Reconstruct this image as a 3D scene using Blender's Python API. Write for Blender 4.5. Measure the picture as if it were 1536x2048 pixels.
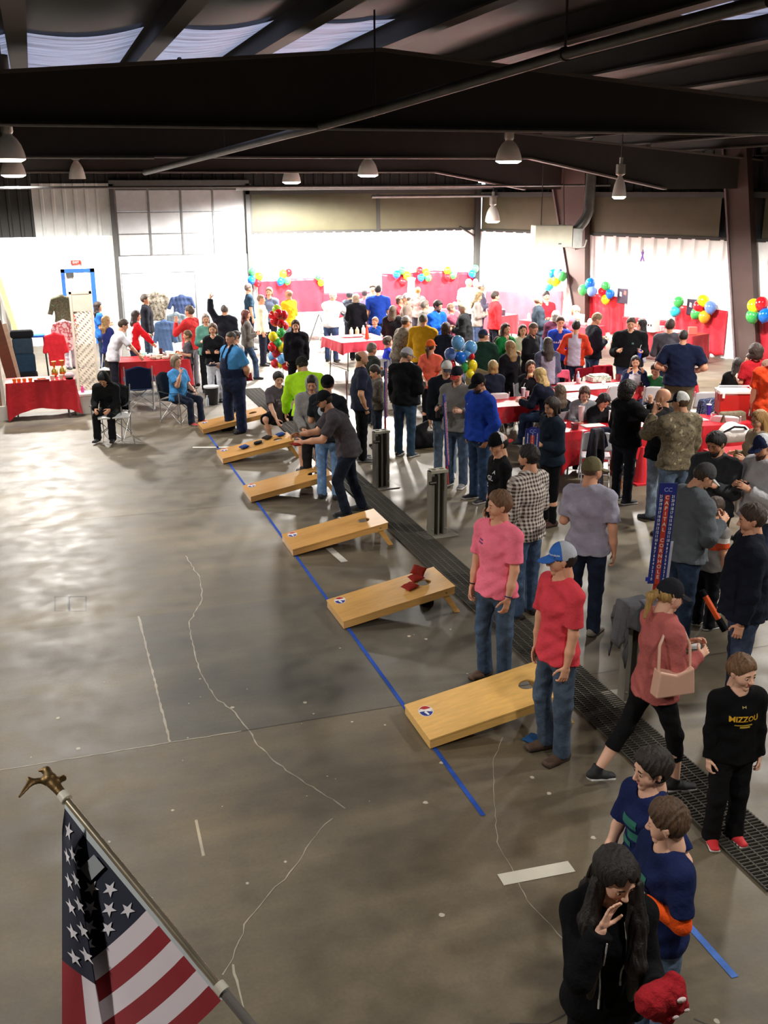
import bpy, math, random
import numpy as np
from mathutils import Vector, Matrix
from mathutils.bvhtree import BVHTree
random.seed(7); rng = np.random.default_rng(7)
D = bpy.data; SC = bpy.context.scene
for o in list(D.objects): D.objects.remove(o)
COL = SC.collection
PI = math.pi

# ------------------------------------------------------------------ camera
FPX, YAW, PITCH, ROLL, CAMH = 2052.1, 0.314815, 0.305582, -0.00506, 4.2492
_f = np.array([math.sin(YAW)*math.cos(PITCH), math.cos(YAW)*math.cos(PITCH), -math.sin(PITCH)])
_r0 = np.array([math.cos(YAW), -math.sin(YAW), 0.0]); _u0 = np.cross(_r0, _f)
_r = _r0*math.cos(ROLL) + _u0*math.sin(ROLL); _u = -_r0*math.sin(ROLL) + _u0*math.cos(ROLL)
CAM = np.array([0, 0, CAMH])
cd = D.cameras.new('camera'); cam = D.objects.new('camera', cd); COL.objects.link(cam)
cd.sensor_fit = 'VERTICAL'; cd.sensor_height = 24.0; cd.lens = FPX/2048*24.0
cd.clip_start = 0.05; cd.clip_end = 300
cam.matrix_world = Matrix(((_r[0], _u[0], -_f[0], 0), (_r[1], _u[1], -_f[1], 0), (_r[2], _u[2], -_f[2], CAMH), (0, 0, 0, 1)))
SC.camera = cam
def raydir(x, y): return _f + _r*(x-768)/FPX + _u*(1024-y)/FPX
def at(x, y, z=0.0):                      # point of the place seen at a photo pixel, at height z
    d = raydir(x, y); return CAM + d*(z-CAMH)/d[2]
def atY(x, y, Y):
    d = raydir(x, y); return CAM + d*Y/d[1]
def atD(x, y, dep): return CAM + raydir(x, y)*dep
CORNER = np.array([13.28, 31.0]); WN = np.array([.927, .375]); WD = np.array([.375, -.927])
def atW(x, y, off=0.0):                   # point on the slanting right wall
    d = raydir(x, y); t = (WN@CORNER - off)/(WN@d[:2]); return CAM + d*t

# ------------------------------------------------------------------ world, light, exposure
w = D.worlds.new('world'); SC.world = w; w.use_nodes = True
w.node_tree.nodes['Background'].inputs[0].default_value = (0.86, 0.93, 1.0, 1)
w.node_tree.nodes['Background'].inputs[1].default_value = 4.0
SC.view_settings.view_transform = 'Standard'; SC.view_settings.look = 'None'
SC.view_settings.exposure = 0.27; SC.view_settings.gamma = 1.0; SC.view_settings.use_curve_mapping = False
LAMP_W = 1.0      # overall lamp level
def spot(loc, watts, angle=150, blend=.6, color=(1, .95, .88), size=.14, parent=None):
    l = D.lights.new('lamp_light', 'SPOT'); l.energy = watts*LAMP_W; l.spot_size = math.radians(angle); l.spot_blend = blend
    l.color = color; l.shadow_soft_size = size
    o = D.objects.new('lamp_light', l); COL.objects.link(o); o.location = loc
    if parent: o.parent = parent
    return o

# ------------------------------------------------------------------ materials
def lin(h):
    if isinstance(h, tuple): return h
    h = h.lstrip('#'); c = [int(h[i:i+2], 16)/255 for i in (0, 2, 4)]
    return tuple(v/12.92 if v < .04045 else ((v+.055)/1.055)**2.4 for v in c)
MC = {}
def mat(kind, color='808080', color2=None, scale=None, rough=None):
    key = (kind, color, color2, scale, rough)
    if key in MC: return MC[key]
    m = D.materials.new(kind+'_'+str(color)); m.use_nodes = True; MC[key] = m
    nt = m.node_tree; N = nt.nodes; L = nt.links; b = N['Principled BSDF']
    c = lin(color)+(1,); b.inputs['Base Color'].default_value = c
    def node(t, **kw):
        n = N.new(t)
        for k, v in kw.items():
            if k in n.inputs: n.inputs[k].default_value = v
            else: setattr(n, k, v)
        return n
    tc = node('ShaderNodeTexCoord')
    def noise(sc, det=4, rgh=.6, coord=None):
        n = node('ShaderNodeTexNoise'); n.inputs['Scale'].default_value = sc; n.inputs['Detail'].default_value = det; n.inputs['Roughness'].default_value = rgh
        L.new(coord or tc.outputs['Object'], n.inputs['Vector']); return n
    def ramp(src, stops):
        r = node('ShaderNodeValToRGB'); e = r.color_ramp.elements
        while len(e) < len(stops): e.new(.5)
        for i, (p, cc) in enumerate(stops): e[i].position = p; e[i].color = cc if len(cc) == 4 else tuple(cc)+(1,)
        L.new(src, r.inputs[0]); return r
    def bump(src, st, dist=.01):
        bp = node('ShaderNodeBump'); bp.inputs['Strength'].default_value = st; bp.inputs['Distance'].default_value = dist
        L.new(src, bp.inputs['Height']); L.new(bp.outputs[0], b.inputs['Normal'])
    def sh(f): return tuple(min(1, v*f) for v in c[:3])+(1,)
    R = rough
    if kind == 'cloth':
        n = noise(scale or 9, 5); r = ramp(n.outputs[0], [(.3, sh(.86)), (.7, sh(1.1))]); L.new(r.outputs[0], b.inputs['Base Color'])
        bump(n.outputs[0], .7, .03); R = R or .95
        b.inputs['Specular IOR Level'].default_value = .15
    elif kind == 'denim':
        n = noise(scale or 7, 5, .65); r = ramp(n.outputs[0], [(.3, sh(.6)), (.52, sh(1)), (.72, sh(1.75))]); L.new(r.outputs[0], b.inputs['Base Color'])
        bump(n.outputs[0], .7, .025); R = R or .92; b.inputs['Specular IOR Level'].default_value = .2
    elif kind == 'skin':
        n = noise(14, 3); r = ramp(n.outputs[0], [(.3, (c[0]*.97, c[1]*.92, c[2]*.89, 1)), (.7, sh(1.06))]); L.new(r.outputs[0], b.inputs['Base Color'])
        b.inputs['Subsurface Weight'].default_value = .04; R = R or .55
    elif kind == 'hair':
        mp = node('ShaderNodeMapping'); mp.inputs['Scale'].default_value = (60, 60, 9); L.new(tc.outputs['Object'], mp.inputs[0])
        n = noise(1.4, 4, .6, mp.outputs[0]); r = ramp(n.outputs[0], [(.3, sh(.55)), (.7, sh(1.45))]); L.new(r.outputs[0], b.inputs['Base Color'])
        bump(n.outputs[0], .8, .012); R = R or .6
    elif kind == 'plaid':
        def stripes(ax, sc):
            wv = node('ShaderNodeTexWave'); wv.bands_direction = ax; wv.inputs['Scale'].default_value = sc*1.35; L.new(tc.outputs['Object'], wv.inputs[0]); return wv
        a, z = stripes('X', scale or 6), stripes('Z', scale or 6)
        y = stripes('Y', scale or 6)
        ra = ramp(a.outputs['Fac'], [(.0, lin(color)), (.45, lin(color)), (.55, lin(color2)), (1, lin(color2))])
        rz = ramp(z.outputs['Fac'], [(.0, lin(color)), (.45, lin(color)), (.55, lin(color2)), (1, lin(color2))])
        mx = node('ShaderNodeMix', data_type='RGBA'); mx.inputs[0].default_value = .5; L.new(ra.outputs[0], mx.inputs[6]); L.new(rz.outputs[0], mx.inputs[7])
        L.new(mx.outputs[2], b.inputs['Base Color']); R = R or .9
    elif kind == 'camo':
        n = noise(scale or 15, 4, .6); r = ramp(n.outputs[0], [(.36, lin('4a4234')), (.45, lin('6d624e')), (.52, lin(color)), (.6, lin('5a5040')), (.66, lin(color2 or 'b0a58c'))])
        L.new(r.outputs[0], b.inputs['Base Color']); R = R or .9
    elif kind == 'floral':
        n = noise(scale or 30, 2, .5); r = ramp(n.outputs[0], [(.42, lin(color)), (.5, lin(color2)), (.6, lin(color))]); L.new(r.outputs[0], b.inputs['Base Color']); R = R or .9
    elif kind == 'stars':
        v = node('ShaderNodeTexVoronoi'); v.inputs['Scale'].default_value = scale or 40; L.new(tc.outputs['Object'], v.inputs['Vector'])
        r = ramp(v.outputs['Distance'], [(.18, lin(color2 or 'e8e8e8')), (.22, lin(color))]); L.new(r.outputs[0], b.inputs['Base Color']); R = R or .9
    elif kind == 'wood':
        mp = node('ShaderNodeMapping'); mp.inputs['Scale'].default_value = (1.2, 16, 16); L.new(tc.outputs['Object'], mp.inputs[0])
        n = noise(scale or 1.6, 6, .6, mp.outputs[0]); r = ramp(n.outputs[0], [(.3, sh(.86)), (.55, sh(1)), (.75, sh(1.12))]); L.new(r.outputs[0], b.inputs['Base Color'])
        bump(n.outputs[0], .08, .004); R = R or .32; b.inputs['Coat Weight'].default_value = .35; b.inputs['Coat Roughness'].default_value = .2
    elif kind == 'concrete':
        n = noise(.45, 8, .62); n2 = noise(3.1, 5, .55); n3 = noise(40, 4, .6)
        mpx = node('ShaderNodeMapping'); mpx.inputs['Scale'].default_value = (.35, 2.2, 1); L.new(tc.outputs['Object'], mpx.inputs[0]); n4 = noise(.8, 5, .6, mpx.outputs[0])
        r = ramp(n.outputs[0], [(.32, (c[0]*.62, c[1]*.63, c[2]*.64, 1)), (.5, c), (.68, (c[0]*1.36, c[1]*1.30, c[2]*1.16, 1))])
        r2 = ramp(n2.outputs[0], [(.3, (.8, .8, .8, 1)), (.5, (1, 1, 1, 1)), (.72, (1.16, 1.14, 1.08, 1))])
        r4 = ramp(n4.outputs[0], [(.35, (.82, .82, .84, 1)), (.65, (1.14, 1.13, 1.1, 1))])
        def mul(a, bb):
            mx = node('ShaderNodeMix', data_type='RGBA', blend_type='MULTIPLY'); mx.inputs[0].default_value = 1; L.new(a, mx.inputs[6]); L.new(bb, mx.inputs[7]); return mx.outputs[2]
        r5 = ramp(n3.outputs[0], [(.3, (.9, .9, .9, 1)), (.7, (1.08, 1.08, 1.08, 1))])
        L.new(mul(mul(mul(r.outputs[0], r2.outputs[0]), r4.outputs[0]), r5.outputs[0]), b.inputs['Base Color'])
        rr = ramp(n2.outputs[0], [(.3, (.42,)*3+(1,)), (.7, (.62,)*3+(1,))]); L.new(rr.outputs[0], b.inputs['Roughness'])
        bump(n.outputs[0], .05, .01)
        return m
    elif kind == 'brick':
        t = node('ShaderNodeTexBrick'); t.inputs['Scale'].default_value = 4.5; t.inputs['Color1'].default_value = c; t.inputs['Color2'].default_value = sh(.75); t.inputs['Mortar'].default_value = lin('9a8c80')+(1,)
        mp = node('ShaderNodeMapping'); mp.inputs['Rotation'].default_value = (PI/2, 0, 0); L.new(tc.outputs['Object'], mp.inputs[0]); L.new(mp.outputs[0], t.inputs['Vector'])
        L.new(t.outputs['Color'], b.inputs['Base Color']); R = .9
    elif kind == 'metal':
        b.inputs['Metallic'].default_value = .85; n = noise(6, 5); r = ramp(n.outputs[0], [(.3, sh(.8)), (.7, sh(1.15))]); L.new(r.outputs[0], b.inputs['Base Color']); R = R or .45
    elif kind == 'paint':
        n = noise(scale or 3, 6); r = ramp(n.outputs[0], [(.3, sh(.88)), (.7, sh(1.08))]); L.new(r.outputs[0], b.inputs['Base Color']); R = R or .6
    elif kind == 'plastic':
        n = noise(5, 2); r = ramp(n.outputs[0], [(.3, sh(.95)), (.7, sh(1.04))]); L.new(r.outputs[0], b.inputs['Base Color']); R = R or .35
    elif kind == 'film':      # thin plastic cloth
        n = noise(2.5, 5); r = ramp(n.outputs[0], [(.3, sh(.85)), (.7, sh(1.1))]); L.new(r.outputs[0], b.inputs['Base Color']); bump(n.outputs[0], .5, .05); R = R or .38
    elif kind == 'balloon':
        n = noise(3, 1); r = ramp(n.outputs[0], [(.3, sh(.95)), (.7, sh(1.05))]); L.new(r.outputs[0], b.inputs['Base Color'])
        R = R or .15; b.inputs['Coat Weight'].default_value = .5
    elif kind == 'glow':
        b.inputs['Emission Color'].default_value = c; b.inputs['Emission Strength'].default_value = scale or 8; R = .5
    elif kind == 'skylight':
        mp = node('ShaderNodeMapping'); mp.inputs['Scale'].default_value = (.5, 5, 1); L.new(tc.outputs['Object'], mp.inputs[0])
        n = noise(1.3, 5, .6, mp.outputs[0]); r = ramp(n.outputs[0], [(.3, sh(.15)), (.45, sh(.6)), (.62, sh(1.0))]); L.new(r.outputs[0], b.inputs['Emission Color'])
        b.inputs['Emission Strength'].default_value = scale or .5; R = .6
    elif kind == 'glass':
        b.inputs['Transmission Weight'].default_value = .9; R = .1
    b.inputs['Roughness'].default_value = R or .6
    return m

# ------------------------------------------------------------------ mesh helpers
def link(o, parent=None):
    COL.objects.link(o)
    if parent is not None: o.parent = parent
    return o
def tag(o, label=None, cat=None, group=None, kind=None):
    if label: o['label'] = label
    if cat: o['category'] = cat
    if group: o['group'] = group
    if kind: o['kind'] = kind
    return o
def empty(name, loc=(0, 0, 0), rz=0, label=None, cat=None, group=None):
    o = D.objects.new(name, None); link(o); o.location = loc; o.rotation_euler = (0, 0, rz); o.empty_display_size = .1
    return tag(o, label, cat, group)
def npmesh(name, V, F, mats, mi=None, smooth=True):
    me = D.meshes.new(name); V = np.asarray(V, np.float32); F = np.asarray(F, np.int32)
    me.vertices.add(len(V)); me.vertices.foreach_set('co', V.ravel())
    k = F.shape[1]; me.loops.add(F.size); me.loops.foreach_set('vertex_index', F.ravel())
    me.polygons.add(len(F)); me.polygons.foreach_set('loop_start', np.arange(len(F), dtype=np.int32)*k)
    me.polygons.foreach_set('loop_total', np.full(len(F), k, np.int32))
    for m in mats: me.materials.append(m)
    if mi is not None: me.polygons.foreach_set('material_index', np.asarray(mi, np.int32))
    me.polygons.foreach_set('use_smooth', np.full(len(F), smooth))
    me.update(calc_edges=True); me.validate(); return me
class MB:
    """collects simple solids into one mesh"""
    def __init__(s): s.v = []; s.f = []; s.m = []
    def add(s, V, F, mi=0):
        n = len(s.v); s.v += [tuple(map(float, p)) for p in V]; s.f += [tuple(i+n for i in f) for f in F]; s.m += [mi]*len(F); return s
    def box(s, lo, hi, mi=0, M=None, bev=0):
        x0, y0, z0 = lo; x1, y1, z1 = hi
        V = [(x0,y0,z0),(x1,y0,z0),(x1,y1,z0),(x0,y1,z0),(x0,y0,z1),(x1,y0,z1),(x1,y1,z1),(x0,y1,z1)]
        if M is not None: V = [M @ Vector(p) for p in V]
        return s.add(V, [(0,3,2,1),(4,5,6,7),(0,1,5,4),(1,2,6,5),(2,3,7,6),(3,0,4,7)], mi)
    def tube(s, pts, r, n=8, mi=0, cap=True):
        P = [Vector(p) for p in pts]; rs = r if isinstance(r, (list, tuple)) else [r]*len(P); V = []; F = []
        up = None
        for i, p in enumerate(P):
            d = (P[min(i+1, len(P)-1)]-P[max(i-1, 0)]).normalized()
            if up is None or abs(up.dot(d)) > .99: up = Vector((0, 0, 1)) if abs(d.z) < .9 else Vector((1, 0, 0))
            a = d.cross(up).normalized(); b2 = a.cross(d).normalized(); up = b2
            for k in range(n): t = 2*PI*k/n; V.append(p+(a*math.cos(t)+b2*math.sin(t))*rs[i])
        for i in range(len(P)-1):
            for k in range(n): F.append((i*n+k, i*n+(k+1) % n, (i+1)*n+(k+1) % n, (i+1)*n+k))
        if cap: F.append(tuple(range(n-1, -1, -1))); F.append(tuple((len(P)-1)*n+k for k in range(n)))
        return s.add(V, F, mi)
    def lathe(s, prof, c=(0, 0, 0), n=20, mi=0):
        V = []; F = []; m = len(prof)
        for k in range(n):
            t = 2*PI*k/n
            for (r, z) in prof: V.append((c[0]+r*math.cos(t), c[1]+r*math.sin(t), c[2]+z))
        for k in range(n):
            k2 = (k+1) % n
            for i in range(m-1): F.append((k*m+i, k2*m+i, k2*m+i+1, k*m+i+1))
        return s.add(V, F, mi)
    def prism(s, poly, axis, a, b, mi=0):
        """polygon (list of 2d) extruded along axis from a to b; axis 'y': poly in xz, 'x': poly in yz, 'z': poly in xy"""
        def P(p, t): return {'y': (p[0], t, p[1]), 'x': (t, p[0], p[1]), 'z': (p[0], p[1], t)}[axis]
        n = len(poly); V = [P(p, a) for p in poly]+[P(p, b) for p in poly]
        F = [tuple(range(n)), tuple(range(2*n-1, n-1, -1))]+[(i, n+i, n+(i+1) % n, (i+1) % n) for i in range(n)]
        return s.add(V, F, mi)
    def grid(s, fn, nu, nv, mi=0, thick=0):
        V = [fn(i/nu, j/nv) for j in range(nv+1) for i in range(nu+1)]
        F = [(j*(nu+1)+i, j*(nu+1)+i+1, (j+1)*(nu+1)+i+1, (j+1)*(nu+1)+i) for j in range(nv) for i in range(nu)]
        return s.add(V, F, mi)
    def ball(s, c, r, n=12, mi=0, sc=(1, 1, 1)):
        V = []; F = []
        for j in range(n//2+1):
            ph = PI*j/(n//2)
            for i in range(n): t = 2*PI*i/n; V.append((c[0]+r*sc[0]*math.sin(ph)*math.cos(t), c[1]+r*sc[1]*math.sin(ph)*math.sin(t), c[2]+r*sc[2]*math.cos(ph)))
        for j in range(n//2):
            for i in range(n): F.append((j*n+i, (j+1)*n+i, (j+1)*n+(i+1) % n, j*n+(i+1) % n))
        return s.add(V, F, mi)
    def build(s, name, mats, parent=None, smooth=False, bev=0, sol=0, loc=None, rz=0, autos=True):
        me = D.meshes.new(name); me.from_pydata(s.v, [], s.f); me.validate()
        if not isinstance(mats, (list, tuple)): mats = [mats]
        for m in mats: me.materials.append(m)
        if len(me.polygons) == len(s.m): me.polygons.foreach_set('material_index', s.m)
        if smooth: me.polygons.foreach_set('use_smooth', [True]*len(me.polygons))
        me.update(); o = D.objects.new(name, me); link(o, parent)
        if loc is not None: o.location = loc; o.rotation_euler = (0, 0, rz)
        if bev:
            md = o.modifiers.new('bevel', 'BEVEL'); md.width = bev; md.segments = 2; md.limit_method = 'ANGLE'
        if sol:
            md = o.modifiers.new('solid', 'SOLIDIFY'); md.thickness = sol
        if smooth and autos:
            try: me.set_sharp_from_angle(angle=math.radians(40))
            except Exception: pass
        return o
def dup(root, loc=None, rz=None, label=None, group=None, cat=None):
    r = root.copy(); COL.objects.link(r)
    if loc is not None: r.location = loc
    if rz is not None: r.rotation_euler = (0, 0, rz)
    if label: r['label'] = label
    if group: r['group'] = group
    for ch in list(root.children):
        c = ch.copy(); COL.objects.link(c); c.parent = r
        for g in list(ch.children):
            d = g.copy(); COL.objects.link(d); d.parent = c
    return r
def text_geo(body, size=.1, bold=0.0, align='CENTER', extrude=0):
    cu = D.curves.new('txt', 'FONT'); cu.body = body; cu.size = size; cu.align_x = align; cu.align_y = 'CENTER'; cu.offset = bold; cu.extrude = extrude; cu.resolution_u = 3
    o = D.objects.new('txt', cu); COL.objects.link(o)
    bpy.context.view_layer.update()
    me = D.meshes.new_from_object(o.evaluated_get(bpy.context.evaluated_depsgraph_get()))
    V = [tuple(v.co) for v in me.vertices]; F = [tuple(p.vertices) for p in me.polygons]
    D.objects.remove(o); D.curves.remove(cu); D.meshes.remove(me); return V, F

# ------------------------------------------------------------------ implicit surfaces
def Pm(a, b=None, ra=.1, rb=None, w=None, da=None, db=None, k=.02, cb=0, ca=0, op=1):
    a = np.asarray(a, float); b = a if b is None else np.asarray(b, float)
    rb = ra if rb is None else rb
    if w is not None: da = ra if da is None else da; db = da if db is None else db
    return dict(a=a, b=b, ra=ra, rb=rb, w=None if w is None else np.asarray(w, float), da=da, db=db, k=k, cb=cb, ca=ca, op=op)
def sdf_mesh(prims, h, post=None):
    lo = np.full(3, 1e9); hi = -lo
    for p in prims:
        if p['op'] < 0: continue
        R = max(p['ra'], p['rb'], p['da'] or 0, p['db'] or 0)
        lo = np.minimum(lo, np.minimum(p['a'], p['b'])-R); hi = np.maximum(hi, np.maximum(p['a'], p['b'])+R)
    lo -= 3.5*h; hi += 3.5*h; n = np.ceil((hi-lo)/h).astype(int)+1
    ax = [lo[i]+h*np.arange(n[i]) for i in range(3)]
    F = np.full(n, .25, np.float32)
    for p in prims:
        R = max(p['ra'], p['rb'], p['da'] or 0, p['db'] or 0)+p['k']+2.5*h
        l = np.minimum(p['a'], p['b'])-R; u = np.maximum(p['a'], p['b'])+R
        i0 = np.maximum(((l-lo)/h).astype(int), 0); i1 = np.minimum(((u-lo)/h).astype(int)+2, n)
        if np.any(i1 <= i0): continue
        X = ax[0][i0[0]:i1[0]][:, None, None]-p['a'][0]; Y = ax[1][i0[1]:i1[1]][None, :, None]-p['a'][1]; Z = ax[2][i0[2]:i1[2]][None, None, :]-p['a'][2]
        ab = p['b']-p['a']; L2 = ab@ab
        t = np.clip((X*ab[0]+Y*ab[1]+Z*ab[2])/L2, 0, 1) if L2 > 1e-12 else 0.0
        qx = X-t*ab[0]; qy = Y-t*ab[1]; qz = Z-t*ab[2]; q2 = qx*qx+qy*qy+qz*qz
        ra = p['ra']+t*(p['rb']-p['ra'])
        if p['w'] is None: d = np.sqrt(q2)-ra
        else:
            w_ = p['w']; s_ = qx*w_[0]+qy*w_[1]+qz*w_[2]; da = p['da']+t*(p['db']-p['da'])
            o2 = np.maximum(q2-s_*s_, 0); d = (np.sqrt((s_/ra)**2+o2/(da*da))-1)*np.minimum(ra, da)
        if (p['cb'] or p['ca']) and L2 > 1e-12:
            Ln = math.sqrt(L2)
            if p['cb']: d = np.maximum(d, (X*ab[0]+Y*ab[1]+Z*ab[2])/Ln-Ln)
            if p['ca']: d = np.maximum(d, -(X*ab[0]+Y*ab[1]+Z*ab[2])/Ln)
        S = F[i0[0]:i1[0], i0[1]:i1[1], i0[2]:i1[2]]; k = p['k']
        if p['op'] > 0:
            hh = np.maximum(k-np.abs(S-d), 0)/k; S[...] = np.minimum(S, d)-hh*hh*k*.25
        else:
            d = -d; hh = np.maximum(k-np.abs(S-d), 0)/k; S[...] = np.maximum(S, d)+hh*hh*k*.25
    if post is not None: F = post(F, ax[0][:, None, None], ax[1][None, :, None], ax[2][None, None, :]).astype(np.float32)
    F[0] = F[-1] = .25; F[:, 0] = F[:, -1] = .25; F[:, :, 0] = F[:, :, -1] = .25
    S = F < 0
    c = np.zeros(np.array(n)-1, np.int8)
    for i in (0, 1):
        for j in (0, 1):
            for k in (0, 1): c += S[i:n[0]-1+i, j:n[1]-1+j, k:n[2]-1+k]
    act = np.argwhere((c > 0) & (c < 8))
    if len(act) == 0: return np.zeros((0, 3)), np.zeros((0, 4), int)
    idx = np.full(c.shape, -1, np.int32); idx[act[:, 0], act[:, 1], act[:, 2]] = np.arange(len(act))
    acc = np.zeros((len(act), 3)); cnt = np.zeros(len(act))
    for axs in range(3):
        o1, o2 = [a for a in range(3) if a != axs]
        for i in (0, 1):
            for j in (0, 1):
                p0 = act.copy(); p0[:, o1] += i; p0[:, o2] += j; p1 = p0.copy(); p1[:, axs] += 1
                f0 = F[p0[:, 0], p0[:, 1], p0[:, 2]]; f1 = F[p1[:, 0], p1[:, 1], p1[:, 2]]
                m = (f0 < 0) != (f1 < 0); t = np.where(m, f0/np.where(m, f0-f1, 1), 0)
                P = (p0-act).astype(float); P[:, axs] += t
                acc += P*m[:, None]; cnt += m
    V = (act+acc/cnt[:, None])*h+lo
    Q = []
    for axs in range(3):
        o1, o2 = (axs+1) % 3, (axs+2) % 3
        s0 = [slice(1, None)]*3; s1 = [slice(1, None)]*3; s0[axs] = slice(0, -1)
        A = S[tuple(s0)]; B = S[tuple(s1)]
        e = np.argwhere(A != B); 
        if len(e) == 0: continue
        flip = A[e[:, 0], e[:, 1], e[:, 2]]
        g = e+1; g[:, axs] -= 1
        def cell(d1, d2):
            q = g.copy(); q[:, o1] -= d1; q[:, o2] -= d2; return idx[q[:, 0], q[:, 1], q[:, 2]]
        a, b_, c_, d_ = cell(1, 1), cell(0, 1), cell(0, 0), cell(1, 0)
        q = np.stack([a, b_, c_, d_], 1); q[~flip] = q[~flip][:, ::-1]; Q.append(q)
    return V, np.concatenate(Q)
def merge(parts):
    V = []; F = []; M = []; n = 0
    for v, f, m in parts:
        V.append(v); F.append(f+n); M.append(m if isinstance(m, np.ndarray) else np.full(len(f), m)); n += len(v)
    return np.concatenate(V), np.concatenate(F), np.concatenate(M)
# ------------------------------------------------------------------ people
def uv(*a): a = np.array(a, float); return a/np.linalg.norm(a)
XA = (1, 0, 0)
GC = {}
def head_geo(h):
    key = ('head', h)
    if key in GC: return GC[key]
    P = [Pm((0, -.012, .03), ra=.076, w=XA, da=.088, k=.01), Pm((0, -.035, .03), ra=.07, w=XA, da=.07, k=.03), Pm((0, .01, .045), ra=.066, w=XA, da=.062, k=.03),
         Pm((0, .02, .0), (0, .035, -.08), .062, .036, XA, .06, .034, k=.03), Pm((0, .063, -.092), ra=.018, k=.025),
         Pm((-.036, .046, -.028), ra=.024, k=.05), Pm((.036, .046, -.028), ra=.024, k=.05),
         Pm((-.034, .07, .024), (.034, .07, .024), .013, k=.02),
         Pm((-.033, .096, .004), ra=.014, k=.014, op=-1), Pm((.033, .096, .004), ra=.014, k=.014, op=-1),
         Pm((0, .082, .012), (0, .102, -.026), .007, .0125, k=.012), Pm((-.011, .094, -.03), ra=.008, k=.008), Pm((.011, .094, -.03), ra=.008, k=.008),
         Pm((-.019, .076, -.052), (.019, .076, -.052), .0085, k=.008), Pm((-.015, .075, -.064), (.015, .075, -.064), .0085, k=.008),
         Pm((-.02, .088, -.058), (.02, .088, -.058), .0022, k=.004, op=-1),
         Pm((0, -.015, -.03), (0, -.03, -.13), .055, .055, k=.02),
         Pm((-.079, -.004, .012), (-.077, -.006, -.022), .011, .008, k=.01), Pm((.079, -.004, .012), (.077, -.006, -.022), .011, .008, k=.01),
         Pm((-.079, -.014, .018), (-.079, -.014, .0), .009, k=.01), Pm((.079, -.014, .018), (.079, -.014, .0), .009, k=.01)]
    V, F = sdf_mesh(P, h); C = V[F].mean(1); m = np.zeros(len(F), int)
    x, y, z = np.abs(C[:, 0]), C[:, 1], C[:, 2]
    m[(x < .022) & (y > .068) & (z < -.047) & (z > -.069)] = 1
    m[(x > .014) & (x < .05) & (y > .05) & (z > .021+.1*(x-.03)) & (z < .031-.12*(x-.03))] = 2
    parts = [(V, F, m)]
    for sx in (-1, 1):      # eyeballs
        b = MB().ball((sx*.033, .0765, .004), .0118, 14); BV = np.array(b.v); BF = np.array(b.f)
        c = BV[BF].mean(1)-np.array([sx*.033, .0765, .004]); ang = c[:, 1]/.0118
        parts.append((BV, BF, np.where(ang > .72, 4, np.where(c[:, 2] > .0045, 0, 3))))
    GC[key] = merge(parts); return GC[key]
def hand_geo(h, curl, spread=0):
    key = ('hand', h, curl, spread)
    if key in GC: return GC[key]
    P = [Pm((0, -.02, 0), (0, .02, 0), .027, .03, XA, .02, .017, k=.01), Pm((0, .015, 0), (0, .075, .002), .034, .037, XA, .016, .013, k=.01)]
    for fx, L, lat in ((.029, .07, .10), (.0105, .079, .03), (-.0085, .073, -.03), (-.027, .058, -.10)):
        p = np.array([fx, .078, .002]); a = math.radians(curl*.6)
        for s_, r0, r1 in ((.45, .0092, .0085), (.3, .0085, .0078), (.25, .0078, .0068)):
            d = np.array([lat*(1+spread), math.cos(a), math.sin(a)]); q = p+d*L*s_; P.append(Pm(p, q, r0, r1, k=.003)); p = q; a += math.radians(curl)
    a = math.radians(min(curl, 40))
    p = np.array([.026, .012, .004]); q = p+np.array([.03, .024, .012+.01*math.sin(a)]); P.append(Pm(p, q, .013, .0105, k=.008))
    r = q+np.array([.012, .028, .008+.014*math.sin(a)]); P.append(Pm(q, r, .0105, .009, k=.004)); P.append(Pm(r, r+np.array([.0, .02, .006+.012*math.sin(a)]), .009, .0075, k=.004))
    V, F = sdf_mesh(P, h); GC[key] = (V, F); return GC[key]
def shoe_geo(h, boot=False):
    key = ('shoe', h, boot)
    if key in GC: return GC[key]
    P = [Pm((0, -.05, -.045), (0, .06, -.05), .036, .043, XA, .04, .035, k=.02), Pm((0, .06, -.05), (0, .145, -.056), .043, .04, XA, .034, .024, k=.02),
         Pm((0, -.02, -.03), (0, .0, .03 if not boot else .07), .042, .043, k=.02, cb=1), Pm((0, -.055, -.07), (0, .15, -.07), .04, .045, XA, .014, k=.006)]
    V, F = sdf_mesh(P, h, post=lambda F, x, y, z: np.maximum(F, -.08-z)); c = V[F].mean(1)
    m = np.where(c[:, 2] < -.058, 1, 0)
    GC[key] = (V, F, m); return GC[key]
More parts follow.
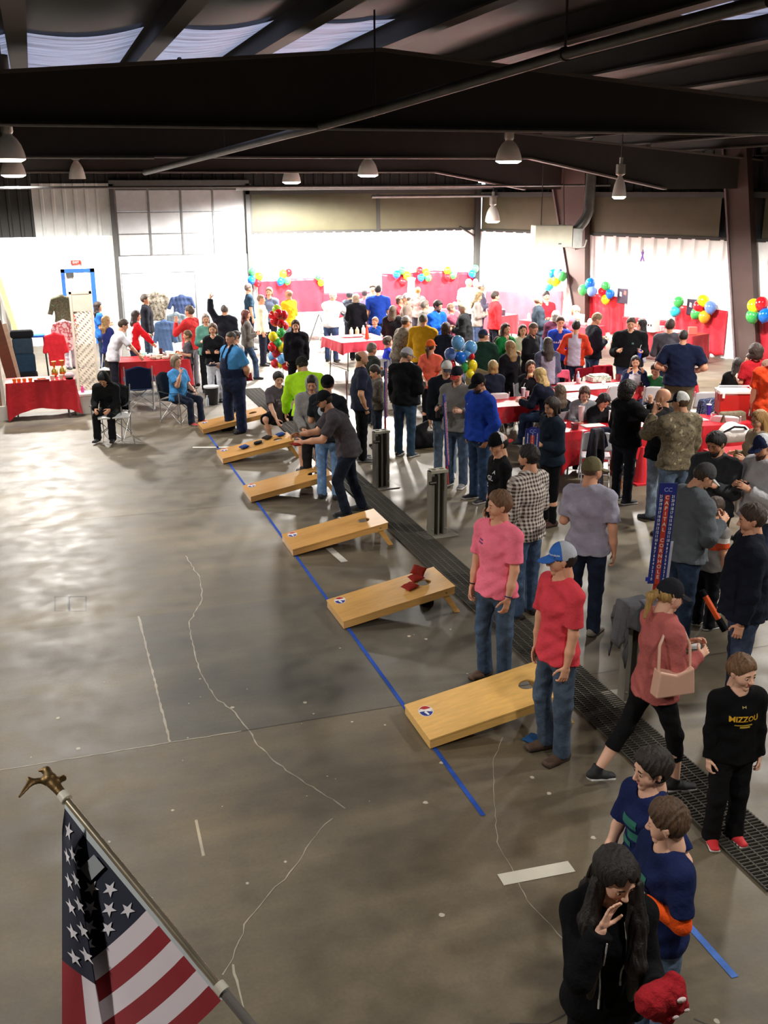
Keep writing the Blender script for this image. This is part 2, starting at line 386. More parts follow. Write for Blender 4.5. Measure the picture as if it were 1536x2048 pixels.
def hair_geo(h, style):
    key = ('hair', h, style)
    if key in GC: return GC[key]
    t = dict(short=.011, buzz=.004, fringe=.006, thick=.02, curly=.045, long=.016, pony=.01, bun=.01, bob=.022, longblond=.018, spiky=.016, wig=.02)[style]
    P = [Pm((0, -.014, .034), ra=.076+t, w=XA, da=.09+t, k=.02), Pm((0, -.038, .028), ra=.072+t, w=XA, da=.068+t, k=.02), Pm((0, .015, .05), ra=.064+t, w=XA, da=.062+t, k=.02)]
    if style == 'short': P += [Pm((0, .03, .085), ra=.055, w=XA, da=.045, k=.03), Pm((0, -.02, .075), ra=.062, w=XA, da=.07, k=.03)]
    if style == 'thick': P += [Pm((0, .04, .085), ra=.055, w=XA, da=.045, k=.03)]
    if style == 'curly': P += [Pm((sx*.06, -.03, zz), ra=.07, k=.03) for sx in (-1, 1) for zz in (.03, -.06)]+[Pm((0, -.08, -.05), ra=.08, k=.03), Pm((0, -.02, .1), ra=.06, k=.03)]
    post_extra = []
    E_ = []
    if style in ('long', 'longblond'):
        for sx in (-1, 1): E_ += [Pm((sx*.068, -.015, .03), (sx*.082, -.03, -.14), .028, .032, k=.03), Pm((sx*.082, -.03, -.14), (sx*.085, -.035 if style == 'long' else .02, -.30), .032, .018, k=.03)]
        E_ += [Pm((0, -.07, .0), (0, -.095, -.17), .085, .095, XA, .04, .038, k=.03), Pm((0, -.095, -.17), (0, -.1, -.33), .095, .06, XA, .038, .02, k=.03)]
    if style == 'bob':
        for sx in (-1, 1): E_ += [Pm((sx*.07, -.01, .03), (sx*.08, -.01, -.08), .028, .022, k=.03)]
        E_ += [Pm((0, -.07, .0), (0, -.075, -.08), .085, .085, XA, .04, .03, k=.03)]
    if style == 'pony': E_ += [Pm((0, -.1, .02), (0, -.145, -.03), .024, .034, k=.02), Pm((0, -.145, -.03), (.01, -.14, -.2), .034, .012, k=.02)]
    if style == 'bun': E_ += [Pm((0, -.115, .06), ra=.04, k=.02)]
    def post(F, x, y, z):
        pl = .8*y-.6*z-(.024 if style != 'fringe' else .0)
        if style in ('bob', 'long', 'longblond', 'curly'): pl = .86*y-.5*z-.030-.25*np.maximum(.035-np.abs(x), 0)*(z > .02)*-1+.012*np.sin(x*120)*(z > .02)
        if style == 'thick': pl = .84*y-.54*z-.030+.004*np.sin(x*160)
        F = np.maximum(F, pl)
        if style not in ('curly',): F = np.maximum(F, -.35*y-.94*z-.085)
        if style in ('short', 'buzz', 'fringe', 'spiky', 'pony', 'bun', 'thick'):
            ear = .03-np.sqrt((np.abs(x)-.092)**2+(y+.002)**2+(z+.008)**2); F = np.maximum(F, ear)
        if style == 'fringe': F = np.maximum(F, z-.045-.5*(-y-.03))
        return F
    parts = []
    noise = lambda F, x, y, z: F+(dict(buzz=.0006, fringe=.0010, curly=.008, spiky=.008).get(style, .0038))*np.sin(x*120+np.sin(y*60+z*40)*2)*np.sin(y*90+z*70+1)*(1 if style not in ('curly',) else np.sin(z*100))
    V, F = sdf_mesh(P, h, post=lambda F, x, y, z: post(noise(F, x, y, z), x, y, z)); parts.append((V, F, 0))
    if E_:
        V, F = sdf_mesh(E_, h, post=lambda F, x, y, z: np.maximum(F+.004*np.sin(x*170)*np.sin(y*150+z*25), .9*y-.3*z*0-.045)); parts.append((V, F, 0))
    V, F, _ = merge(parts); GC[key] = (V, F); return GC[key]
def beard_geo(h, full=True):
    key = ('beard', h, full)
    if key in GC: return GC[key]
    e = .008 if full else .004
    P = [Pm((0, .018, -.01), (0, .033, -.085), .063+e, .038+e, XA, .061+e, .036+e, k=.02), Pm((0, .062, -.094), ra=.02+e+.006*full, k=.02), Pm((-.022, .079, -.044), (.022, .079, -.044), .008+e*.3, k=.01)]
    def post(F, x, y, z):
        F = np.maximum(F, z+.046+.0*y+.35*np.maximum(np.abs(x)-.045, 0)*-1.2); F = np.maximum(F, -(y-.0)); mouth = .011-np.sqrt((x*.5)**2+(y-.09)**2*.4+(z+.058)**2); return np.maximum(F, mouth)
    V, F = sdf_mesh(P, h, post); GC[key] = (V, F); return GC[key]
def cap_geo(h, kind):
    key = ('cap', h, kind)
    if key in GC: return GC[key]
    P = [Pm((0, -.014, .036), ra=.09, w=XA, da=.104, k=.01), Pm((0, -.012, .062), ra=.075, w=XA, da=.078, k=.02)]
    if kind == 'beanie': P = [Pm((0, -.014, .034), ra=.092, w=XA, da=.106, k=.01), Pm((0, -.03, .045), ra=.085, w=XA, da=.085, k=.02)]
    if kind == 'hood': P = [Pm((0, -.025, .025), ra=.105, w=XA, da=.118, k=.02), Pm((0, -.05, -.03), (0, -.05, -.12), .1, .1, k=.03)]
    cut = dict(cap=.022, beanie=.005, hood=-.2)[kind]
    def post(F, x, y, z):
        F = np.maximum(F, cut+.12*y-z)
        if kind == 'hood': F = np.maximum(F, .075-np.sqrt(x*x*1.2+(y-.1)**2*.5+(z+.0)**2*.8))
        return F
    V, F = sdf_mesh(P, h, post); c = V[F].mean(1); m = (c[:, 1] < .005).astype(int)
    if kind == 'beanie': m[:] = 0
    br = None
    if kind == 'cap':
        bp = [Pm((0, .085, .034), (0, .125, .024), .07, .062, XA, .05, .042, k=.02)]
        def pb(F, x, y, z):
            mid = .046-.30*(y-.06)-8.0*x*x*.55; s = np.maximum(np.abs(z-mid)-.005, 0)
            r = np.sqrt((x/.074)**2+((y-.07)/.105)**2)-1; F = np.maximum(r*.07, np.abs(z-mid)-.0055); return np.maximum(F, .055-y)
        bp = [Pm((0, .1, .02), ra=.09, k=.01)]
        br = sdf_mesh(bp, h, pb)
    GC[key] = (V, F, m, br); return GC[key]
def xf(V, M, t): return V@np.asarray(M).T+np.asarray(t)
ARMS = dict(down=(.13, .02, -1, .04, .16, -1), bent=(.2, .0, -1, -.25, 1, .25), phone=(.15, .15, -1, -.55, .8, .45), pocket=(.32, -.15, -1, -.28, .35, -1),
            cross=(.15, .35, -1, -1, .45, .1), face=(.25, .75, -.55, -.35, .05, 1), reach=(.1, .9, -.5, -.15, 1, .0), behind=(.25, -.35, -1, -.6, -.35, -.5),
            table=(.2, .45, -1, -.35, 1, .1), up=(.5, .1, .9, .0, .1, 1), side=(.35, .1, -1, .1, .5, -.9), hang=(.08, .25, -1, .0, .3, -1), hip=(.5, -.1, -1, -.7, .35, -.3),
            low=(.12, .3, -1, -.3, .7, -.6), reachdn=(.15, .8, -.9, -.1, .7, -.9), swingb=(.15, -.4, -1, .0, .0, -1), belly=(.2, .1, -1, -.9, .6, .05), lap=(.15, .35, -1, -.3, .8, -.35))
LEGS = dict(stand=(.03, .0, -1, .0, -.02, -1), wide=(.12, .0, -1, .04, -.02, -1), sit=(.12, 1, -.12, .02, .05, -1), squat=(.75, .75, .12, -.25, -.2, -1), fwd=(.02, .42, -1, .0, .05, -1), back=(.02, -.3, -1, .0, -.62, -1),
            bend=(.08, .5, -1, .02, -.35, -1), half=(.06, .15, -1, .02, -.1, -1))
SKIN = dict(l='d9a283', m='c58c6c', d='7a4d38', p='e3b39a')
PEOPLE = {}
def person(key, px, py, a, h, label, top=('tee', '808080'), bot=('jeans', '2d3a52'), shoes=('2a2522', '1b1918'), hair=('short', '3a2a1e'), cap=None, beard=None, skin='l',
           arms='down', armR=None, armL=None, legs='stand', legR=None, legL=None, lean=0, head=(0, 0), build=1.0, fem=False, side=0, curl=(34, 34), glasses=False, ztop=None, seat=None, boots=False, tex=None, pos=None, cut=None, group=None, footz=0.0):
    hs = (h/1.75)**.35; s = (h-.235*hs)/1.52; bw = s*build*1.05; k = random.Random(key)
    dep = max(3.0, math.hypot(*(at(px, py, h)[:2])))
    hv = min(max(dep*.00125, .0075), .024); hf = min(max(dep*.00065, .0038), .0125)
    hf = .0038 if hf < .0045 else (.0055 if hf < .0065 else (.0085 if hf < .0095 else .0125))
    L = math.radians(lean); sd = math.radians(side)
    def dr(f): return np.array([math.sin(sd*f), math.sin(L*f), math.cos(L*f)*math.cos(sd*f)])
    pel = np.zeros(3); wai = pel+dr(.35)*.17*s; che = wai+dr(.85)*.17*s; sho = che+dr(1)*.14*s; nb = sho+dr(1)*.035*s
    hp = math.radians(head[1]); nt = nb+uv(0, math.sin(L*.8+.12+hp*.3), math.cos(L*.8+.12+hp*.3))*.075*s
    yaw = -math.radians(head[0]); pit = -(L*.55+hp)
    Rz = np.array([[math.cos(yaw), -math.sin(yaw), 0], [math.sin(yaw), math.cos(yaw), 0], [0, 0, 1]])
    Rx = np.array([[1, 0, 0], [0, math.cos(pit), -math.sin(pit)], [0, math.sin(pit), math.cos(pit)]])
    fw = np.array([k.uniform(.95, 1.05), 1, k.uniform(.97, 1.03)])*(np.array([.94, .97, .96]) if fem else 1)
    HM = (Rz@Rx)*hs*fw; hc = nt+(Rz@Rx)@np.array([0, -.01, .095])*hs
    J = {}; shw = (.150 if fem else .172)*bw
    aR = armR or arms; aL = armL or arms; lR = legR or legs; lL = legL or legs
    aR = ARMS[aR] if isinstance(aR, str) else aR; aL = ARMS[aL] if isinstance(aL, str) else aL
    lR = LEGS[lR] if isinstance(lR, str) else lR; lL = LEGS[lL] if isinstance(lL, str) else lL
    for nm, sx, A in (('R', 1, aR), ('L', -1, aL)):
        S0 = sho+np.array([sx*shw, 0, -.03*s]); e = S0+uv(sx*A[0], A[1], A[2])*.285*s; w_ = e+uv(sx*A[3], A[4], A[5])*.245*s
        J[nm] = (S0, e, w_)
    for nm, sx, A in (('r', 1, lR), ('l', -1, lL)):
        H0 = pel+np.array([sx*.088*bw, 0, -.03*s]); kn = H0+uv(sx*A[0], A[1], A[2])*.42*s; an = kn+uv(sx*A[3], A[4], A[5])*.41*s
        J[nm] = (H0, kn, an)
    zmin = min(J['r'][2][2], J['l'][2][2])-.08*s
    off = np.array([0, 0, -zmin+footz]) if seat is None else np.array([0, 0, seat+.10*s])
    def shoe_pitch(nm):
        an = J[nm][2]; kn = J[nm][1]; lift = an[2]-(zmin+.08*s); return -min(.9, max(0, lift*3.0)) if (an-kn)[1] < -.1*s else 0.0
    def footp(nm):
        p_ = shoe_pitch(nm); c_, s__ = math.cos(p_), math.sin(p_); R_ = lambda y, z: np.array([0, y*c_-z*s__, y*s__+z*c_])*s; an = J[nm][2]
        return [Pm(an+R_(-.03, -.04), an+R_(.12, -.055), .028*s, .022*s, k=.02)]
    # ---- body surface (neck, torso, limbs)
    F_ = fem
    tor = [Pm(pel+(0, 0, -.03*s), pel+(0, 0, .03*s), .15*bw if not F_ else .16*bw, .15*bw, XA, .105*bw, .105*bw, k=.04),
           Pm(pel, wai, .148*bw, (.135 if not F_ else .118)*bw, XA, .105*bw, (.1+.035*(build > 1.12))*bw, k=.05),
           Pm(wai, che, (.135 if not F_ else .118)*bw, (.158 if not F_ else .14)*bw, XA, (.1+.03*(build > 1.12))*bw, .112*bw, k=.05),
           Pm(che, sho, (.158 if not F_ else .14)*bw, (.13 if not F_ else .115)*bw, XA, .112*bw, .065*bw, k=.05)]
    if F_: tor += [Pm(che+np.array([sx*.065*bw, .085*bw, -.01]), ra=.052*bw, k=.04) for sx in (-1, 1)]
    def limbs(e=0.0, arm=1, leg=1):
        P = []
        for nm, sx in (('R', 1), ('L', -1)):
            S0, e_, w_ = J[nm]
            P += [Pm(S0-(sx*.03*bw, 0, 0), S0, .06*bw+e, .058*bw+e, k=.05), Pm(S0, e_, .05*bw+e, .038*bw+e, k=.03), Pm(e_, e_*.45+w_*.55, .039*bw+e, .035*bw+e, k=.02), Pm(e_*.45+w_*.55, w_, .035*bw+e, .024*s+e, k=.02)]
        return P
    body = list(tor)+limbs()+[Pm(sho, nb, .1*s, .06*s, XA, .06*s, .055*s, k=.05), Pm(nb, nt+(nt-nb)*.5, (.055 if not F_ else .047)*hs, (.052 if not F_ else .045)*hs, k=.03)]
    for nm in 'rl':
        H0, kn, an = J[nm]
        body += [Pm(H0, kn, .085*bw, .054*s, k=.04), Pm(kn, kn*.6+an*.4, .052*s, .053*s, k=.03), Pm(kn*.6+an*.4, an, .053*s, .034*s, k=.03), *footp(nm)]
    V, F = sdf_mesh(body, hv)
    parts = [(V, F, 0)]
    hV, hF, hM = head_geo(hf); parts.append((xf(hV, HM, hc), hF, hM))
    for nm, sx, cu in (('R', 1, curl[0]), ('L', -1, curl[1])):
        S0, e_, w_ = J[nm]; d = uv(*(w_-e_)); pref = np.array([-sx*.15, .75, .65]) if abs(d[2]) > .5 and d[2] < 0 else np.array([-sx*.5, -.1, 1.0])
        if d[2] > .5: pref = np.array([-sx*.6, -.6, 0])
        t = pref-(pref@d)*d; t = t/np.linalg.norm(t); n_ = np.cross(d, t)*(-sx)
        g = hand_geo(hf if hf < .01 else .0105, cu); M = np.stack([t, d, n_], 1)*(.96 if not fem else .88)*s
        f = g[1] if np.linalg.det(M) > 0 else g[1][:, ::-1]
        parts.append((xf(g[0], M, w_+d*.012*s), f, 0)); J[nm+'h'] = w_+d*.08*s; J[nm+'n'] = n_; J[nm+'d'] = d
    V, F, M_ = merge(parts)
    sk = mat('skin', SKIN[skin]); brow = mat('hair', hair[1] if hair else '4a3828')
    mats = [sk, mat('skin', {'l': 'b86a5c', 'm': 'a5604e', 'd': '5e352c', 'p': 'c47668'}[skin]), brow, mat('plastic', 'b8aea4', None, None, .6), mat('plastic', '1c120c')]
    me = npmesh('person', V+off, F, mats, M_)
    if pos is None:
        hd = hc+off; ztp = hd[2]+.118*hs
        # heading relative to the line of sight
        P0 = at(px, py, ztp); az = math.atan2(P0[0], P0[1]); th = az+math.radians(a)
        fwd = np.array([math.sin(th), math.cos(th)]); rgt = np.array([math.cos(th), -math.sin(th)])
        o_xy = P0[:2]-fwd*hd[1]-rgt*hd[0]
    else:
        o_xy = np.array(pos[:2]); th = math.atan2(*pos[:2])+math.radians(a); ztp = 0
    ob = D.objects.new('person', me); link(ob); ob.location = (o_xy[0], o_xy[1], 0); ob.rotation_euler = (0, 0, -th)
    tag(ob, label, 'person', group)
    rec = dict(ob=ob, J=J, off=off, HM=HM, hc=hc+off, th=th, xy=o_xy, s=s, che=che+off, sho=sho+off, wai=wai+off, pel=off+pel, hv=hv, dep=dep); PEOPLE[key] = rec
    def child(name, V, F, mats, mi=None, label=None):
        if len(F) == 0: return None
        me = npmesh(name, V, F, mats, mi); c = D.objects.new(name, me); link(c, ob)
        if label: c['label'] = label
        return c
    wr = lambda amp: (lambda F, x, y, z: F+amp*(np.sin(x*31+2.3*np.sin(z*17+1)+k.random())*np.sin(z*26+y*21+np.sin(x*14)*1.5)+.5*np.sin(z*55+x*33+y*19)))
    # ---- top garment
    tk = top[0]; tc = top[1]; tm = top[2] if len(top) > 2 else 'cloth'; tc2 = top[3] if len(top) > 3 else None
    e = dict(tee=.012, long=.013, hoodie=.026, jacket=.028, sweater=.02, raglan=.015)[tk]
    hem = pel-dr(.2)*(.10 if tk in ('tee', 'long', 'raglan', 'sweater') else .07)*s
    if cut == 'longtop': hem = pel-(0, 0, .2*s)
    G = [Pm(hem, pel, (.192+e)*bw, (.180+e)*bw, XA, (.140+e)*bw, (.122+e)*bw, k=.04, ca=1)]
    if bot[0] == 'overalls': G = []
    for p in tor[1:4]: q = dict(p); q['ra'] += e; q['rb'] += e; q['da'] += e*1.15; q['db'] += e*1.15; G.append(q)
    if F_: G += [dict(p, ra=p['ra']+e, rb=p['rb']+e) for p in tor[4:]]
    for nm, sx in (('R', 1), ('L', -1)):
        S0, e_, w_ = J[nm]
        G.append(Pm(S0-(sx*.03*bw, 0, 0), S0, .056*bw+e, .054*bw+e, k=.05))
        if tk == 'tee': m_ = S0+(e_-S0)*.78; G.append(Pm(S0, m_, .053*bw+e, .060*bw+e, k=.03, cb=1))
        else:
            G += [Pm(S0, e_, .053*bw+e, .043*bw+e, k=.04), Pm(e_, w_ - (w_-e_)*.04, .043*bw+e*1.1, .034*s+e*.9, k=.025, cb=1)]
    for sx in (-1, 1): G.append(Pm(nb+(sx*.03*s, -.01, .0), J['R' if sx > 0 else 'L'][0]-(sx*.02, 0, -.005), .045*s+e, .046*bw+e, k=.05))
    G.append(Pm(sho, nb, (.105*s+e), (.062*s+e), XA, .065*s+e, .058*s+e, k=.04))
    if tk == 'hoodie' and (cap is None or cap[0] != 'hood'):
        G += [Pm(nb+(-.06*s, -.05*s, -.0), nb+(.06*s, -.05*s, -.0), .055*s, k=.03), Pm(nb+(0, -.07*s, -.01), nb+(0, -.10*s, -.09*s), .08*s, .05*s, XA, .04, .03, k=.04), Pm(nb+(-.055*s, .03*s, -.005), nb+(-.055*s, -.04*s, .01), .028*s, k=.02), Pm(nb+(.055*s, .03*s, -.005), nb+(.055*s, -.04*s, .01), .028*s, k=.02)]
    if tk == 'jacket': G += [Pm(nb+(0, 0, -.02), nb+(0, -.01, .03*s), .072*s, .07*s, k=.02, cb=1)]
    G.append(Pm(nb+(0, .012, .0), nt+(0, .02, .06), .062*hs if tk != 'jacket' else .056*hs, .075*hs, k=.008, op=-1))
    GV, GF = sdf_mesh(G, hv, wr(.0046 if hv < .015 else .005)); GV = GV+off
    C = GV[GF].mean(1)-off; mi = np.zeros(len(GF), int)
    gm = [mat(tm, tc, tc2)]
    if tk == 'raglan':
        gm = [mat('cloth', tc), mat('cloth', tc2 or 'c8323a')]
        r_ = np.abs(C[:, 0]); mi[(r_ > .125*bw) & (C[:, 2] > -.3) ] = 1
        mi[(C[:, 2] > (sho[2]-.02*s)) & (r_ > .05)] = 1
        for nm in ('R', 'L'):
            S0, e_, w_ = J[nm]
            for a0, b0 in ((S0, e_), (e_, w_)):
                ab = b0-a0; t = np.clip(((C-a0)@ab)/(ab@ab), 0, 1); mi[np.linalg.norm(C-a0-t[:, None]*ab, axis=1) < .075*bw] = 1
    if tex: mi, gm = tex(C, mi, gm, rec)
    gname = dict(tee='t_shirt', long='long_sleeve_shirt', hoodie='hoodie', jacket='jacket', sweater='sweater', raglan='raglan_shirt')[tk]
    rec['top'] = child(gname, GV, GF, gm, mi)
    # ---- bottom garment
    bk, bc = bot[0], bot[1]; e = dict(jeans=.014, pants=.018, shorts=.03, capri=.006, leggings=.006, overalls=.036, khaki=.02)[bk]
    B = [Pm(pel+(0, 0, -.05*s), pel+(0, 0, .035*s), (.152+e)*bw, (.146+e)*bw, XA, (.108+e)*bw, (.105+e)*bw, k=.03, cb=1)]
    for nm in 'rl':
        H0, kn, an = J[nm]
        if bk == 'shorts': B.append(Pm(H0, kn+(kn-H0)*.02, .092*bw+e*.4, .07*bw+e, k=.05, cb=1))
        elif bk == 'capri': B += [Pm(H0, kn, .088*bw+e, .056*s+e, k=.05), Pm(kn, kn*.5+an*.5, .056*s+e, .056*s+e, k=.03, cb=1)]
        else:
            tp = e if bk != 'leggings' else .003
            B += [Pm(H0, kn, .082*bw+e*.8, .058*s+e, k=.05), Pm(kn, an+(an-kn)*.02, .058*s+e*.9, .045*s+tp*1.3, k=.03), Pm(an+(kn-an)*.2, an+(an-kn)*.07, .047*s+tp, .05*s+tp*1.1, k=.02, cb=1)]
    BV, BF = sdf_mesh(B, hv, wr(.003 if hv < .015 else .004))
    if bk == 'overalls':
        Q = [dict(q, ra=q['ra']+.034, rb=q['rb']+.034, da=q['da']+.036, db=q['db']+.036) for q in tor[:4]]+[Pm(sho, nb, .13*s, .1*s, XA, .10*s, .095*s, k=.05)]
        def bib(F, x, y, z):
            ax_ = np.abs(x); a1 = z-wai[2]-.02; a2 = np.maximum(ax_-.105-.2*np.maximum(che[2]-z, 0), z-che[2]-.03*(y > 0)-.0); a3 = np.abs(ax_-.085+.25*np.maximum(z-che[2], 0)*(y < 0))-.024
            return np.maximum(F, np.minimum(np.minimum(a1, a2), a3))
        V2, F2 = sdf_mesh(Q, hv, bib); BV, BF, _ = merge([(BV, BF, 0), (V2, F2, 0)])
    BV = BV+off
    if bk == 'shorts': nmb = 'shorts'
    else: nmb = dict(jeans='jeans', pants='trousers', khaki='trousers', capri='capri_leggings', leggings='leggings', overalls='overalls')[bk]
    rec['bot'] = child(nmb, BV, BF, [mat('denim' if bk in ('jeans', 'overalls') else 'cloth', bc)])
    # ---- shoes
    for nm, sx in (('r', 1), ('l', -1)):
        an = J[nm][2]; kn = J[nm][1]; g = shoe_geo(hf if hf < .01 else .0125, boots); toe = -sx*math.radians(9)
        pt = shoe_pitch(nm)
        Rt = np.array([[math.cos(toe), -math.sin(toe), 0], [math.sin(toe), math.cos(toe), 0], [0, 0, 1]])@np.array([[1, 0, 0], [0, math.cos(pt), -math.sin(pt)], [0, math.sin(pt), math.cos(pt)]])
        child('shoe', xf(g[0], Rt*s*1.05, an+(0, 0, .004*s))+off, g[1], [mat('plastic', shoes[0], None, None, .7), mat('plastic', shoes[1], None, None, .7)], g[2])
    # ---- hair, beard, headwear
    HC = hc+off
    if hair and hair[0] != 'bald':
        V, F = hair_geo(hf, hair[0]); sc = .985 if cap else 1.0
        if cap and cap[0] != 'hood':      # hair under a cap: nothing above the band
            c = V[F].mean(1); keep = (c[:, 2] < .05+.12*c[:, 1]*(1 if len(cap) < 5 or cap[4] != 'back' else -1)); F = F[keep]
        child('hair', xf(V*sc, HM, HC), F, [mat('hair', hair[1])])
    if beard:
        V, F = beard_geo(hf, beard[0] == 'full'); child('beard', xf(V, HM, HC), F, [mat('hair', beard[1])])
    if cap:
        V, F, m, br = cap_geo(hf, cap[0]); R_ = np.diag([-1., -1., 1.]) if len(cap) > 4 and cap[4] == 'back' else np.eye(3)
        nm = dict(cap='cap', beanie='beanie', hood='hood')[cap[0]]
        c = child(nm, xf(V@R_.T, HM, HC), F, [mat('cloth', cap[1]), mat('cloth', cap[2] if len(cap) > 2 and cap[2] else cap[1])], m)
        if br is not None:
            b_ = npmesh('brim', xf(br[0]@R_.T, HM, HC), br[1], [mat('cloth', cap[3] if len(cap) > 3 and cap[3] else cap[1])]); o = D.objects.new('brim', b_); link(o, c)
        rec['cap'] = c
    if glasses:
        g = MB()
        for sx in (-1, 1):
            g.tube([(sx*.034+.02*math.cos(t), .098, .004+.015*math.sin(t)) for t in np.linspace(0, 2*PI, 17)], .0022, 6)
            g.tube([(sx*.054, .096, .01), (sx*.082, .05, .012), (sx*.084, -.01, .01)], .002, 6)
        g.tube([(-.014, .099, .006), (.014, .099, .006)], .002, 6)
        g.v = [tuple(p) for p in xf(np.array(g.v), HM, HC)]; g.build('glasses', mat('plastic', '1a1614'), ob, smooth=True)
    return rec
def wpt(rec, p):          # local point of a person -> world
    th = rec['th']; x, y = rec['xy']; c, s_ = math.cos(th), math.sin(th)
    return np.array([x+p[0]*c+p[1]*s_, y-p[0]*s_+p[1]*c, p[2]])
def hand_pos(key, side='R'): r = PEOPLE[key]; return wpt(r, r['J'][side+'h']+r['off']+np.array(r['J'][side+'n'])*.03)
def chest_text(key, body, size, color, x=0, dz=0, back=False, target='top', bold=.0, rows=None, line=1.2, name='lettering'):
    r = PEOPLE[key]; t = r[target]; me = t.data
    bvh = BVHTree.FromPolygons([v.co for v in me.vertices], [p.vertices[:] for p in me.polygons])
    V, F = text_geo(body, size, bold); sg = -1 if back else 1
    base = r['che'] if target == 'top' else r['hc']
    V2 = []
    for (u, v, _) in V:
        p = Vector((base[0]+x+(-u if not back else u), base[1]+sg*.6, base[2]+dz+v)); hit = bvh.ray_cast(p, Vector((0, -sg, 0)))
        y = hit[0].y+sg*.008 if hit[0] is not None else base[1]+sg*.12
        V2.append((p.x, y, p.z))
    m = MB(); m.add(V2, F); o = m.build(name, mat('plastic', color, None, None, .8), t); return o
# ------------------------------------------------------------------ the hall
def struct(o): o['kind'] = 'structure'; return o
BACKY = 31.0
CONC = '645b4b'
# floor: slabs of slightly different pours
fl = MB()
def slab(x0, y0, x1, y1, mi=0, z=0.0): fl.add([(x0, y0, z), (x1, y0, z), (x1, y1, z), (x0, y1, z)], [(0, 1, 2, 3)], mi)
xs = [-9, .62, 3.97, 4.42, 26]; ys = [-4, 4.2, 7.5, 10.2, 13.8, 20.0, 26.0, 44]
for i in range(len(xs)-1):
    for j in range(len(ys)-1):
        mi = 0
        if i == 0 and j == 2: mi = 1
        if i == 1 and j == 2: mi = 2
        if j >= 5: mi = 1
        slab(xs[i], ys[j], xs[i+1], ys[j+1], mi)
struct(fl.build('floor', [mat('concrete', CONC), mat('concrete', '6b655b'), mat('concrete', '58544b')]))
# joints and cracks as fine raised lines of filler
def ribbon(name, pts, w, m, z=.0015, jit=0.0, kind=True):
    P = []; rr = random.Random(len(pts))
    for i in range(len(pts)-1):
        a, b = np.array(pts[i][:2]), np.array(pts[i+1][:2]); n = max(1, int(np.linalg.norm(b-a)/.06)) if jit else 1
        for k in range(n): q = a+(b-a)*k/n; P.append(q+(np.array([rr.uniform(-jit, jit), rr.uniform(-jit, jit)]) if jit else 0))
    P.append(np.array(pts[-1][:2])); V = []; F = []
    for i, p in enumerate(P):
        d = P[min(i+1, len(P)-1)]-P[max(i-1, 0)]; d = d/np.linalg.norm(d); nrm = np.array([-d[1], d[0]]); ww = w*(rr.uniform(.4, 1.3) if jit else 1)
        V += [(*(p+nrm*ww/2), z), (*(p-nrm*ww/2), z)]
    for i in range(len(P)-1): F.append((2*i, 2*i+1, 2*i+3, 2*i+2))
    o = MB().add(V, F).build(name, m)
    return struct(o) if kind else o
jl = mat('concrete', 'a39b8c'); jd = mat('concrete', '3f3d39')
G = lambda L: [at(x, y) for x, y in L]
ribbon('floor_crack', G([(372,1112),(400,1157),(405,1200),(377,1247),(390,1305),(400,1340),(430,1395),(470,1425),(495,1455),(515,1490),(565,1535),(665,1600),(690,1617)]), .012, jl, jit=.010)
ribbon('floor_crack', G([(665,1637),(630,1670),(605,1710),(570,1760),(550,1775),(520,1810),(490,1850),(472,1900),(445,1950)]), .008, jl, jit=.008)
ribbon('floor_crack', G([(1007,1475),(987,1517),(989,1610),(995,1685),(1030,1750),(1055,1800),(1100,1850),(1145,1900)]), .006, jl, jit=.006)
ribbon('floor_crack', G([(1020,2048),(1098,2048),(1153,2014)]), .01, jd, jit=.004)
ribbon('floor_crack', G([(1387,2039),(1460,2062)]), .012, jd, jit=.004)
ribbon('floor_crack', G([(1250,1860),(1315,1800)]), .01, jl, jit=.004)
ribbon('floor_crack', G([(465,1930),(495,2048)]), .012, jl, jit=.004)
ribbon('floor_crack', G([(392,1640),(407,1712)]), .02, jl)
ribbon('floor_joint', [(-9, 7.5), (1.2, 7.5)], .012, jl, jit=.006)
ribbon('floor_joint', [(1.2, 7.5), (3.97, 7.5)], .009, jd); ribbon('floor_joint', [(4.42, 7.5), (12, 7.5)], .012, jd)
ribbon('floor_joint', [(.62, 7.5), (.62, 10.2)], .022, jl, jit=.004)
ribbon('floor_joint', [(-9, 13.8), (3.97, 13.8)], .01, jd, z=.001)
sp = MB(); rr = random.Random(3)
for k in range(46):
    x, y = rr.uniform(-.5, 3.8), rr.uniform(3.6, 9); r = rr.choice((.006, .008, .012, .02))
    sp.add([(x+r*math.cos(t)*rr.uniform(.6, 1.2), y+r*math.sin(t), .0016) for t in np.linspace(0, 2*PI, 9)[:-1]], [tuple(range(8))])
struct(sp.build('floor_chips', mat('concrete', 'b5aea0')))
# patch outlines in the concrete near the glare
for (x0, y0, x1, y1) in [(110, 1193, 137, 1222), (140, 1193, 172, 1222)]:
    a, b, c, d = at(x0, y0), at(x1, y0), at(x1, y1), at(x0, y1)
    ribbon('floor_joint', [a, b, c, d, a], .02, jd, z=.0013)
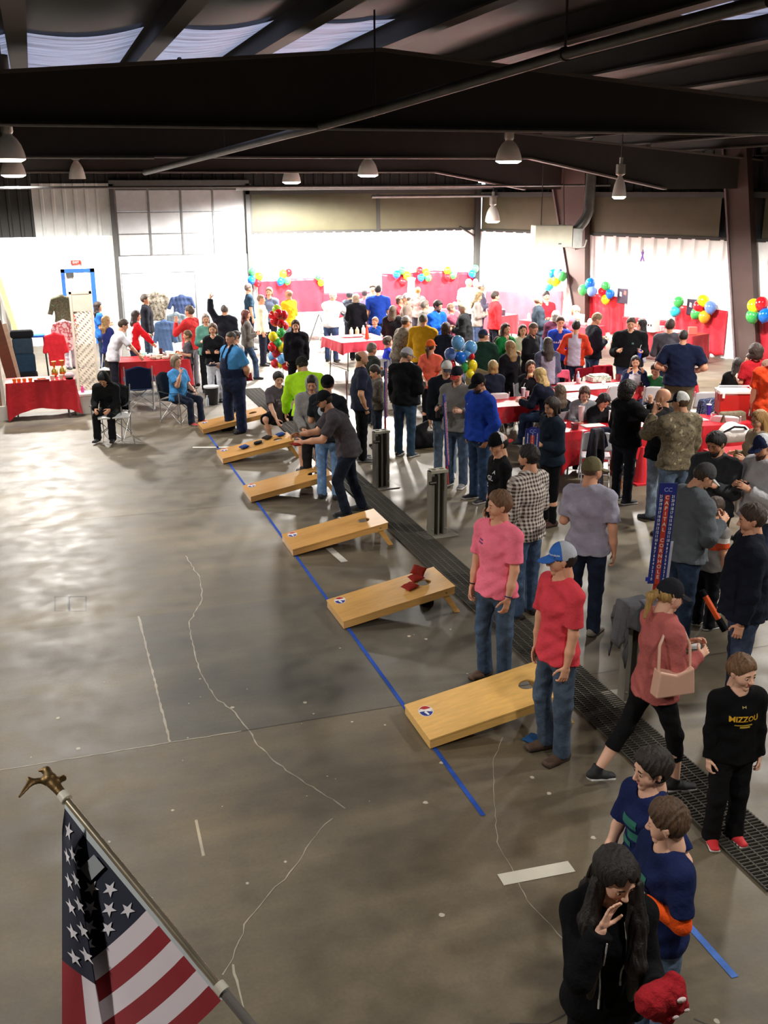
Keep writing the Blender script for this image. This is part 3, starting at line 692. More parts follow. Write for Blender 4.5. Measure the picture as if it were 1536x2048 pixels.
# tapes
def tape(pts, w, m, label, cat='tape', group=None):
    o = ribbon('floor_tape', pts, w, m, z=.003, kind=False); tag(o, label, cat, group); return o
XL = 2.608
tape([(XL, at(965, 1632)[1]), (XL, 19.3)], .036, mat('cloth', '2a4fa8'), 'long blue tape strip on the floor under the fronts of the boards')
tape([(3.33, 4.35), (3.33, 3.88)], .045, mat('cloth', '4f74bf'), 'short piece of blue tape on the floor behind the boy in jeans')
tape([(2.43, 5.08), (2.93, 5.06)], .115, mat('paint', 'c6c1b2'), 'wide cream tape strip on the floor, nearest the camera')
tape([(3.06, 11.62), (3.11, 11.08)], .09, mat('paint', 'c9c6bc'), 'short white tape strip on the floor just in front of the third board')
tape([(2.2, 17.4), (2.82, 17.2)], .09, mat('paint', 'c9c6bc'), 'far white tape strip on the floor crossing the blue line')
tape([(3.05, 12.45), (3.95, 12.72)], .05, mat('paint', 'a9a79f'), 'thin grey strip on the floor beside the throwing man reaching the grate')

# walls --------------------------------------------------------------
def corr(name, p0, p1, z0, z1, m, pitch=.3, depth=.035, side=1, parent=None):
    """ribbed metal wall sheet from p0 to p1"""
    p0, p1 = np.array(p0, float), np.array(p1, float); L = np.linalg.norm(p1-p0); d = (p1-p0)/L; n = np.array([d[1], -d[0]])*side
    prof = []; x = 0
    while x < L:
        for dx, q in ((0, 0), (pitch*.62, 0), (pitch*.70, 1), (pitch*.92, 1)): prof.append((min(x+dx, L), q*depth))
        x += pitch
    prof.append((L, 0)); V = []; F = []
    for (t, q) in prof: a = p0+d*t+n*q; V += [(a[0], a[1], z0), (a[0], a[1], z1)]
    for i in range(len(prof)-1): F.append((2*i, 2*i+2, 2*i+3, 2*i+1))
    return MB().add(V, F).build(name, m, parent)
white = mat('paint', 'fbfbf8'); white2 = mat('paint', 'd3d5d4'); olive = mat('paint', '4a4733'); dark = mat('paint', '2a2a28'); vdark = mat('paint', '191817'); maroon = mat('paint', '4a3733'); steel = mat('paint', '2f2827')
struct(corr('wall_back', (-1.15, BACKY), (2.12, BACKY), 0, 3.0, white))
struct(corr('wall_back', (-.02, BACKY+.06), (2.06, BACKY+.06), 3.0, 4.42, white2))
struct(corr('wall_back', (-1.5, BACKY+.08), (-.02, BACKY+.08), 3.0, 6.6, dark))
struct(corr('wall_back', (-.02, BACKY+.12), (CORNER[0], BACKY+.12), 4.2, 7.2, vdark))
struct(corr('wall_back', (5.9, BACKY), (CORNER[0], BACKY), 0, 3.0, white))
ins = MB()        # insulation blanket above, bays divided by girts
def blanket(p0, p1, z0, z1, n, name):
    p0, p1 = np.array(p0, float), np.array(p1, float); d = p1-p0; L = np.linalg.norm(d); nn = np.array([d[1], -d[0]])/L
    def fn(u, v):
        b = .05*abs(math.sin(u*n*PI))**.6*math.sin(v*PI)**.5; q = p0+d*u+nn*(b+.02); return (q[0], q[1], z0+(z1-z0)*v)
    return struct(MB().grid(fn, n*10, 10).build(name, olive, smooth=True))
blanket((6.05, BACKY), (9.9, BACKY), 3.04, 4.12, 1, 'wall_insulation'); blanket((10.0, BACKY), (13.2, BACKY), 3.04, 4.12, 1, 'wall_insulation')
o = MB().box((5.9, BACKY-.03, 2.98), (CORNER[0], BACKY+.1, 3.06)).box((9.9, BACKY-.05, 3.0), (10.0, BACKY+.05, 4.3)).box((5.86, BACKY-.06, 3.0), (6.06, BACKY+.05, 4.4)).box((5.86, BACKY-.1, 4.1), (CORNER[0]+.3, BACKY+.05, 4.25)).build('trim_1', dark); struct(o)
C0 = CORNER; Wp = lambda t, off=0.0: C0+WD*t-WN*off
# right wall, slanting toward the camera
struct(corr('wall_right', Wp(0), Wp(16), 0, 2.96, white, pitch=.42, depth=.07, side=1))
blanket(Wp(.15), Wp(3.6), 3.0, 4.0, 1, 'wall_insulation'); blanket(Wp(4.5), Wp(8.6), 3.0, 4.0, 1, 'wall_insulation'); blanket(Wp(9.8), Wp(14), 3.0, 4.0, 1, 'wall_insulation')
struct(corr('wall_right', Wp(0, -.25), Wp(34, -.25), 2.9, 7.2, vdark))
a, b = Wp(0, -.05), Wp(16, -.05); m = MB()
def wbox(m, t0, t1, o0, o1, z0, z1, mi=0):
    P = [Wp(t0, o0), Wp(t1, o0), Wp(t1, o1), Wp(t0, o1)]; V = [(p[0], p[1], z) for z in (z0, z1) for p in P]
    return m.add(V, [(0,3,2,1),(4,5,6,7),(0,1,5,4),(1,2,6,5),(2,3,7,6),(3,0,4,7)], mi)
wbox(m, 0, 16, -.06, .06, 2.94, 3.02); wbox(m, 0, 16, -.06, .08, 3.98, 4.12); struct(m.build('trim_2', dark))
# other walls that close the hall
struct(MB().box((-9.2, -4, 0), (-9.0, 44, 7.4)).build('wall_left', mat('paint', '8a8880')))
struct(MB().box((-9.2, -4.2, 0), (26, -4, 7.4)).build('wall_front', mat('paint', '8f8c84')))
struct(MB().box((-9, BACKY+.1, 0), (-1.15, BACKY+.3, 7.4)).build('wall_back', mat('paint', '8a8880')))
struct(MB().box((19.1, -4, 0), (19.3, 16.6, 7.4)).build('wall_right', mat('paint', '8a8880')))
# brick partition at the left edge with a white skirting
struct(MB().box((-4.5, 20.85, .27), (-.93, 21.0, 1.75)).build('wall_partition', mat('brick', 'a5765a')))
struct(MB().box((-4.5, 20.86, 1.75), (-1.0, 21.0, 2.9)).build('wall_partition', mat('paint', 'b7aeac')))
struct(MB().box((-4.5, 20.8, 0), (-.86, 21.02, .27)).box((-.955, 20.84, .27), (-.90, 21.02, 2.9)).build('baseboard_left', mat('paint', 'd2cfc6')))
struct(MB().box((-4.5, 20.85, 2.9), (-1.0, 21.0, 6.6)).build('wall_partition', dark))

# roller door, half open, daylight behind ---------------------------
dt = empty('door_1', (4.02, BACKY, 0)); struct(dt)
m = MB()
DX0, DX1 = -1.83, 1.83
for i in range(4):
    x0 = DX0+(DX1-DX0)*i/4
    for j in range(3):
        z0 = 2.44+j*.6
        m.box((x0+.02, .02, z0+.012), (x0+(DX1-DX0)/4-.02, .07, z0+.588))
m.build('door_panel', mat('paint', 'babcc0'), dt, bev=.008)
m = MB()
for i in range(5): x = DX0+(DX1-DX0)*i/4; m.box((x-.025, -.0, 2.42), (x+.025, .08, 4.26))
for j in range(4): m.box((DX0, .01, 2.42+j*.6), (DX1, .075, 2.45+j*.6))
m.build('door_stile', mat('metal', '8d8f90'), dt)
m = MB()
for sx in (-1, 1): m.box((sx*1.92-.06, -.1, 0), (sx*1.92+.06, .12, 4.4))
m.box((-1.98, -.1, 4.26), (1.98, .12, 4.5)).build('door_frame', mat('paint', '4c4c4c'), dt)
# yard outside the open door
struct(MB().box((-6, BACKY+.3, -.1), (20, 60, -.01)).build('ground', mat('paint', 'd8d6d0')))
# exit door, blue frame
ed = empty('door_2', (1.0, BACKY, 0)); struct(ed)
MB().box((-.46, -.05, 0), (-.36, .05, 2.12)).box((.34, -.05, 0), (.46, .05, 2.12)).box((-.46, -.05, 2.02), (.46, .05, 2.12)).build('door_frame', mat('paint', '1c5fb4'), ed)
MB().box((-.36, -.02, 0), (.34, .03, 2.02)).build('door_leaf', mat('paint', 'f2f2f0'), ed)
MB().box((-.32, -.12, 1.9), (-.12, -.02, 2.02)).build('door_closer', mat('metal', '555555'), ed)
es = empty('exit_sign', (.97, BACKY-.08, 2.30), 0, 'small red lit exit sign on the white wall above the blue door frame', 'exit sign')
MB().box((-.13, -.03, -.055), (.13, .05, .055)).build('sign_box', mat('glow', 'c81e12', None, .8), es)
V, F = text_geo('EXIT', .085, .002); MB().add([(x, -.034, y) for x, y, z in V], F).build('lettering', mat('plastic', 'f2d0c8'), es)

# roof and frames ---------------------------------------------------
RX, RZ = 4.2, 6.35
def roofz(x): return RZ-.085*abs(x-RX)
roofm = mat('paint', '2b2822'); roofd = mat('paint', '2d2926')
def roof_strip(x0, x1, y0, y1, m, name, sag=.1):
    def fn(u, v):
        x = x0+(x1-x0)*u; return (x, y0+(y1-y0)*v, roofz(x)-sag*math.sin(PI*u)+.012*math.sin(v*37+u*3))
    return struct(MB().grid(fn, 10, 60).build(name, m, smooth=True))
pur = []
x = -9.3
while x < 21: pur.append(x); x += 1.55
for i in range(len(pur)-1): roof_strip(pur[i], pur[i+1], -4, BACKY+.2, roofm, 'ceiling')
struct(MB().box((-9.3, -4.2, 7.0), (26, BACKY+1, 7.2)).build('ceiling', vdark))
m = 0
for i, x in enumerate(pur):
    z = roofz(x); m = MB().box((x-.1, -4, z-.30), (x+.1, BACKY+.1, z-.27)).box((x-.02, -4, z-.28), (x+.02, BACKY+.1, z+.02)); struct(m.build('roof_purlin', roofd))
def skylight(x0, x1, y0, y1):
    def fn(u, v):
        x = x0+(x1-x0)*u; return (x, y0+(y1-y0)*v, roofz(x)-.1*math.sin(PI*min(max((x-pur[int((x+9.3)//1.55)])/1.55, 0), 1))-.03)
    struct(MB().grid(fn, 12, 12).build('window_1', mat('skylight', 'b9c6ee', None, SKYL), smooth=True))
SKYL = .5
for i in range(len(pur)-1):
    a_, b_ = pur[i]+.12, pur[i+1]-.12
    if -1.5 < a_ < 4.6: skylight(a_, b_, 13.35, 17.6)
    if 5 < a_ < 7.5: skylight(a_, b_, 9.6, 10.5)
def frame(Y, zb, ztop_fn, x0, x1, haunch=None, colx=None):
    t = empty('roof_frame', (0, Y, 0)); struct(t)
    top = [(x, ztop_fn(x)) for x in (x0, -2, RX, 8, x1)]
    bot = [(x1, zb-(.0 if not haunch else 0)), (x0, zb)]
    if haunch: bot = [(x1, haunch[2]), (haunch[1], haunch[2]), (haunch[0], zb), (x0, zb)]
    MB().prism(top+bot, 'y', -.015, .015).build('web', steel, t)
    fl_ = MB()
    def flange(P, w=.11, th=.018):
        for (a0, a1), (b0, b1) in zip(P[:-1], P[1:]): fl_.prism([(a0, a1-th), (b0, b1-th), (b0, b1+th), (a0, a1+th)], 'y', -w, w)
    flange(top); flange(bot[::-1] if not haunch else bot[1:])
    fl_.build('flange', mat('paint', '5c5250'), t)
    return t
frame(13.0, 4.97, lambda x: 5.86-.083*abs(x-RX)+.0, -5.5, 14.5)
frame(22.4, 4.88, lambda x: 5.95-.085*abs(x-RX), -8, 17.2, haunch=(10.8, 14.4, 4.2))
frame(27.6, 4.66, lambda x: 5.98-.085*abs(x-RX), -9, 15, haunch=(10.5, 13.2, 4.2))
for x in (-1.0, 1.9, 8.2, 11.8):      # knee braces from the purlins down to frame
    struct(MB().tube([(x, 13.0, 5.1), (x+.02, 14.1, roofz(x)-.35)], .035, 6).build('roof_brace', steel))
# columns on the right wall: tapered steel, maroon brown
def column(pxl, pxr, ylo, yhi, name='column'):
    # bottom and top widths read at two heights
    pa = atW(pxl[0], yhi, .25); pb = atW(pxr[0], yhi, .25); pc = atW(pxl[1], ylo, .25); pd = atW(pxr[1], ylo, .25)
    ta, tb, tcn, td = [WD@(p[:2]-C0) for p in (pa, pb, pc, pd)]
    zt, zl = pa[2], pc[2]
    e0 = (tcn-ta)/(zl-zt); e1 = (td-tb)/(zl-zt); L = lambda z: ta+(z-zt)*e0; R_ = lambda z: tb+(z-zt)*e1
    def q(t, o, z): p = Wp(t, o); return (p[0], p[1], z)
    z0, z1 = 0.0, 6.2; t = empty(name, (0, 0, 0)); struct(t)
    V = [q(L(z0), .06, z0), q(R_(z0), .06, z0), q(R_(z1), .06, z1), q(L(z1), .06, z1), q(L(z0), .30, z0), q(R_(z0), .30, z0), q(R_(z1), .30, z1), q(L(z1), .30, z1)]
    MB().add(V, [(0,1,2,3),(4,7,6,5),(0,4,5,1),(1,5,6,2),(2,6,7,3),(3,7,4,0)]).build('web', maroon, t)
    V = [q(L(z)+d_, o_, z) for z in (z0, z1) for d_, o_ in ((-.03, .02), (.02, .02), (.02, .36), (-.03, .36))]
    MB().add(V, [(0,3,2,1),(4,5,6,7),(0,1,5,4),(1,2,6,5),(2,3,7,6),(3,0,4,7)]).build('flange', mat('paint', '6a5a5c'), t)
column((1127, 1150), (1172, 1172), 620, 480); column((1456, 1472), (1500, 1514), 680, 400)
struct(MB().box((CORNER[0]-.16, BACKY-.18, 0), (CORNER[0]+.0, BACKY-.02, 4.4)).tube([(12.6, 30.9, 3.1), (13.2, 30.9, 2.75)], .03, 6).build('column', dark))
# pipes under the roof
pg = mat('metal', '6c6c6c', None, None, .5)
p0 = np.array(at(290, 345, 5.05)); zt = 5.05
struct(MB().tube([atY(290, 345, 22), atY(560, 273, 14.6), atY(648, 250, 12.75), atY(750, 222, 12.2), atY(1130, 108, 9.6), atY(1536, 0, 7.6)], .055, 14).build('roof_pipe', pg, smooth=True))
for px_, py_, Y_ in ((1130, 108, 9.6), (750, 222, 12.6), (450, 303, 18)):
    a_ = atY(px_, py_, Y_); struct(MB().tube([tuple(a_), (a_[0], a_[1], roofz(a_[0])-.05)], .012, 6).tube([(a_[0], a_[1]-.02, a_[2]), (a_[0], a_[1]+.02, a_[2])], .068, 12).build('pipe_hanger', steel))
for (Y_, z_, xa, xb, r_) in ((12.86, 4.95, -9, 19, .025), (22.2, 4.86, -9, 2.4, .03), (30.4, 4.28, 5.5, 15, .07), (30.2, 4.02, 9.5, 15, .05), (26.0, 4.3, -1, 15, .03)):
    struct(MB().tube([(xa, Y_, z_), (xb, Y_, z_)], r_, 8).build('roof_pipe', pg, smooth=True))
# open-lattice purlin lines crossing the far bays
for Y_ in (17.5, 25.0, 29.2):
    m = MB()
    for k in range(26):
        x = -8+k; m.tube([(x, Y_, 5.55), (x+.5, Y_, 5.25)], .018, 5).tube([(x+.5, Y_, 5.25), (x+1, Y_, 5.55)], .018, 5)
    m.tube([(-8, Y_, 5.55), (18, Y_, 5.55)], .025, 6).tube([(-8, Y_, 5.25), (18, Y_, 5.25)], .025, 6); struct(m.build('roof_girder', steel))

# heater with its duct ---------------------------------------------
hp = atY(1112, 472, 24.5); ht = empty('unit_heater', tuple(hp), -.25, 'cream box heater hanging below the roof beside the second brown column', 'heater')
MB().box((-.60, -.3, -.27), (.36, .3, .27)).build('cabinet', mat('paint', 'b4b1a0'), ht, bev=.02)
MB().box((.37, -.28, -.3), (.62, .28, .2)).build('burner_box', mat('metal', '8f8f8c'), ht, bev=.01)
MB().tube([(.5, 0, -.33), (.75, 0, -.28), (.8, 0, -.1)], .03, 8).build('gas_pipe', mat('metal', '9a9a92'), ht, smooth=True)
MB().box((.0, -.305, -.2), (.08, -.298, -.16)).build('nameplate', mat('plastic', '55534c'), ht)
MB().tube([(.5, 0, .1), (.72, 0, .38), (.82, 0, .6), (.84, 0, 1.75)], .13, 14).build('flue_pipe', mat('metal', '6d6d6b'), ht, smooth=True)
MB().tube([(-.4, 0, .27), (-.4, 0, 1.9)], .012, 6).tube([(.2, 0, .27), (.1, 0, 1.9)], .012, 6).build('hanger_rod', steel, ht)

# high bay lamps ----------------------------------------------------
alum = mat('paint', 'dddbd6', None, None, .4)
def bell(px, py, Y, d=.55, on=True, label='', watts=0, pos=None, bright=10):
    p = atY(px, py, Y) if pos is None else np.array(pos)
    t = empty('high_bay_lamp', tuple(p), 0, label, 'ceiling lamp', 'bell shaped ceiling lamps')
    r = d/2
    prof = [(r, 0), (r*1.0, .03), (r*.93, .12), (r*.78, .24), (r*.55, .34), (r*.32, .40), (r*.28, .43)]
    MB().lathe(prof+[(r*.25, .425), (r*.52, .33), (r*.75, .23), (r*.9, .11), (r*.96, .0)], n=28).build('reflector', alum, t, smooth=True)
    MB().lathe([(.0, .66), (.1, .66), (.105, .46), (r*.3, .42)], n=16).box((-.03, -.03, .66), (.03, .03, .8)).build('ballast_housing', mat('metal', 'a5a39c'), t, smooth=True)
    MB().tube([(0, 0, .8), (0, 0, max(.9, roofz(p[0])-p[2]-.05))], .012, 6).build('hanger_rod', steel, t)
    if on:
        MB().lathe([(0, -.055), (r*.7, -.05), (r*.97, -.012), (r*.97, .02), (0, .02)], n=24).build('lamp_lens', mat('glow', 'fff3dc', None, bright), t, smooth=True)
        if watts: spot((0, 0, -.10), watts, angle=168 if watts > 2000 else 150, blend=.35, parent=t, size=.22)
    return t
lamp_specs = [(10, 232, 13.6, .64, 480, 'large bell lamp cut by the left edge, highest of the left three'), (20, 318, 20.5, .55, 1100, 'bell lamp at the left edge, middle of the left three'), (27, 350, 26.0, .55, 3800, 'bell lamp at the left edge, lowest of the left three'),
              (1017, 322, 21.2, .56, 1900, 'bright bell lamp hanging right of centre, biggest in the middle'), (736, 350, 27.0, .54, 4600, 'bell lamp hanging at the centre of the hall'), (583, 364, 28.6, .5, 4600, 'bell lamp hanging left of the central lamp'),
              (1238, 393, 20.5, .3, 2400, 'bell lamp at the right in front of the glowing yellowish wall patch'), (985, 442, 28.0, .42, 3600, 'bell lamp hanging low in front of the corner post')]
for (px, py, Y, d, wt, lb) in lamp_specs: bell(px, py, Y, d, True, lb, wt)
bell(155, 358, 27.5, .4, False, 'unlit bell lamp above the white metal panel left of the roller door')
# unseen lamps outside the frame, added to brighten the hall
for (x, y, z, wt) in [(10.6, 12.0, 5.0, 1450), (9.5, 6.2, 5.0, 1150), (-3.2, 9.0, 5.0, 900), (-3.5, 4.0, 5.0, 750), (3.4, 2.0, 5.1, 420), (14.5, 15.5, 5.0, 1250), (-4.5, 16, 5.0, 350), (9.6, 1.0, 5.0, 450)]:
    bell(0, 0, 0, .55, True, 'unseen bell lamp above the view, added to brighten the hall', wt, pos=(x, y, z))
# ------------------------------------------------------------------ floor grates
gm = mat('paint', '4a463e', None, None, .75)
m = MB(); n = 30
for k in range(n): y = k/n; m.box((0, y, .008), (.44, y+.007, .02))
for x in (0, .085, .17, .255, .34, .43): m.box((x, 0, .006), (x+.008, 1, .018))
g0 = m.build('drain_grate', gm); MB().box((0, 0, .0015), (.44, .995, .005)).build('pit_shade_strip', mat('paint', '1a1815', None, None, .95), g0)  # flat dark sheet on the uncut floor, pit shade painted under the bars
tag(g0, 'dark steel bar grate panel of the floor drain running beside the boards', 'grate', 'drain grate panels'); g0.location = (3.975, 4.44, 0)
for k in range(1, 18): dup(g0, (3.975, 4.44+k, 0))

# ------------------------------------------------------------------ cornhole boards
def board(i, x, y, rz, label, wc, seal=True):
    t = empty('cornhole_board', (x, y, 0), rz, label, 'cornhole board', 'plywood cornhole boards along the blue line')
    wd = mat('wood', wc); wd2 = mat('wood', wc, None, 2.4)
    L, W = 1.22, .61; zf, zb = .092, .31; sl = (zb-zf)/L; hx, hy, hr = L-.23, W/2, .0765
    def T(a, w, z): return (a, w, zf+a*sl+z)
    # top plate with a round hole
    m = MB(); N = 32
    ring = [(hx+hr*math.cos(2*PI*k/N), hy+hr*math.sin(2*PI*k/N)) for k in range(N)]
    sq = []
    for k in range(N):
        c_, s_ = math.cos(2*PI*k/N), math.sin(2*PI*k/N); f = .16/max(abs(c_), abs(s_)); sq.append((hx+f*c_, hy+f*s_))
    for zz, fl_ in ((0, 1), (-.013, -1)):
        V = [T(a, w, zz) for a, w in ring+sq]; F = [(k, N+k, N+(k+1) % N, (k+1) % N) for k in range(N)]; m.add(V, F)
        for (a0, w0, a1, w1) in ((0, 0, hx-.16, W), (hx+.16, 0, L, W), (hx-.16, 0, hx+.16, hy-.16), (hx-.16, hy+.16, hx+.16, W)):
            m.add([T(a0, w0, zz), T(a1, w0, zz), T(a1, w1, zz), T(a0, w1, zz)], [(0, 1, 2, 3)])
    m.add([T(a, w, 0) for a, w in ring]+[T(a, w, -.013) for a, w in ring], [(k, (k+1) % N, N+(k+1) % N, N+k) for k in range(N)])
    P = [(0, 0), (L, 0), (L, W), (0, W)]; m.add([T(a, w, 0) for a, w in P]+[T(a, w, -.013) for a, w in P], [(k, (k+1) % 4, 4+(k+1) % 4, 4+k) for k in range(4)])
    m.build('top_panel', wd, t)
    # frame rails
    m = MB()
    def rail(a0, w0, a1, w1):
        V = [T(a, w, z) for z in (-.085, -.0135) for a, w in ((a0, w0), (a1, w0), (a1, w1), (a0, w1))]; m.add(V, [(0,3,2,1),(4,5,6,7),(0,1,5,4),(1,2,6,5),(2,3,7,6),(3,0,4,7)])
    rail(.006, .006, L-.006, .026); rail(.006, W-.026, L-.006, W-.006); rail(.006, .026, .026, W-.026); rail(L-.026, .026, L-.006, W-.026)
    m.build('frame', wd2, t)
    for w0 in (.03, W-.066):
        ml = MB(); a = L-.14
        V = [(a-.02, w0, zb-.06), (a+.05, w0, zb-.05), (L+.075, w0, 0), (L+.01, w0, 0)]; V = V+[(p[0], p[1]+.036, p[2]) for p in V]
        ml.add(V, [(0,3,2,1),(4,5,6,7),(0,1,5,4),(1,2,6,5),(2,3,7,6),(3,0,4,7)]); ml.build('leg', wd2, t)
    MB().tube([T(L-.1, -.002, -.045), T(L-.1, .004, -.045)], .008, 8).build('bolt', mat('metal', '8f8b80'), t)
    # oval club badge near the front corner: white rim, red, blue and white swoosh
    if seal:
        cx, cy = .115, W-.115
        if i == 0: cx, cy = .12, W-.20
        m = MB()
        def oval(rx, ry, z, mi, th0=0, th1=2*PI, off=(0, 0)):
            n = 28; pts = [T(cx+off[0]+rx*math.cos(th0+(th1-th0)*k/n), cy+off[1]+ry*math.sin(th0+(th1-th0)*k/n), z) for k in range(n+1)]; m.add(pts, [tuple(range(n+1))], mi)
        oval(.058, .088, .0015, 0); oval(.052, .081, .0022, 1, .25, PI*.85); oval(.052, .081, .0022, 2, PI*.95, PI*1.95); 
        m.add([T(cx-.05, cy+.03, .003), T(cx-.03, cy+.055, .003), T(cx+.045, cy-.02, .003), T(cx+.05, cy-.04, .003)], [(0, 1, 2, 3)], 0)
        m.add([T(cx-.02, cy-.01, .003), T(cx+.0, cy+.0, .003), T(cx+.01, cy-.065, .003), T(cx-.005, cy-.07, .003)], [(0, 1, 2, 3)], 0)
        m.build('badge', [mat('plastic', 'f0eeea'), mat('plastic', 'b3261e'), mat('plastic', '23348c')], t)
    return t
BY = [6.726, 9.18, 11.454, 13.822, 16.097, 18.327]; BX = [2.56, 2.553, 2.565, 2.515, 2.50, 2.52]
desc = ['smooth honey plywood cornhole board nearest the camera, beside the red t-shirt boy', 'cornhole board with two red bean bags lying near its hole', 'cornhole board with a pale lit corner around the hole, in front of the throwing man',
        'cornhole board whose hole end is hidden behind the leaning throwing man', 'cornhole board with three bean bags on it, in front of the crouching boy', 'farthest cornhole board, behind the legs of the man in overalls']
wcs = ['f0be6c', 'dba860', 'd6a05a', 'd09a54', 'd09a54', 'd09a54']
for i in range(6): board(i, BX[i], BY[i], [0, .02, -.002, .006, .004, .012][i], desc[i], wcs[i])
def boardpt(i, a, w): 
    rz = [0, .02, -.002, .006, .004, .012][i]; c_, s_ = math.cos(rz), math.sin(rz)
    return (BX[i]+a*c_-w*s_, BY[i]+a*s_+w*c_, .092+a*.1787)
def bag(loc, rz, col, label, tilt=(0, 0), sz=.15, group='bean bags'):
    m = MB()
    def fn(sg):
        def f(u, v):
            x, y = (u-.5)*2, (v-.5)*2; r = (1-abs(x)**2.6)*(1-abs(y)**2.6); return (x*sz/2*(1-.06*(1-y*y)), y*sz/2*(1-.06*(1-x*x)), .022+sg*.022*max(r, 0)**.45+.002*math.sin(x*7+y*5))
        return f
    m.grid(fn(1), 12, 12).grid(fn(-1), 12, 12); o = m.build('bean_bag', mat('cloth', col), None, smooth=True, autos=False)
    o.location = loc; o.rotation_euler = (tilt[0], tilt[1], rz); tag(o, label, 'bean bag', group); return o
p = boardpt(1, .82, .27); bag((p[0], p[1], p[2]+.004), .3, '8f2a20', 'red bean bag lying flat on the second board, nearer the front of the pair', (0, -.178))
p = boardpt(1, .95, .43); bag((p[0], p[1], p[2]+.004), .1, '8f2a20', 'red bean bag with a raised corner beside the hole of the second board', (.1, -.178))
p = boardpt(1, 1.0, .5); bag((p[0], p[1], p[2]+.045), .9, '932d22', 'red bean bag leaning on another one at the hole of the second board', (.25, -.4))
bag((*at(1067, 1483)[:2], 0.0), .5, '27507f', 'blue bean bag on the concrete floor beside the brown boots')
p = boardpt(4, .42, .30); bag((p[0], p[1], p[2]+.004), .3, '27427c', 'navy blue bean bag on the fifth board, left of the two others', (0, -.178))
p = boardpt(4, .66, .33); bag((p[0], p[1], p[2]+.004), -.2, '1d1c1f', 'black bean bag in the middle of the fifth board', (0, -.178))
p = boardpt(4, 1.08, .48); bag((p[0], p[1], p[2]+.004), .2, '27427c', 'blue bean bag at the top end of the fifth board by the boy', (0, -.178))
p = boardpt(4, .85, .5); bag((p[0], p[1], p[2]+.004), .6, '2a211c', 'dark brown bean bag under the hand of the crouching boy', (0, -.178))
tag(MB().box((-.07, -.05, 0), (.07, .05, .06)).box((-.05, -.04, .06), (.04, .03, .1)).build('camera_bag', mat('cloth', '1a1817'), loc=(*at(853, 1208)[:2], 0), bev=.012), 'small black bag on the floor under the second board', 'bag')

# ------------------------------------------------------------------ steel posts with score boards
def post(x, y, label, rz=0.0):
    t = empty('steel_post', (x, y, 0), rz, label, 'post', 'steel posts on plates beside the grate')
    st = mat('paint', '77746a', None, None, .45)
    MB().box((-.22, -.17, 0), (.25, .15, .014)).build('base_plate', mat('paint', '8d887c', None, None, .5), t, bev=.003)
    m = MB().box((-.10, -.075, .014), (-.06, .055, .85)).box((.08, -.075, .014), (.12, .055, .85)).box((-.06, .035, .014), (.08, .055, .85)).box((.0, -.06, .014), (.02, .04, .85)); m.build('column', st, t)
    # cap plate with two round holes
    m = MB()
    for cx in (-.045, .065):
        N = 16; r = .036; ri = [(cx+r*math.cos(2*PI*k/N), -.01+r*math.sin(2*PI*k/N)) for k in range(N)]
        ro = []
        for k in range(N):
            c_, s_ = math.cos(2*PI*k/N), math.sin(2*PI*k/N); f = 1/max(abs(c_)/.055, abs(s_)/.075); ro.append((cx+f*c_, -.01+f*s_))
        for z in (.85, .87): m.add([(a, b, z) for a, b in ri+ro], [(k, N+k, N+(k+1) % N, (k+1) % N) for k in range(N)])
        m.add([(a, b, .85) for a, b in ri]+[(a, b, .87) for a, b in ri], [(k, (k+1) % N, N+(k+1) % N, N+k) for k in range(N)])
    m.box((-.11, -.085, .835), (.13, -.08, .87)).build('cap_plate', mat('paint', 'a5a08f'), t)
    MB().tube([(-.14, -.09, .72), (-.05, -.09, .72)], .022, 8).box((-.10, -.1, .74), (-.04, -.07, .80)).build('clamp', mat('metal', '3b3833'), t)
    b = MB()
    for dx in (-.08, .10): b.ball((dx, -.078, .1), .012, 8)
    b.build('bolt', mat('metal', 'b5b0a2'), t, smooth=True)
    return t
post(4.53, 6.99, 'dark steel post behind the woman in the rose top, clothes draped on it', -.1)
post(4.50, 11.68, 'steel post with a cola bottle standing on its base plate', .1)
post(4.50, 14.0, 'farthest steel post on a plate, beside the legs of the navy t-shirt man', .1)
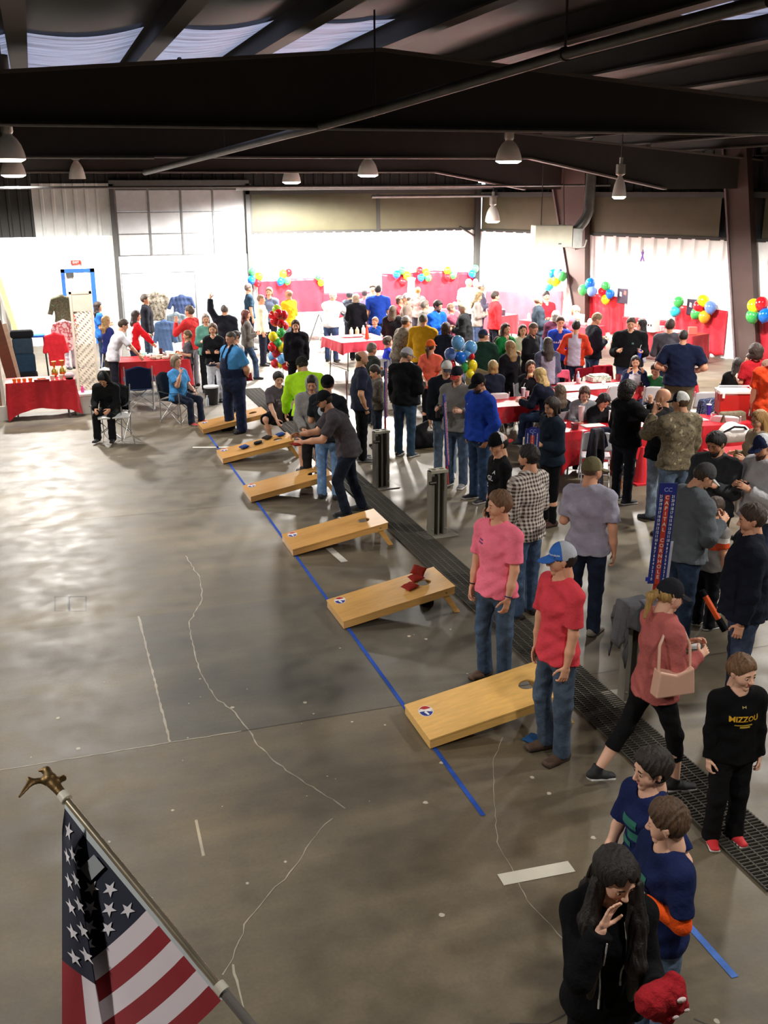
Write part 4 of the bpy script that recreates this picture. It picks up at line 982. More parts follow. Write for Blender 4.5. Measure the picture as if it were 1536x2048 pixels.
def scoreboard(base, top, rz, label, white=True, redz=0):
    """flat tall score board on a red stick; base/top are world points of its lower and upper end"""
    base = Vector(base); top = Vector(top); H = (top-base).length
    t = empty('score_board', base, 0, label, 'score board', 'tall score boards in the steel posts')
    zax = (top-base).normalized(); yax = Vector((math.sin(rz), math.cos(rz), 0)); xax = yax.cross(zax).normalized(); yax = zax.cross(xax)
    t.matrix_world = Matrix(((xax.x, yax.x, zax.x, base.x), (xax.y, yax.y, zax.y, base.y), (xax.z, yax.z, zax.z, base.z), (0, 0, 0, 1)))
    W = .078
    MB().box((-W, 0, 0), (W, .012, H)).build('panel', mat('plastic', '24357f'), t, bev=.002)
    MB().box((-.021, -.003, -redz), (.021, .0, H*.90)).build('red_stripe', mat('plastic', 'c8402c'), t)
    m = MB(); n = 24
    m.add([(.058*math.cos(2*PI*k/n), -.004, H*.935+.045*math.sin(2*PI*k/n)) for k in range(n)], [tuple(range(n))]); m.build('oval_emblem', mat('plastic', '2a2f8e'), t)
    V, F = text_geo('CC', .05, .001); MB().add([(x, -.0055, H*.935+y) for x, y, z in V], F).build('lettering', mat('plastic', '8fa0d8'), t)
    m = MB(); s = 'CAPITAL CORNHOLE'; st = H*.84/len(s)
    for i, ch in enumerate(s):
        if ch == ' ': continue
        V, F = text_geo(ch, st*.95, .0012); m.add([(x, -.0045, H*.86-i*st+y) for x, y, z in V], F)
    m.build('lettering', mat('plastic', 'e9d9cf'), t)
    m = MB(); st = H*.86/22
    for i in range(22):
        V, F = text_geo(str(21-i), st*.98, .0010)
        for sx in (-1, 1): m.add([(x*.8+sx*.051, -.0035, H*.87-i*st+y) for x, y, z in V], F)
    m.build('numbers', mat('plastic', 'e6e6ee'), t)
    MB().box((-.02, .012, -.26), (.02, .03, .12)).build('stick', mat('paint', 'a8281e'), t)
    if white: MB().box((.035, .03, .0), (.11, .036, H*.42)).build('back_sheet', mat('plastic', 'd5d7e2'), t)
    MB().box((-.1, -.006, .025), (-.06, .004, .06)).build('score_pin', mat('plastic', '2b3fae'), t)
    return t
Yp = 7.1; scoreboard(atY(1313, 1168, Yp), atY(1338, 966, Yp), .30, 'tall blue and red score board with white numbers, nearest the camera')
Yp = 11.8; scoreboard(atY(897, 930, Yp), atY(889, 788, Yp), -1.0, 'score board seen edge on, held in front of the grey pullover man')
Yp = 14.1; scoreboard(atY(773, 835, Yp), atY(772, 722, Yp), -1.0, 'narrow score board behind the navy t-shirt man in the far post')
Yp = 9.4; scoreboard(atY(1061, 925, Yp), atY(1066, 858, Yp), .2, 'score board with only its top showing, in front of the navy jacket woman', False)
tag(MB().tube([atY(694, 800, 17), atY(692, 742, 17)], .012, 8).tube([atY(694, 800, 17), (*atY(694, 800, 17)[:2], 0)], .008, 6).build('sign_pole', mat('paint', '6d4144')), 'thin upright pole behind the black t-shirt man in the beanie', 'pole')
# bottles on the base plate
def bottle(loc, label, col='c9dde8', cap='dfe6ee', h=.2, r=.03, group=None, liquid=None):
    t = empty('bottle', loc, 0, label, 'bottle', group)
    MB().lathe([(0, 0), (r, 0), (r, h*.62), (r*.9, h*.7), (r*.42, h*.86), (r*.4, h*.93), (0, h*.93)], n=14).build('bottle_body', mat('plastic', col), t, smooth=True)
    MB().lathe([(0, h*.92), (r*.46, h*.92), (r*.46, h), (0, h)], n=12).build('bottle_cap', mat('plastic', cap), t, smooth=True)
    if liquid: MB().lathe([(r*1.02, h*.3), (r*1.02, h*.5)], n=14).build('bottle_label', mat('plastic', liquid), t, smooth=True)
    return t
q = at(868, 1057, .014); bottle((q[0], q[1]-.02, .014), 'clear bottle with a blue label standing on the post plate', 'b9c8d2', 'e8ecef', .24, .033, liquid='3f74c4')
c = empty('jug', (q[0]-.05, q[1]-.10, .014), 0, 'dark red glass jug with a handle in front of the water bottle', 'jug')
MB().lathe([(0, 0), (.042, 0), (.045, .12), (.04, .12), (.037, .01), (0, .01)], n=16).build('jug_body', mat('plastic', '3e1812'), c, smooth=True); MB().tube([(-.045, 0, .1), (-.085, 0, .09), (-.085, 0, .04), (-.045, 0, .03)], .007, 8).build('handle', mat('plastic', '3e1812'), c, smooth=True)
# clothes draped on the near post
def drape(cx, cy, z, sx, sy, drop, m, name, label, cat, parent=None, seed=1, th=.012):
    r_ = random.Random(seed); ph = [r_.uniform(0, 6) for _ in range(6)]
    def fn(u, v):
        x = (u-.5)*2; y = (v-.5)*2; fx = max(abs(x)-.45, 0)/.55; fy = max(abs(y)-.45, 0)/.55
        hx = math.copysign(min(abs(x), .45)/.45*sx/2+.10*fx*sx, x); hy = math.copysign(min(abs(y), .45)/.45*sy/2+.10*fy*sy, y)
        d = drop*(fx**1.1)*(1+.25*math.sin(ph[0]+y*4))+drop*.7*(fy**1.1)*(1+.3*math.sin(ph[1]+x*4))
        wv = .02*math.sin(x*9+ph[2])*fy+.02*math.sin(y*11+ph[3])*fx
        return (cx+hx+wv, cy+hy+.02*math.sin(x*8+ph[4])*fy, z-d+.01*math.sin(x*6+ph[5])*math.cos(y*5))
    o = MB().grid(fn, 30, 26).build(name, m, parent, smooth=True, sol=th, autos=False)
    if label: tag(o, label, cat)
    return o
drape(4.50, 6.96, .93, .26, .2, .34, mat('cloth', '5b5b60'), 'draped_jacket', 'grey jacket with a darker sleeve draped over the near steel post', 'jacket', seed=4)
drape(4.62, 6.86, .95, .2, .16, .18, mat('cloth', '7c7d8c'), 'draped_shirt', 'lilac grey shirt lying on top of the grey jacket', 'shirt', seed=9)

# ------------------------------------------------------------------ flag at the rail
PA, PB = np.array(atD(124, 1588, 3.55)), np.array(atD(500, 2048, 3.05)); PA2 = PA
pole = empty('flag_pole', tuple(PB+(PB-PA)*1.2), 0, 'slanting metal flag pole with a bronze eagle finial, bottom left', 'flag pole')
P0v = Vector(pole.location)
def rel(p): return tuple(Vector(tuple(p))-P0v)
at_s = lambda s: PA+(PB-PA)*s
MB().tube([rel(at_s(-.02)), rel(at_s(.86))], .0125, 16).tube([rel(at_s(.86)), rel(at_s(2.2))], .015, 16).build('shaft', mat('metal', 'c9bda6', None, None, .28), pole, smooth=True)
MB().tube([rel(at_s(.862)), rel(at_s(2.2))], .0158, 16).build('dark_sleeve', mat('paint', '6e6a66', None, None, .35), pole, smooth=True)
for s_ in (.0, .85): MB().tube([rel(at_s(s_)), rel(at_s(s_+.03))], .021, 12).build('clip_ring', mat('plastic', 'cfcabd'), pole, smooth=True)
# eagle finial
dpl = (PA-PB)/np.linalg.norm(PA-PB)
E_ = [Pm((0, 0, 0), (0, 0, .035), .012, .014, k=.006), Pm((0, 0, .035), (.0, .0, .055), .010, .018, k=.01), Pm((.0, 0, .06), (-.008, 0, .085), .014, .010, k=.01), Pm((-.008, 0, .088), (.008, 0, .098), .009, .003, k=.004),
      Pm((.005, .0, .06), (.04, .012, .078), .008, .013, (0, .3, .95), .006, .005, k=.008), Pm((.04, .012, .078), (.085, .03, .05), .012, .003, (0, .2, 1), .005, .003, k=.006),
      Pm((-.005, .0, .07), (-.01, -.03, .105), .008, .015, (0, 0, 1), .006, .005, k=.008), Pm((-.01, -.03, .105), (-.02, -.05, .12), .014, .004, (1, 0, 0), .005, .003, k=.006), Pm((0, 0, .045), (-.03, 0, .035), .009, .014, (0, 1, 0), .012, .004, k=.006)]
V, F = sdf_mesh(E_, .0028, lambda F, x, y, z: F+.0008*np.sin(x*900)*np.sin(z*700))
zA = Vector(dpl); xA = Vector((-_r[0], -_r[1], -_r[2])); xA = (xA-zA*xA.dot(zA)).normalized(); yA = zA.cross(xA)
Mx = np.array([[xA.x, yA.x, zA.x], [xA.y, yA.y, zA.y], [xA.z, yA.z, zA.z]])
me = npmesh('eagle_finial', xf(V*1.35, Mx, np.array(rel(PA+dpl*.0))), F, [mat('metal', '6b5637', None, None, .5)]); link(D.objects.new('eagle_finial', me), pole)
# cloth: an exact 3:5 rectangle, folded along a crease from the hoist top
fA, fB = np.array([130., 1600.]), np.array([455., 1990.]); hl = np.linalg.norm(fB-fA); hd_ = (fB-fA)/hl; fly = np.array([-hd_[1], hd_[0]])
S0F = .135
def flag_pt(s, t, lift=0.0):
    """s 0..1 down the hoist, t 0..1 along the fly -> world point: the top strip falls straight down, the rest flows off the pole behind it"""
    Lt = hl*1.6*t; hx_, hy_ = fA+(fB-fA)*s
    if s <= S0F:
        y = hy_+Lt*.985; wd = 6+.178*(y-1600); k = min(1, Lt/70.0); k = k*k*(3-2*k)
        x = hx_*(1-k)+(124+(s/S0F)*wd)*k; dep = -.030*k+.006*math.sin(s*40+t*9)*k
    else:
        dist = max(0, (hx_-132)/.768)
        if Lt <= dist: x, y = np.array([hx_, hy_])+fly*Lt; dep = .018*math.sin(Lt/62.0)*min(1, Lt/50)+.012*min(1, Lt/80); y += 9*math.sin(Lt/75.0)*min(1, Lt/40)
        else: x, y = np.array([hx_, hy_])+fly*dist; y += (Lt-dist)*.985+9*math.sin(dist/75.0); x += 5*math.sin((Lt-dist)/60.0); dep = .02+.05*(s-S0F)
    tt = (y-1588)/(2048-1588); D0 = 3.55+(3.05-3.55)*max(-.2, min(1.5, (x-124)/376*.5+tt*.5))
    return atD(x, y, D0+.02+dep-lift)
NS, NT = 148, 170; V = []; UVs = []
for j in range(NT+1):
    for i in range(NS+1): V.append(flag_pt(i/NS, j/NT)); UVs.append((j/NT, i/NS))
F = [(j*(NS+1)+i, j*(NS+1)+i+1, (j+1)*(NS+1)+i+1, (j+1)*(NS+1)+i) for j in range(NT) for i in range(NS)]
me = npmesh('flag', np.array(V)-PA, F, [])
uvl = me.uv_layers.new(name='uv'); li = np.zeros(len(me.loops), np.int32); me.loops.foreach_get('vertex_index', li); uvl.data.foreach_set('uv', np.array(UVs)[li].ravel())
fm = D.materials.new('flag_cloth'); fm.use_nodes = True; nt = fm.node_tree; bs = nt.nodes['Principled BSDF']; bs.inputs['Roughness'].default_value = .75
def nd(t, **k):
    n_ = nt.nodes.new(t)
    for a_, b_ in k.items(): setattr(n_, a_, b_)
    return n_
uvn = nd('ShaderNodeUVMap'); uvn.uv_map = 'uv'; sx_ = nd('ShaderNodeSeparateXYZ'); nt.links.new(uvn.outputs[0], sx_.inputs[0])
def mt(op, a_, b_=None):
    n_ = nd('ShaderNodeMath', operation=op)
    for i_, v_ in enumerate((a_, b_)):
        if v_ is None: continue
        if isinstance(v_, (int, float)): n_.inputs[i_].default_value = v_
        else: nt.links.new(v_, n_.inputs[i_])
    return n_.outputs[0]
stripe = mt('MODULO', mt('FLOOR', mt('MULTIPLY', sx_.outputs['Y'], 13.0)), 2.0)      # 0 red, 1 white
canton = mt('MULTIPLY', mt('LESS_THAN', sx_.outputs['Y'], 7/13), mt('LESS_THAN', sx_.outputs['X'], .40))
sleeve = mt('LESS_THAN', sx_.outputs['X'], .02)
def mix(f_, a_, b_):
    n_ = nd('ShaderNodeMix', data_type='RGBA'); nt.links.new(f_, n_.inputs[0])
    for i_, v_ in ((6, a_), (7, b_)):
        if isinstance(v_, tuple): n_.inputs[i_].default_value = v_+(1,)
        else: nt.links.new(v_, n_.inputs[i_])
    return n_.outputs[2]
c1 = mix(stripe, lin('8a1622'), lin('d9cfd6')); c2 = mix(canton, c1, lin('141a30')); c3 = mix(sleeve, c2, lin('b5bdc0'))
nt.links.new(c3, bs.inputs['Base Color'])
nz = nd('ShaderNodeTexNoise'); nz.inputs['Scale'].default_value = 400; bp = nd('ShaderNodeBump'); bp.inputs['Strength'].default_value = .1; nt.links.new(nz.outputs[0], bp.inputs['Height']); nt.links.new(bp.outputs[0], bs.inputs['Normal'])
me.materials.append(fm); fo = D.objects.new('flag', me); link(fo); fo.location = PA
tag(fo, 'American flag hanging in folds from the slanting pole, bottom left', 'flag')
V = []; F = []
for side in (1, -1):
    for r_ in range(9):
        for c_ in range(11):
            if (r_+c_) % 2: continue
            sc, tc_ = (r_+1)/10*7/13, .02+(c_+1)/12*.38; R = .0308; pts = []
            for k in range(10):
                rr_ = R if k % 2 == 0 else R*.40; an = k*PI/5+PI*.5; q_ = sc-rr_*math.sin(an); q_ = min(q_, S0F-.0005) if sc < S0F else max(q_, S0F+.0075); pts.append((q_, tc_+rr_*math.cos(an)/1.6))
            n0 = len(V); V.append(flag_pt(sc, tc_, .004*side)-PA)
            for q in pts: V.append(flag_pt(q[0], q[1], .004*side)-PA)
            F += [(n0, n0+1+k, n0+1+(k+1) % 10) for k in range(10)]
link(D.objects.new('stars', npmesh('stars', np.array(V), F, [mat('plastic', 'dad7de', None, None, .7)], smooth=False)), fo)
m = MB(); q = [flag_pt(.235, .03, .012), flag_pt(.30, .03, .012), flag_pt(.30, .075, .012), flag_pt(.235, .075, .012)]; m.add([tuple(np.array(a)-PA) for a in q], [(0, 1, 2, 3)]); m.build('care_label', mat('plastic', '9aa0a4'), fo)

# ------------------------------------------------------------------ tables, cloths
TABLES = []
def tablecloth(cx, cy, rz, w, d, h, drop, col, label, table=True, uneven=0.0, kind='film', tname='folding_table', group=None, legs=True, seed=0, tlabel=None, top2=None):
    r_ = random.Random(seed+int(cx*100)); ph = [r_.uniform(0, 6) for _ in range(8)]; TABLES.append((cx, cy, rz, w, d, h, label))
    if table:
        t = empty(tname, (cx, cy, 0), rz, tlabel or ' '.join(('table hidden under the '+label).split()[:15]), 'table')
        MB().box((-w/2+.03, -d/2+.02, h-.045), (w/2-.03, d/2-.02, h-.006)).build('tabletop', mat('plastic', 'd3d1ca'), t, bev=.006)
        for sx in (-1, 1):
            for sy in (-1, 1): MB().tube([(sx*(w/2-.2), sy*(d/2-.09), h-.04), (sx*(w/2-.16), sy*(d/2-.07), 0)], .014, 8).build('leg', mat('metal', '77787a'), t, smooth=True)
            MB().tube([(sx*(w/2-.2), -(d/2-.09), .3), (sx*(w/2-.2), (d/2-.09), .3)], .01, 6).build('stretcher', mat('metal', '77787a'), t)
    m = MB(); N = 24
    m.grid(lambda u, v: ((u-.5)*w, (v-.5)*d, h+.002+.003*math.sin(u*11+ph[0])*math.sin(v*7+ph[1])), N, 10)
    per = [(-w/2, -d/2), (w/2, -d/2), (w/2, d/2), (-w/2, d/2), (-w/2, -d/2)]
    pts = []
    for i in range(4):
        a, b = np.array(per[i]), np.array(per[i+1]); n = max(10, int(np.linalg.norm(b-a)/.05)); nn = np.array([(b-a)[1], -(b-a)[0]])/np.linalg.norm(b-a)
        for k in range(n): pts.append((a+(b-a)*k/n, nn, i, k/n))
    M_ = len(pts); V = []; F = []; R_ = 8
    for j in range(R_+1):
        f = j/R_
        for (p, nn, i, u) in pts:
            cdist = min(u, 1-u)*np.linalg.norm(np.array(per[i+1])-np.array(per[i])); cf = math.exp(-cdist/.08)
            s = sum(p)*7; o = f*(.018+.018*math.sin(s*2.1+ph[2])+.012*math.sin(s*4.7+ph[3])+.05*cf)
            dr_ = drop*(1+.28*cf+.05*math.sin(s+ph[4])+uneven*math.sin(s*.35+ph[5]))
            V.append((p[0]+nn[0]*o, p[1]+nn[1]*o, max(.012, h+.002-f*dr_)))
    for j in range(R_):
        for k in range(M_): F.append((j*M_+k, (j+1)*M_+k, (j+1)*M_+(k+1) % M_, j*M_+(k+1) % M_))
    m.add(V, F); o = m.build('tablecloth', mat(kind, col), None, smooth=True, autos=False); o.location = (cx, cy, 0); o.rotation_euler = (0, 0, rz)
    tag(o, label, 'tablecloth', group); return o
RED = 'c41f2b'
tA = at(88, 768, .75); tablecloth(-.21, 20.62+.32, .02, 1.28, .62, .74, .56, RED, 'red plastic cloth on the small table beside the brick partition', uneven=.05)
tB = at(325, 712, .75); tablecloth(2.15, 22.75, -.05, 1.5, .8, .75, .45, 'c0242c', 'red cloth on the craft table behind the blue camping chair', group=None)
tC = at(713, 676, .95); tablecloth(tC[0], tC[1], .12, 1.25, 1.2, .95, .22, 'cf3448', 'red cloth with short overhang on the tall table beside the walkway')
tD = at(1080, 799, .75); tablecloth(tD[0], tD[1], .0, 2.1, .75, .75, .26, RED, 'red cloth on the table behind the blue hoodie man, cups on it')
tE = at(1228, 768, .75); tablecloth(tE[0], tE[1], -.05, 3.0, .85, .75, .22, 'c92a36', 'red cloth on the long table in the middle of the eating area')
tF = at(1190, 848, .75); tablecloth(tF[0], tF[1], -.05, 1.5, .8, .75, .5, RED, 'red cloth on the table behind the draped jackets, tall cup on it')
tG = at(1442, 838, .75); tablecloth(tG[0], tG[1], -.1, 1.1, .8, .75, .55, RED, 'red cloth on the table that carries the red cooler')
tH = at(1485, 905, .75); tablecloth(tH[0], tH[1], .0, .8, .7, .75, .3, RED, 'red cloth on the small table behind the dark bearded man')
# white paper runners
def sheet(cx, cy, z, w, d, col, label, rz=0, cat='paper'):
    o = MB().grid(lambda u, v: ((u-.5)*w, (v-.5)*d, .003*math.sin(u*9)*math.sin(v*6)+.004), 8, 6).build('paper_sheet', mat('plastic', col, None, None, .8), None, smooth=True, sol=.001); o.location = (cx, cy, z); o.rotation_euler = (0, 0, rz); tag(o, label, cat); return o
sheet(tE[0]-.5, tE[1]-.15, .757, 1.5, .5, 'efece8', 'white paper sheet spread on the long red table')
sheet(tG[0]-.45, tG[1]+.1, .757, .4, .3, 'efece8', 'white paper sheet beside the cooler')
sheet(tF[0]-.1, tF[1]-.1, .757, .35, .22, 'efece8', 'white paper on the red table behind the draped jackets')
sheet(tH[0]+.0, tH[1]+.0, .757, .3, .16, 'efece8', 'white paper napkin on the small red table')

# plastic sheeting pinned on the walls ------------------------------
def wallcloth(name, P, z1, z0, col, label, waves=9, amp=.05, seed=1, top=None):
    """P(u)->(x,y), n outward; hangs from z1(u) to z0(u)"""
    r_ = random.Random(seed); ph = [r_.uniform(0, 6) for _ in range(5)]
    def fn(u, v):
        x, y, nx, ny = P(u); f = (1-v)
        o = .03+amp*(.4+.6*f)*(.5+.5*math.sin(u*waves*2*PI+ph[0]+1.5*math.sin(v*2+ph[1])))*(.4+.6*math.sin(u*waves*1.3+ph[2])**2)
        a, b = (z1(u) if callable(z1) else z1), (z0(u) if callable(z0) else z0)
        return (x+nx*o, y+ny*o, b+(a-b)*v+.02*math.sin(u*waves*6+ph[3])*f)
    o = MB().grid(fn, max(30, waves*10), 14).build(name, mat('film', col), None, smooth=True, sol=.002, autos=False); tag(o, label, 'plastic sheet', 'red plastic sheets pinned along the walls'); return o
def backP(x0, x1): return lambda u: (x0+(x1-x0)*u, BACKY-.03, 0, -1)
def rightP(t0, t1): return lambda u: (*(Wp(t0+(t1-t0)*u, .04)), -WN[0], -WN[1])
bx = lambda px: atY(px, 500, BACKY)[0]
wallcloth('wall_cover', backP(bx(512), bx(645)), 1.66, .55, 'd12a3c', 'red plastic sheet on the back wall right of the roller door', 6, .05, 2)
wallcloth('wall_cover', backP(bx(642), bx(764)), 1.20, .45, 'd12a3c', 'lower red plastic sheet in the middle of the back wall', 5, .05, 3)
wallcloth('wall_cover', backP(bx(762), bx(955)), lambda u: 1.74-.04*math.sin(u*9), .45, 'd12a3c', 'long red plastic sheet on the back wall behind the balloon clusters', 9, .06, 4)
wt = lambda px, py: float(WD@(atW(px, py)[:2]-C0))
wallcloth('wall_cover', rightP(wt(975, 600), wt(1128, 600)), lambda u: 1.12+.28*u, .3, 'd4505c', 'pale red plastic sheet between the corner post and the second column', 6, .05, 5)
wallcloth('wall_cover', rightP(wt(1172, 600), wt(1253, 600)), lambda u: 1.36-.06*u, .28, 'b5202d', 'red plastic sheet right of the second brown column', 5, .07, 6)
wallcloth('wall_cover', rightP(wt(1250, 600), wt(1362, 600)), lambda u: .80+.02*u, lambda u: .25, 'bf2633', 'low red plastic sheet under the bare white wall part', 4, .06, 7)
wallcloth('wall_cover', rightP(wt(1358, 600), wt(1462, 600)), lambda u: 1.26-.05*u, .06, 'bd2432', 'tall red plastic sheet left of the nearer brown column', 5, .06, 8)
wallcloth('wall_cover', rightP(wt(1512, 600), wt(1600, 600)), 1.2, .05, 'b02231', 'red plastic sheet at the right edge behind the last balloons', 5, .06, 9)

# balloons ----------------------------------------------------------
BC = dict(red='cf1c26', blue='1069d0', green='3fa653', yellow='f0d81c', lightblue='6fb0e8', orange='e0982a', periwinkle='6485c8', cyan='35c3dc', lime='b2d83a')
bm = {}
for cname, hx in BC.items():
    prof = []; n = 14
    for k in range(n+1):
        t = PI*k/n; z = -math.cos(t); r = math.sin(t)*(1-.14*(-z if z < 0 else 0)*1.0); prof.append((max(r, .0001), z*1.12-(.0 if z > -.99 else .05)))
    m = MB().lathe(prof, n=18).lathe([(.02, -1.16), (.09, -1.24), (.0, -1.22)], n=8); me0 = m.build('tmpb', mat('balloon', hx), smooth=True, autos=False); bm[cname] = me0.data; D.objects.remove(me0)
used_lab = {}
def balloon(col, p, r, label, group, tilt=None):
    o = D.objects.new('balloon', bm[col]); link(o); o.location = tuple(p); o.scale = (r, r, r); rr_ = random.Random(str(p)); o.rotation_euler = (rr_.uniform(-.5, .5), rr_.uniform(-.5, .5), 0) if tilt is None else tilt
    tag(o, label, 'balloon', group); return o
def cluster(where, lst, fn, r, group='balloon clusters pinned along the walls'):
    seen = {}
    for (c, x, y, *rest) in lst: seen.setdefault(c, []).append((x, y))
    for (c, x, y, *rest) in lst:
        L = sorted(seen[c]); q = ''
        if len(L) > 1:
            idx = L.index((x, y)); ys_ = sorted(L, key=lambda t: t[1])
            if len(L) == 2: q = ('left ' if idx == 0 else 'right ') if abs(L[0][0]-L[1][0]) > abs(ys_[0][1]-ys_[1][1]) else ('upper ' if (x, y) == ys_[0] else 'lower ')
            else: q = ['topmost ', 'second highest ', 'third highest ', 'fourth highest ', 'fifth highest ', 'sixth highest ', 'seventh highest ', 'eighth highest ', 'ninth highest ', 'tenth highest ', 'eleventh highest '][ys_.index((x, y))] if ys_.index((x, y)) < len(ys_)-1 else 'lowest '
        nm = dict(lightblue='light blue', periwinkle='slate blue').get(c, c); rr_ = rest[0] if rest else r
        balloon(c, fn(x, y), rr_, f'{q}{nm} balloon {where}', group)
bk = lambda x, y: atY(x, y, BACKY-.2); rw = lambda x, y: atW(x, y, .26); rwc = lambda x, y: atW(x, y, .52)
cluster('in the cluster beside the roller door', [('green', 505, 543), ('blue', 503, 560), ('yellow', 518, 553), ('red', 515, 566)], bk, .12)
cluster('in the second cluster right of the roller door', [('yellow', 566, 548), ('red', 577, 545), ('blue', 561, 563), ('green', 574, 562)], bk, .125)
cluster('at the right end of the first red sheet', [('green', 636, 554), ('yellow', 642, 566)], bk, .1)
cluster('in the cluster above the blue shirt man', [('green', 804, 541), ('blue', 793, 549), ('yellow', 814, 551), ('red', 805, 564)], bk, .125)
cluster('in the cluster at the middle of the long red sheet', [('red', 839, 541), ('yellow', 852, 545), ('blue', 842, 555), ('green', 856, 556)], bk, .12)
cluster('in the cluster above the white-haired man', [('yellow', 895, 541), ('lightblue', 909, 541), ('green', 906, 551), ('red', 894, 555)], bk, .12)
cluster('beside the thin corner post', [('green', 950, 538), ('blue', 944, 548)], bk, .125)
cluster('in the bunch left of the second brown column', [('blue', 1106, 548), ('periwinkle', 1117, 547), ('green', 1124, 553), ('lime', 1102, 560), ('yellow', 1112, 563), ('cyan', 1098, 573)], rwc, .14)
cluster('in the bunch just right of the second brown column', [('green', 1166, 580), ('blue', 1180, 567), ('periwinkle', 1184, 583)], rwc, .145)
cluster('in the cluster left of the first wall poster', [('green', 1212, 572), ('red', 1205, 584), ('blue', 1220, 588), ('yellow', 1211, 599)], rw, .125)
cluster('pinned right of the bare white wall part', [('green', 1357, 604), ('cyan', 1350, 623)], rw, .14)
cluster('in the cluster right of the second wall poster', [('yellow', 1407, 602), ('red', 1398, 614), ('periwinkle', 1421, 615), ('green', 1393, 627), ('orange', 1409, 634)], rw, .155)
cluster('in the last cluster at the right edge', [('yellow', 1508, 612), ('red', 1523, 608), ('green', 1505, 633), ('blue', 1530, 631)], rwc, .165)
YB = 21.6; k3 = lambda x, y: atY(380+x/3.84, 450+y/3.84, YB+.12*math.sin(x*1.7+y))
cluster('in the tall balloon column beside the walkway', [('lime', 668, 652), ('red', 640, 698), ('red', 682, 686), ('red', 718, 694), ('red', 652, 742), ('red', 700, 752), ('red', 722, 778), ('green', 700, 830), ('yellow', 637, 858), ('red', 718, 862), ('green', 673, 908), ('yellow', 704, 945), ('red', 633, 940), ('red', 664, 982), ('lightblue', 634, 1010), ('lightblue', 705, 1030), ('yellow', 704, 1062), ('red', 657, 1066), ('red', 744, 1084)], k3, .10, 'balloon column beside the walkway')
tag(MB().tube([(*atY(565, 735, YB)[:2], 0), (*atY(565, 620, YB)[:2], 1.55)], .012, 8).lathe([(0, 0), (.16, 0), (.14, .05), (0, .06)], c=(*atY(565, 735, YB)[:2], 0), n=16).build('balloon_stand', mat('plastic', 'd9dadd'), smooth=True), 'thin white stand inside the tall balloon column', 'stand')
YQ = 15.6; k7 = lambda x, y: atY(840+x/7.68, 650+y/7.68, YQ+.08*math.sin(x*.3+y*.11))
cluster('in the bouquet behind the red-brimmed cap man', [('lightblue', 585, 275, .11), ('lightblue', 775, 355, .115), ('periwinkle', 465, 450, .10), ('blue', 620, 505, .10), ('yellow', 590, 347, .065), ('lightblue', 720, 455, .09), ('red', 478, 600, .075), ('green', 690, 650, .09), ('yellow', 800, 620, .09), ('yellow', 770, 750, .07), ('green', 400, 725, .07), ('red', 795, 490, .05)], k7, .1, 'balloon bouquet in the eating area')
tag(MB().tube([k7(620, 700), (*k7(620, 700)[:2], .78)], .006, 6).tube([(*k7(620, 700)[:2], .80), (*k7(620, 700)[:2], 0)], .02, 8).build('bouquet_stick', mat('plastic', 'c9c9c9')), 'thin pale stick holding up the balloon bouquet', 'stand')
# wall posters, ribbon twists
for (x, y, lb) in ((1245, 592, 'dark poster on the right wall left of the bare white part'), (1385, 614, 'dark poster on the right wall left of the last orange balloon')):
    q = atW(x, y, .12); o = MB().box((-.17, -.006, -.20), (.17, .006, .20), 0).add([(-.10, -.008, .0), (-.02, -.008, -.02), (-.03, -.008, .1), (-.09, -.008, .12)], [(0, 1, 2, 3)], 1).add([(.04, -.008, .05), (.12, -.008, .03), (.13, -.008, .13), (.06, -.008, .16)], [(0, 1, 2, 3)], 2).build('wall_poster', [mat('plastic', '3a3242'), mat('plastic', 'cfc8cc'), mat('plastic', 'c05a52')], loc=tuple(q), rz=-1.19+.0); tag(o, lb, 'poster')
q = atW(1285, 512, .1); tag(MB().tube([(-.05, 0, -.14), (.03, 0, .1), (.0, 0, .16), (-.03, 0, .1), (.06, 0, -.14)], .016, 6).build('ribbon', mat('plastic', '7d4fb0'), loc=tuple(q), rz=-1.19), 'purple awareness ribbon high on the white right wall', 'ribbon')
q = atY(807, 522, BACKY-.1); tag(MB().tube([(-.08, 0, -.05), (-.03, 0, .12), (.02, 0, -.02), (.07, 0, .1), (.09, 0, -.06)], .025, 6).build('bow', mat('plastic', '97845a'), loc=tuple(q)), 'tan bow above the cluster over the blue shirt man', 'bow')
# ------------------------------------------------------------------ the crowd
J1, J2, J3, JB = '33435c', '26334a', '4a5c78', '16181d'
def raglan_yoke(C, mi, gm, rec): return mi, gm
# --- nearest people
person('hoodgirl', 1235, 1706, 168, 1.63, 'person in a black hoodie with long dark hair holding a hand to the forehead', ('hoodie', '0d0d10'), ('leggings', '121216'), ('1c1c1e', '222222'), ('bob', '150d0a'), armR=(.06, .74, -.50, -.42, -.22, 1), armL=(.16, .2, -1, .0, 1, .42), head=(-24, 22), fem=True, build=.88, curl=(12, 45), skin='p')
person('boyA', 1306, 1503, -132, 1.46, 'person, a boy with dark hair in a navy t-shirt, mouth open, behind a shorter boy', ('tee', '1b2550'), ('jeans', '3a4a63'), ('1c1c1e', '222222'), ('thick', '1f1611'), armR=(.12, .3, -1, -.3, .6, -.75), armL=(.65, -.15, -1, -.7, .25, -.5), head=(12, 6), build=.95, skin='p')
person('boyB', 1338, 1608, -122, 1.45, 'person, a short-haired boy in a navy t-shirt with bright orange undersleeves and jeans', ('tee', '19234a'), ('jeans', '54667f'), ('1b1b1d', '2b2b2b'), ('short', '4c3522'), armR=(.1, .35, -1, -.8, .6, .1), armL=(.22, .05, -1, -.7, .8, .45), head=(36, 8), skin='p')
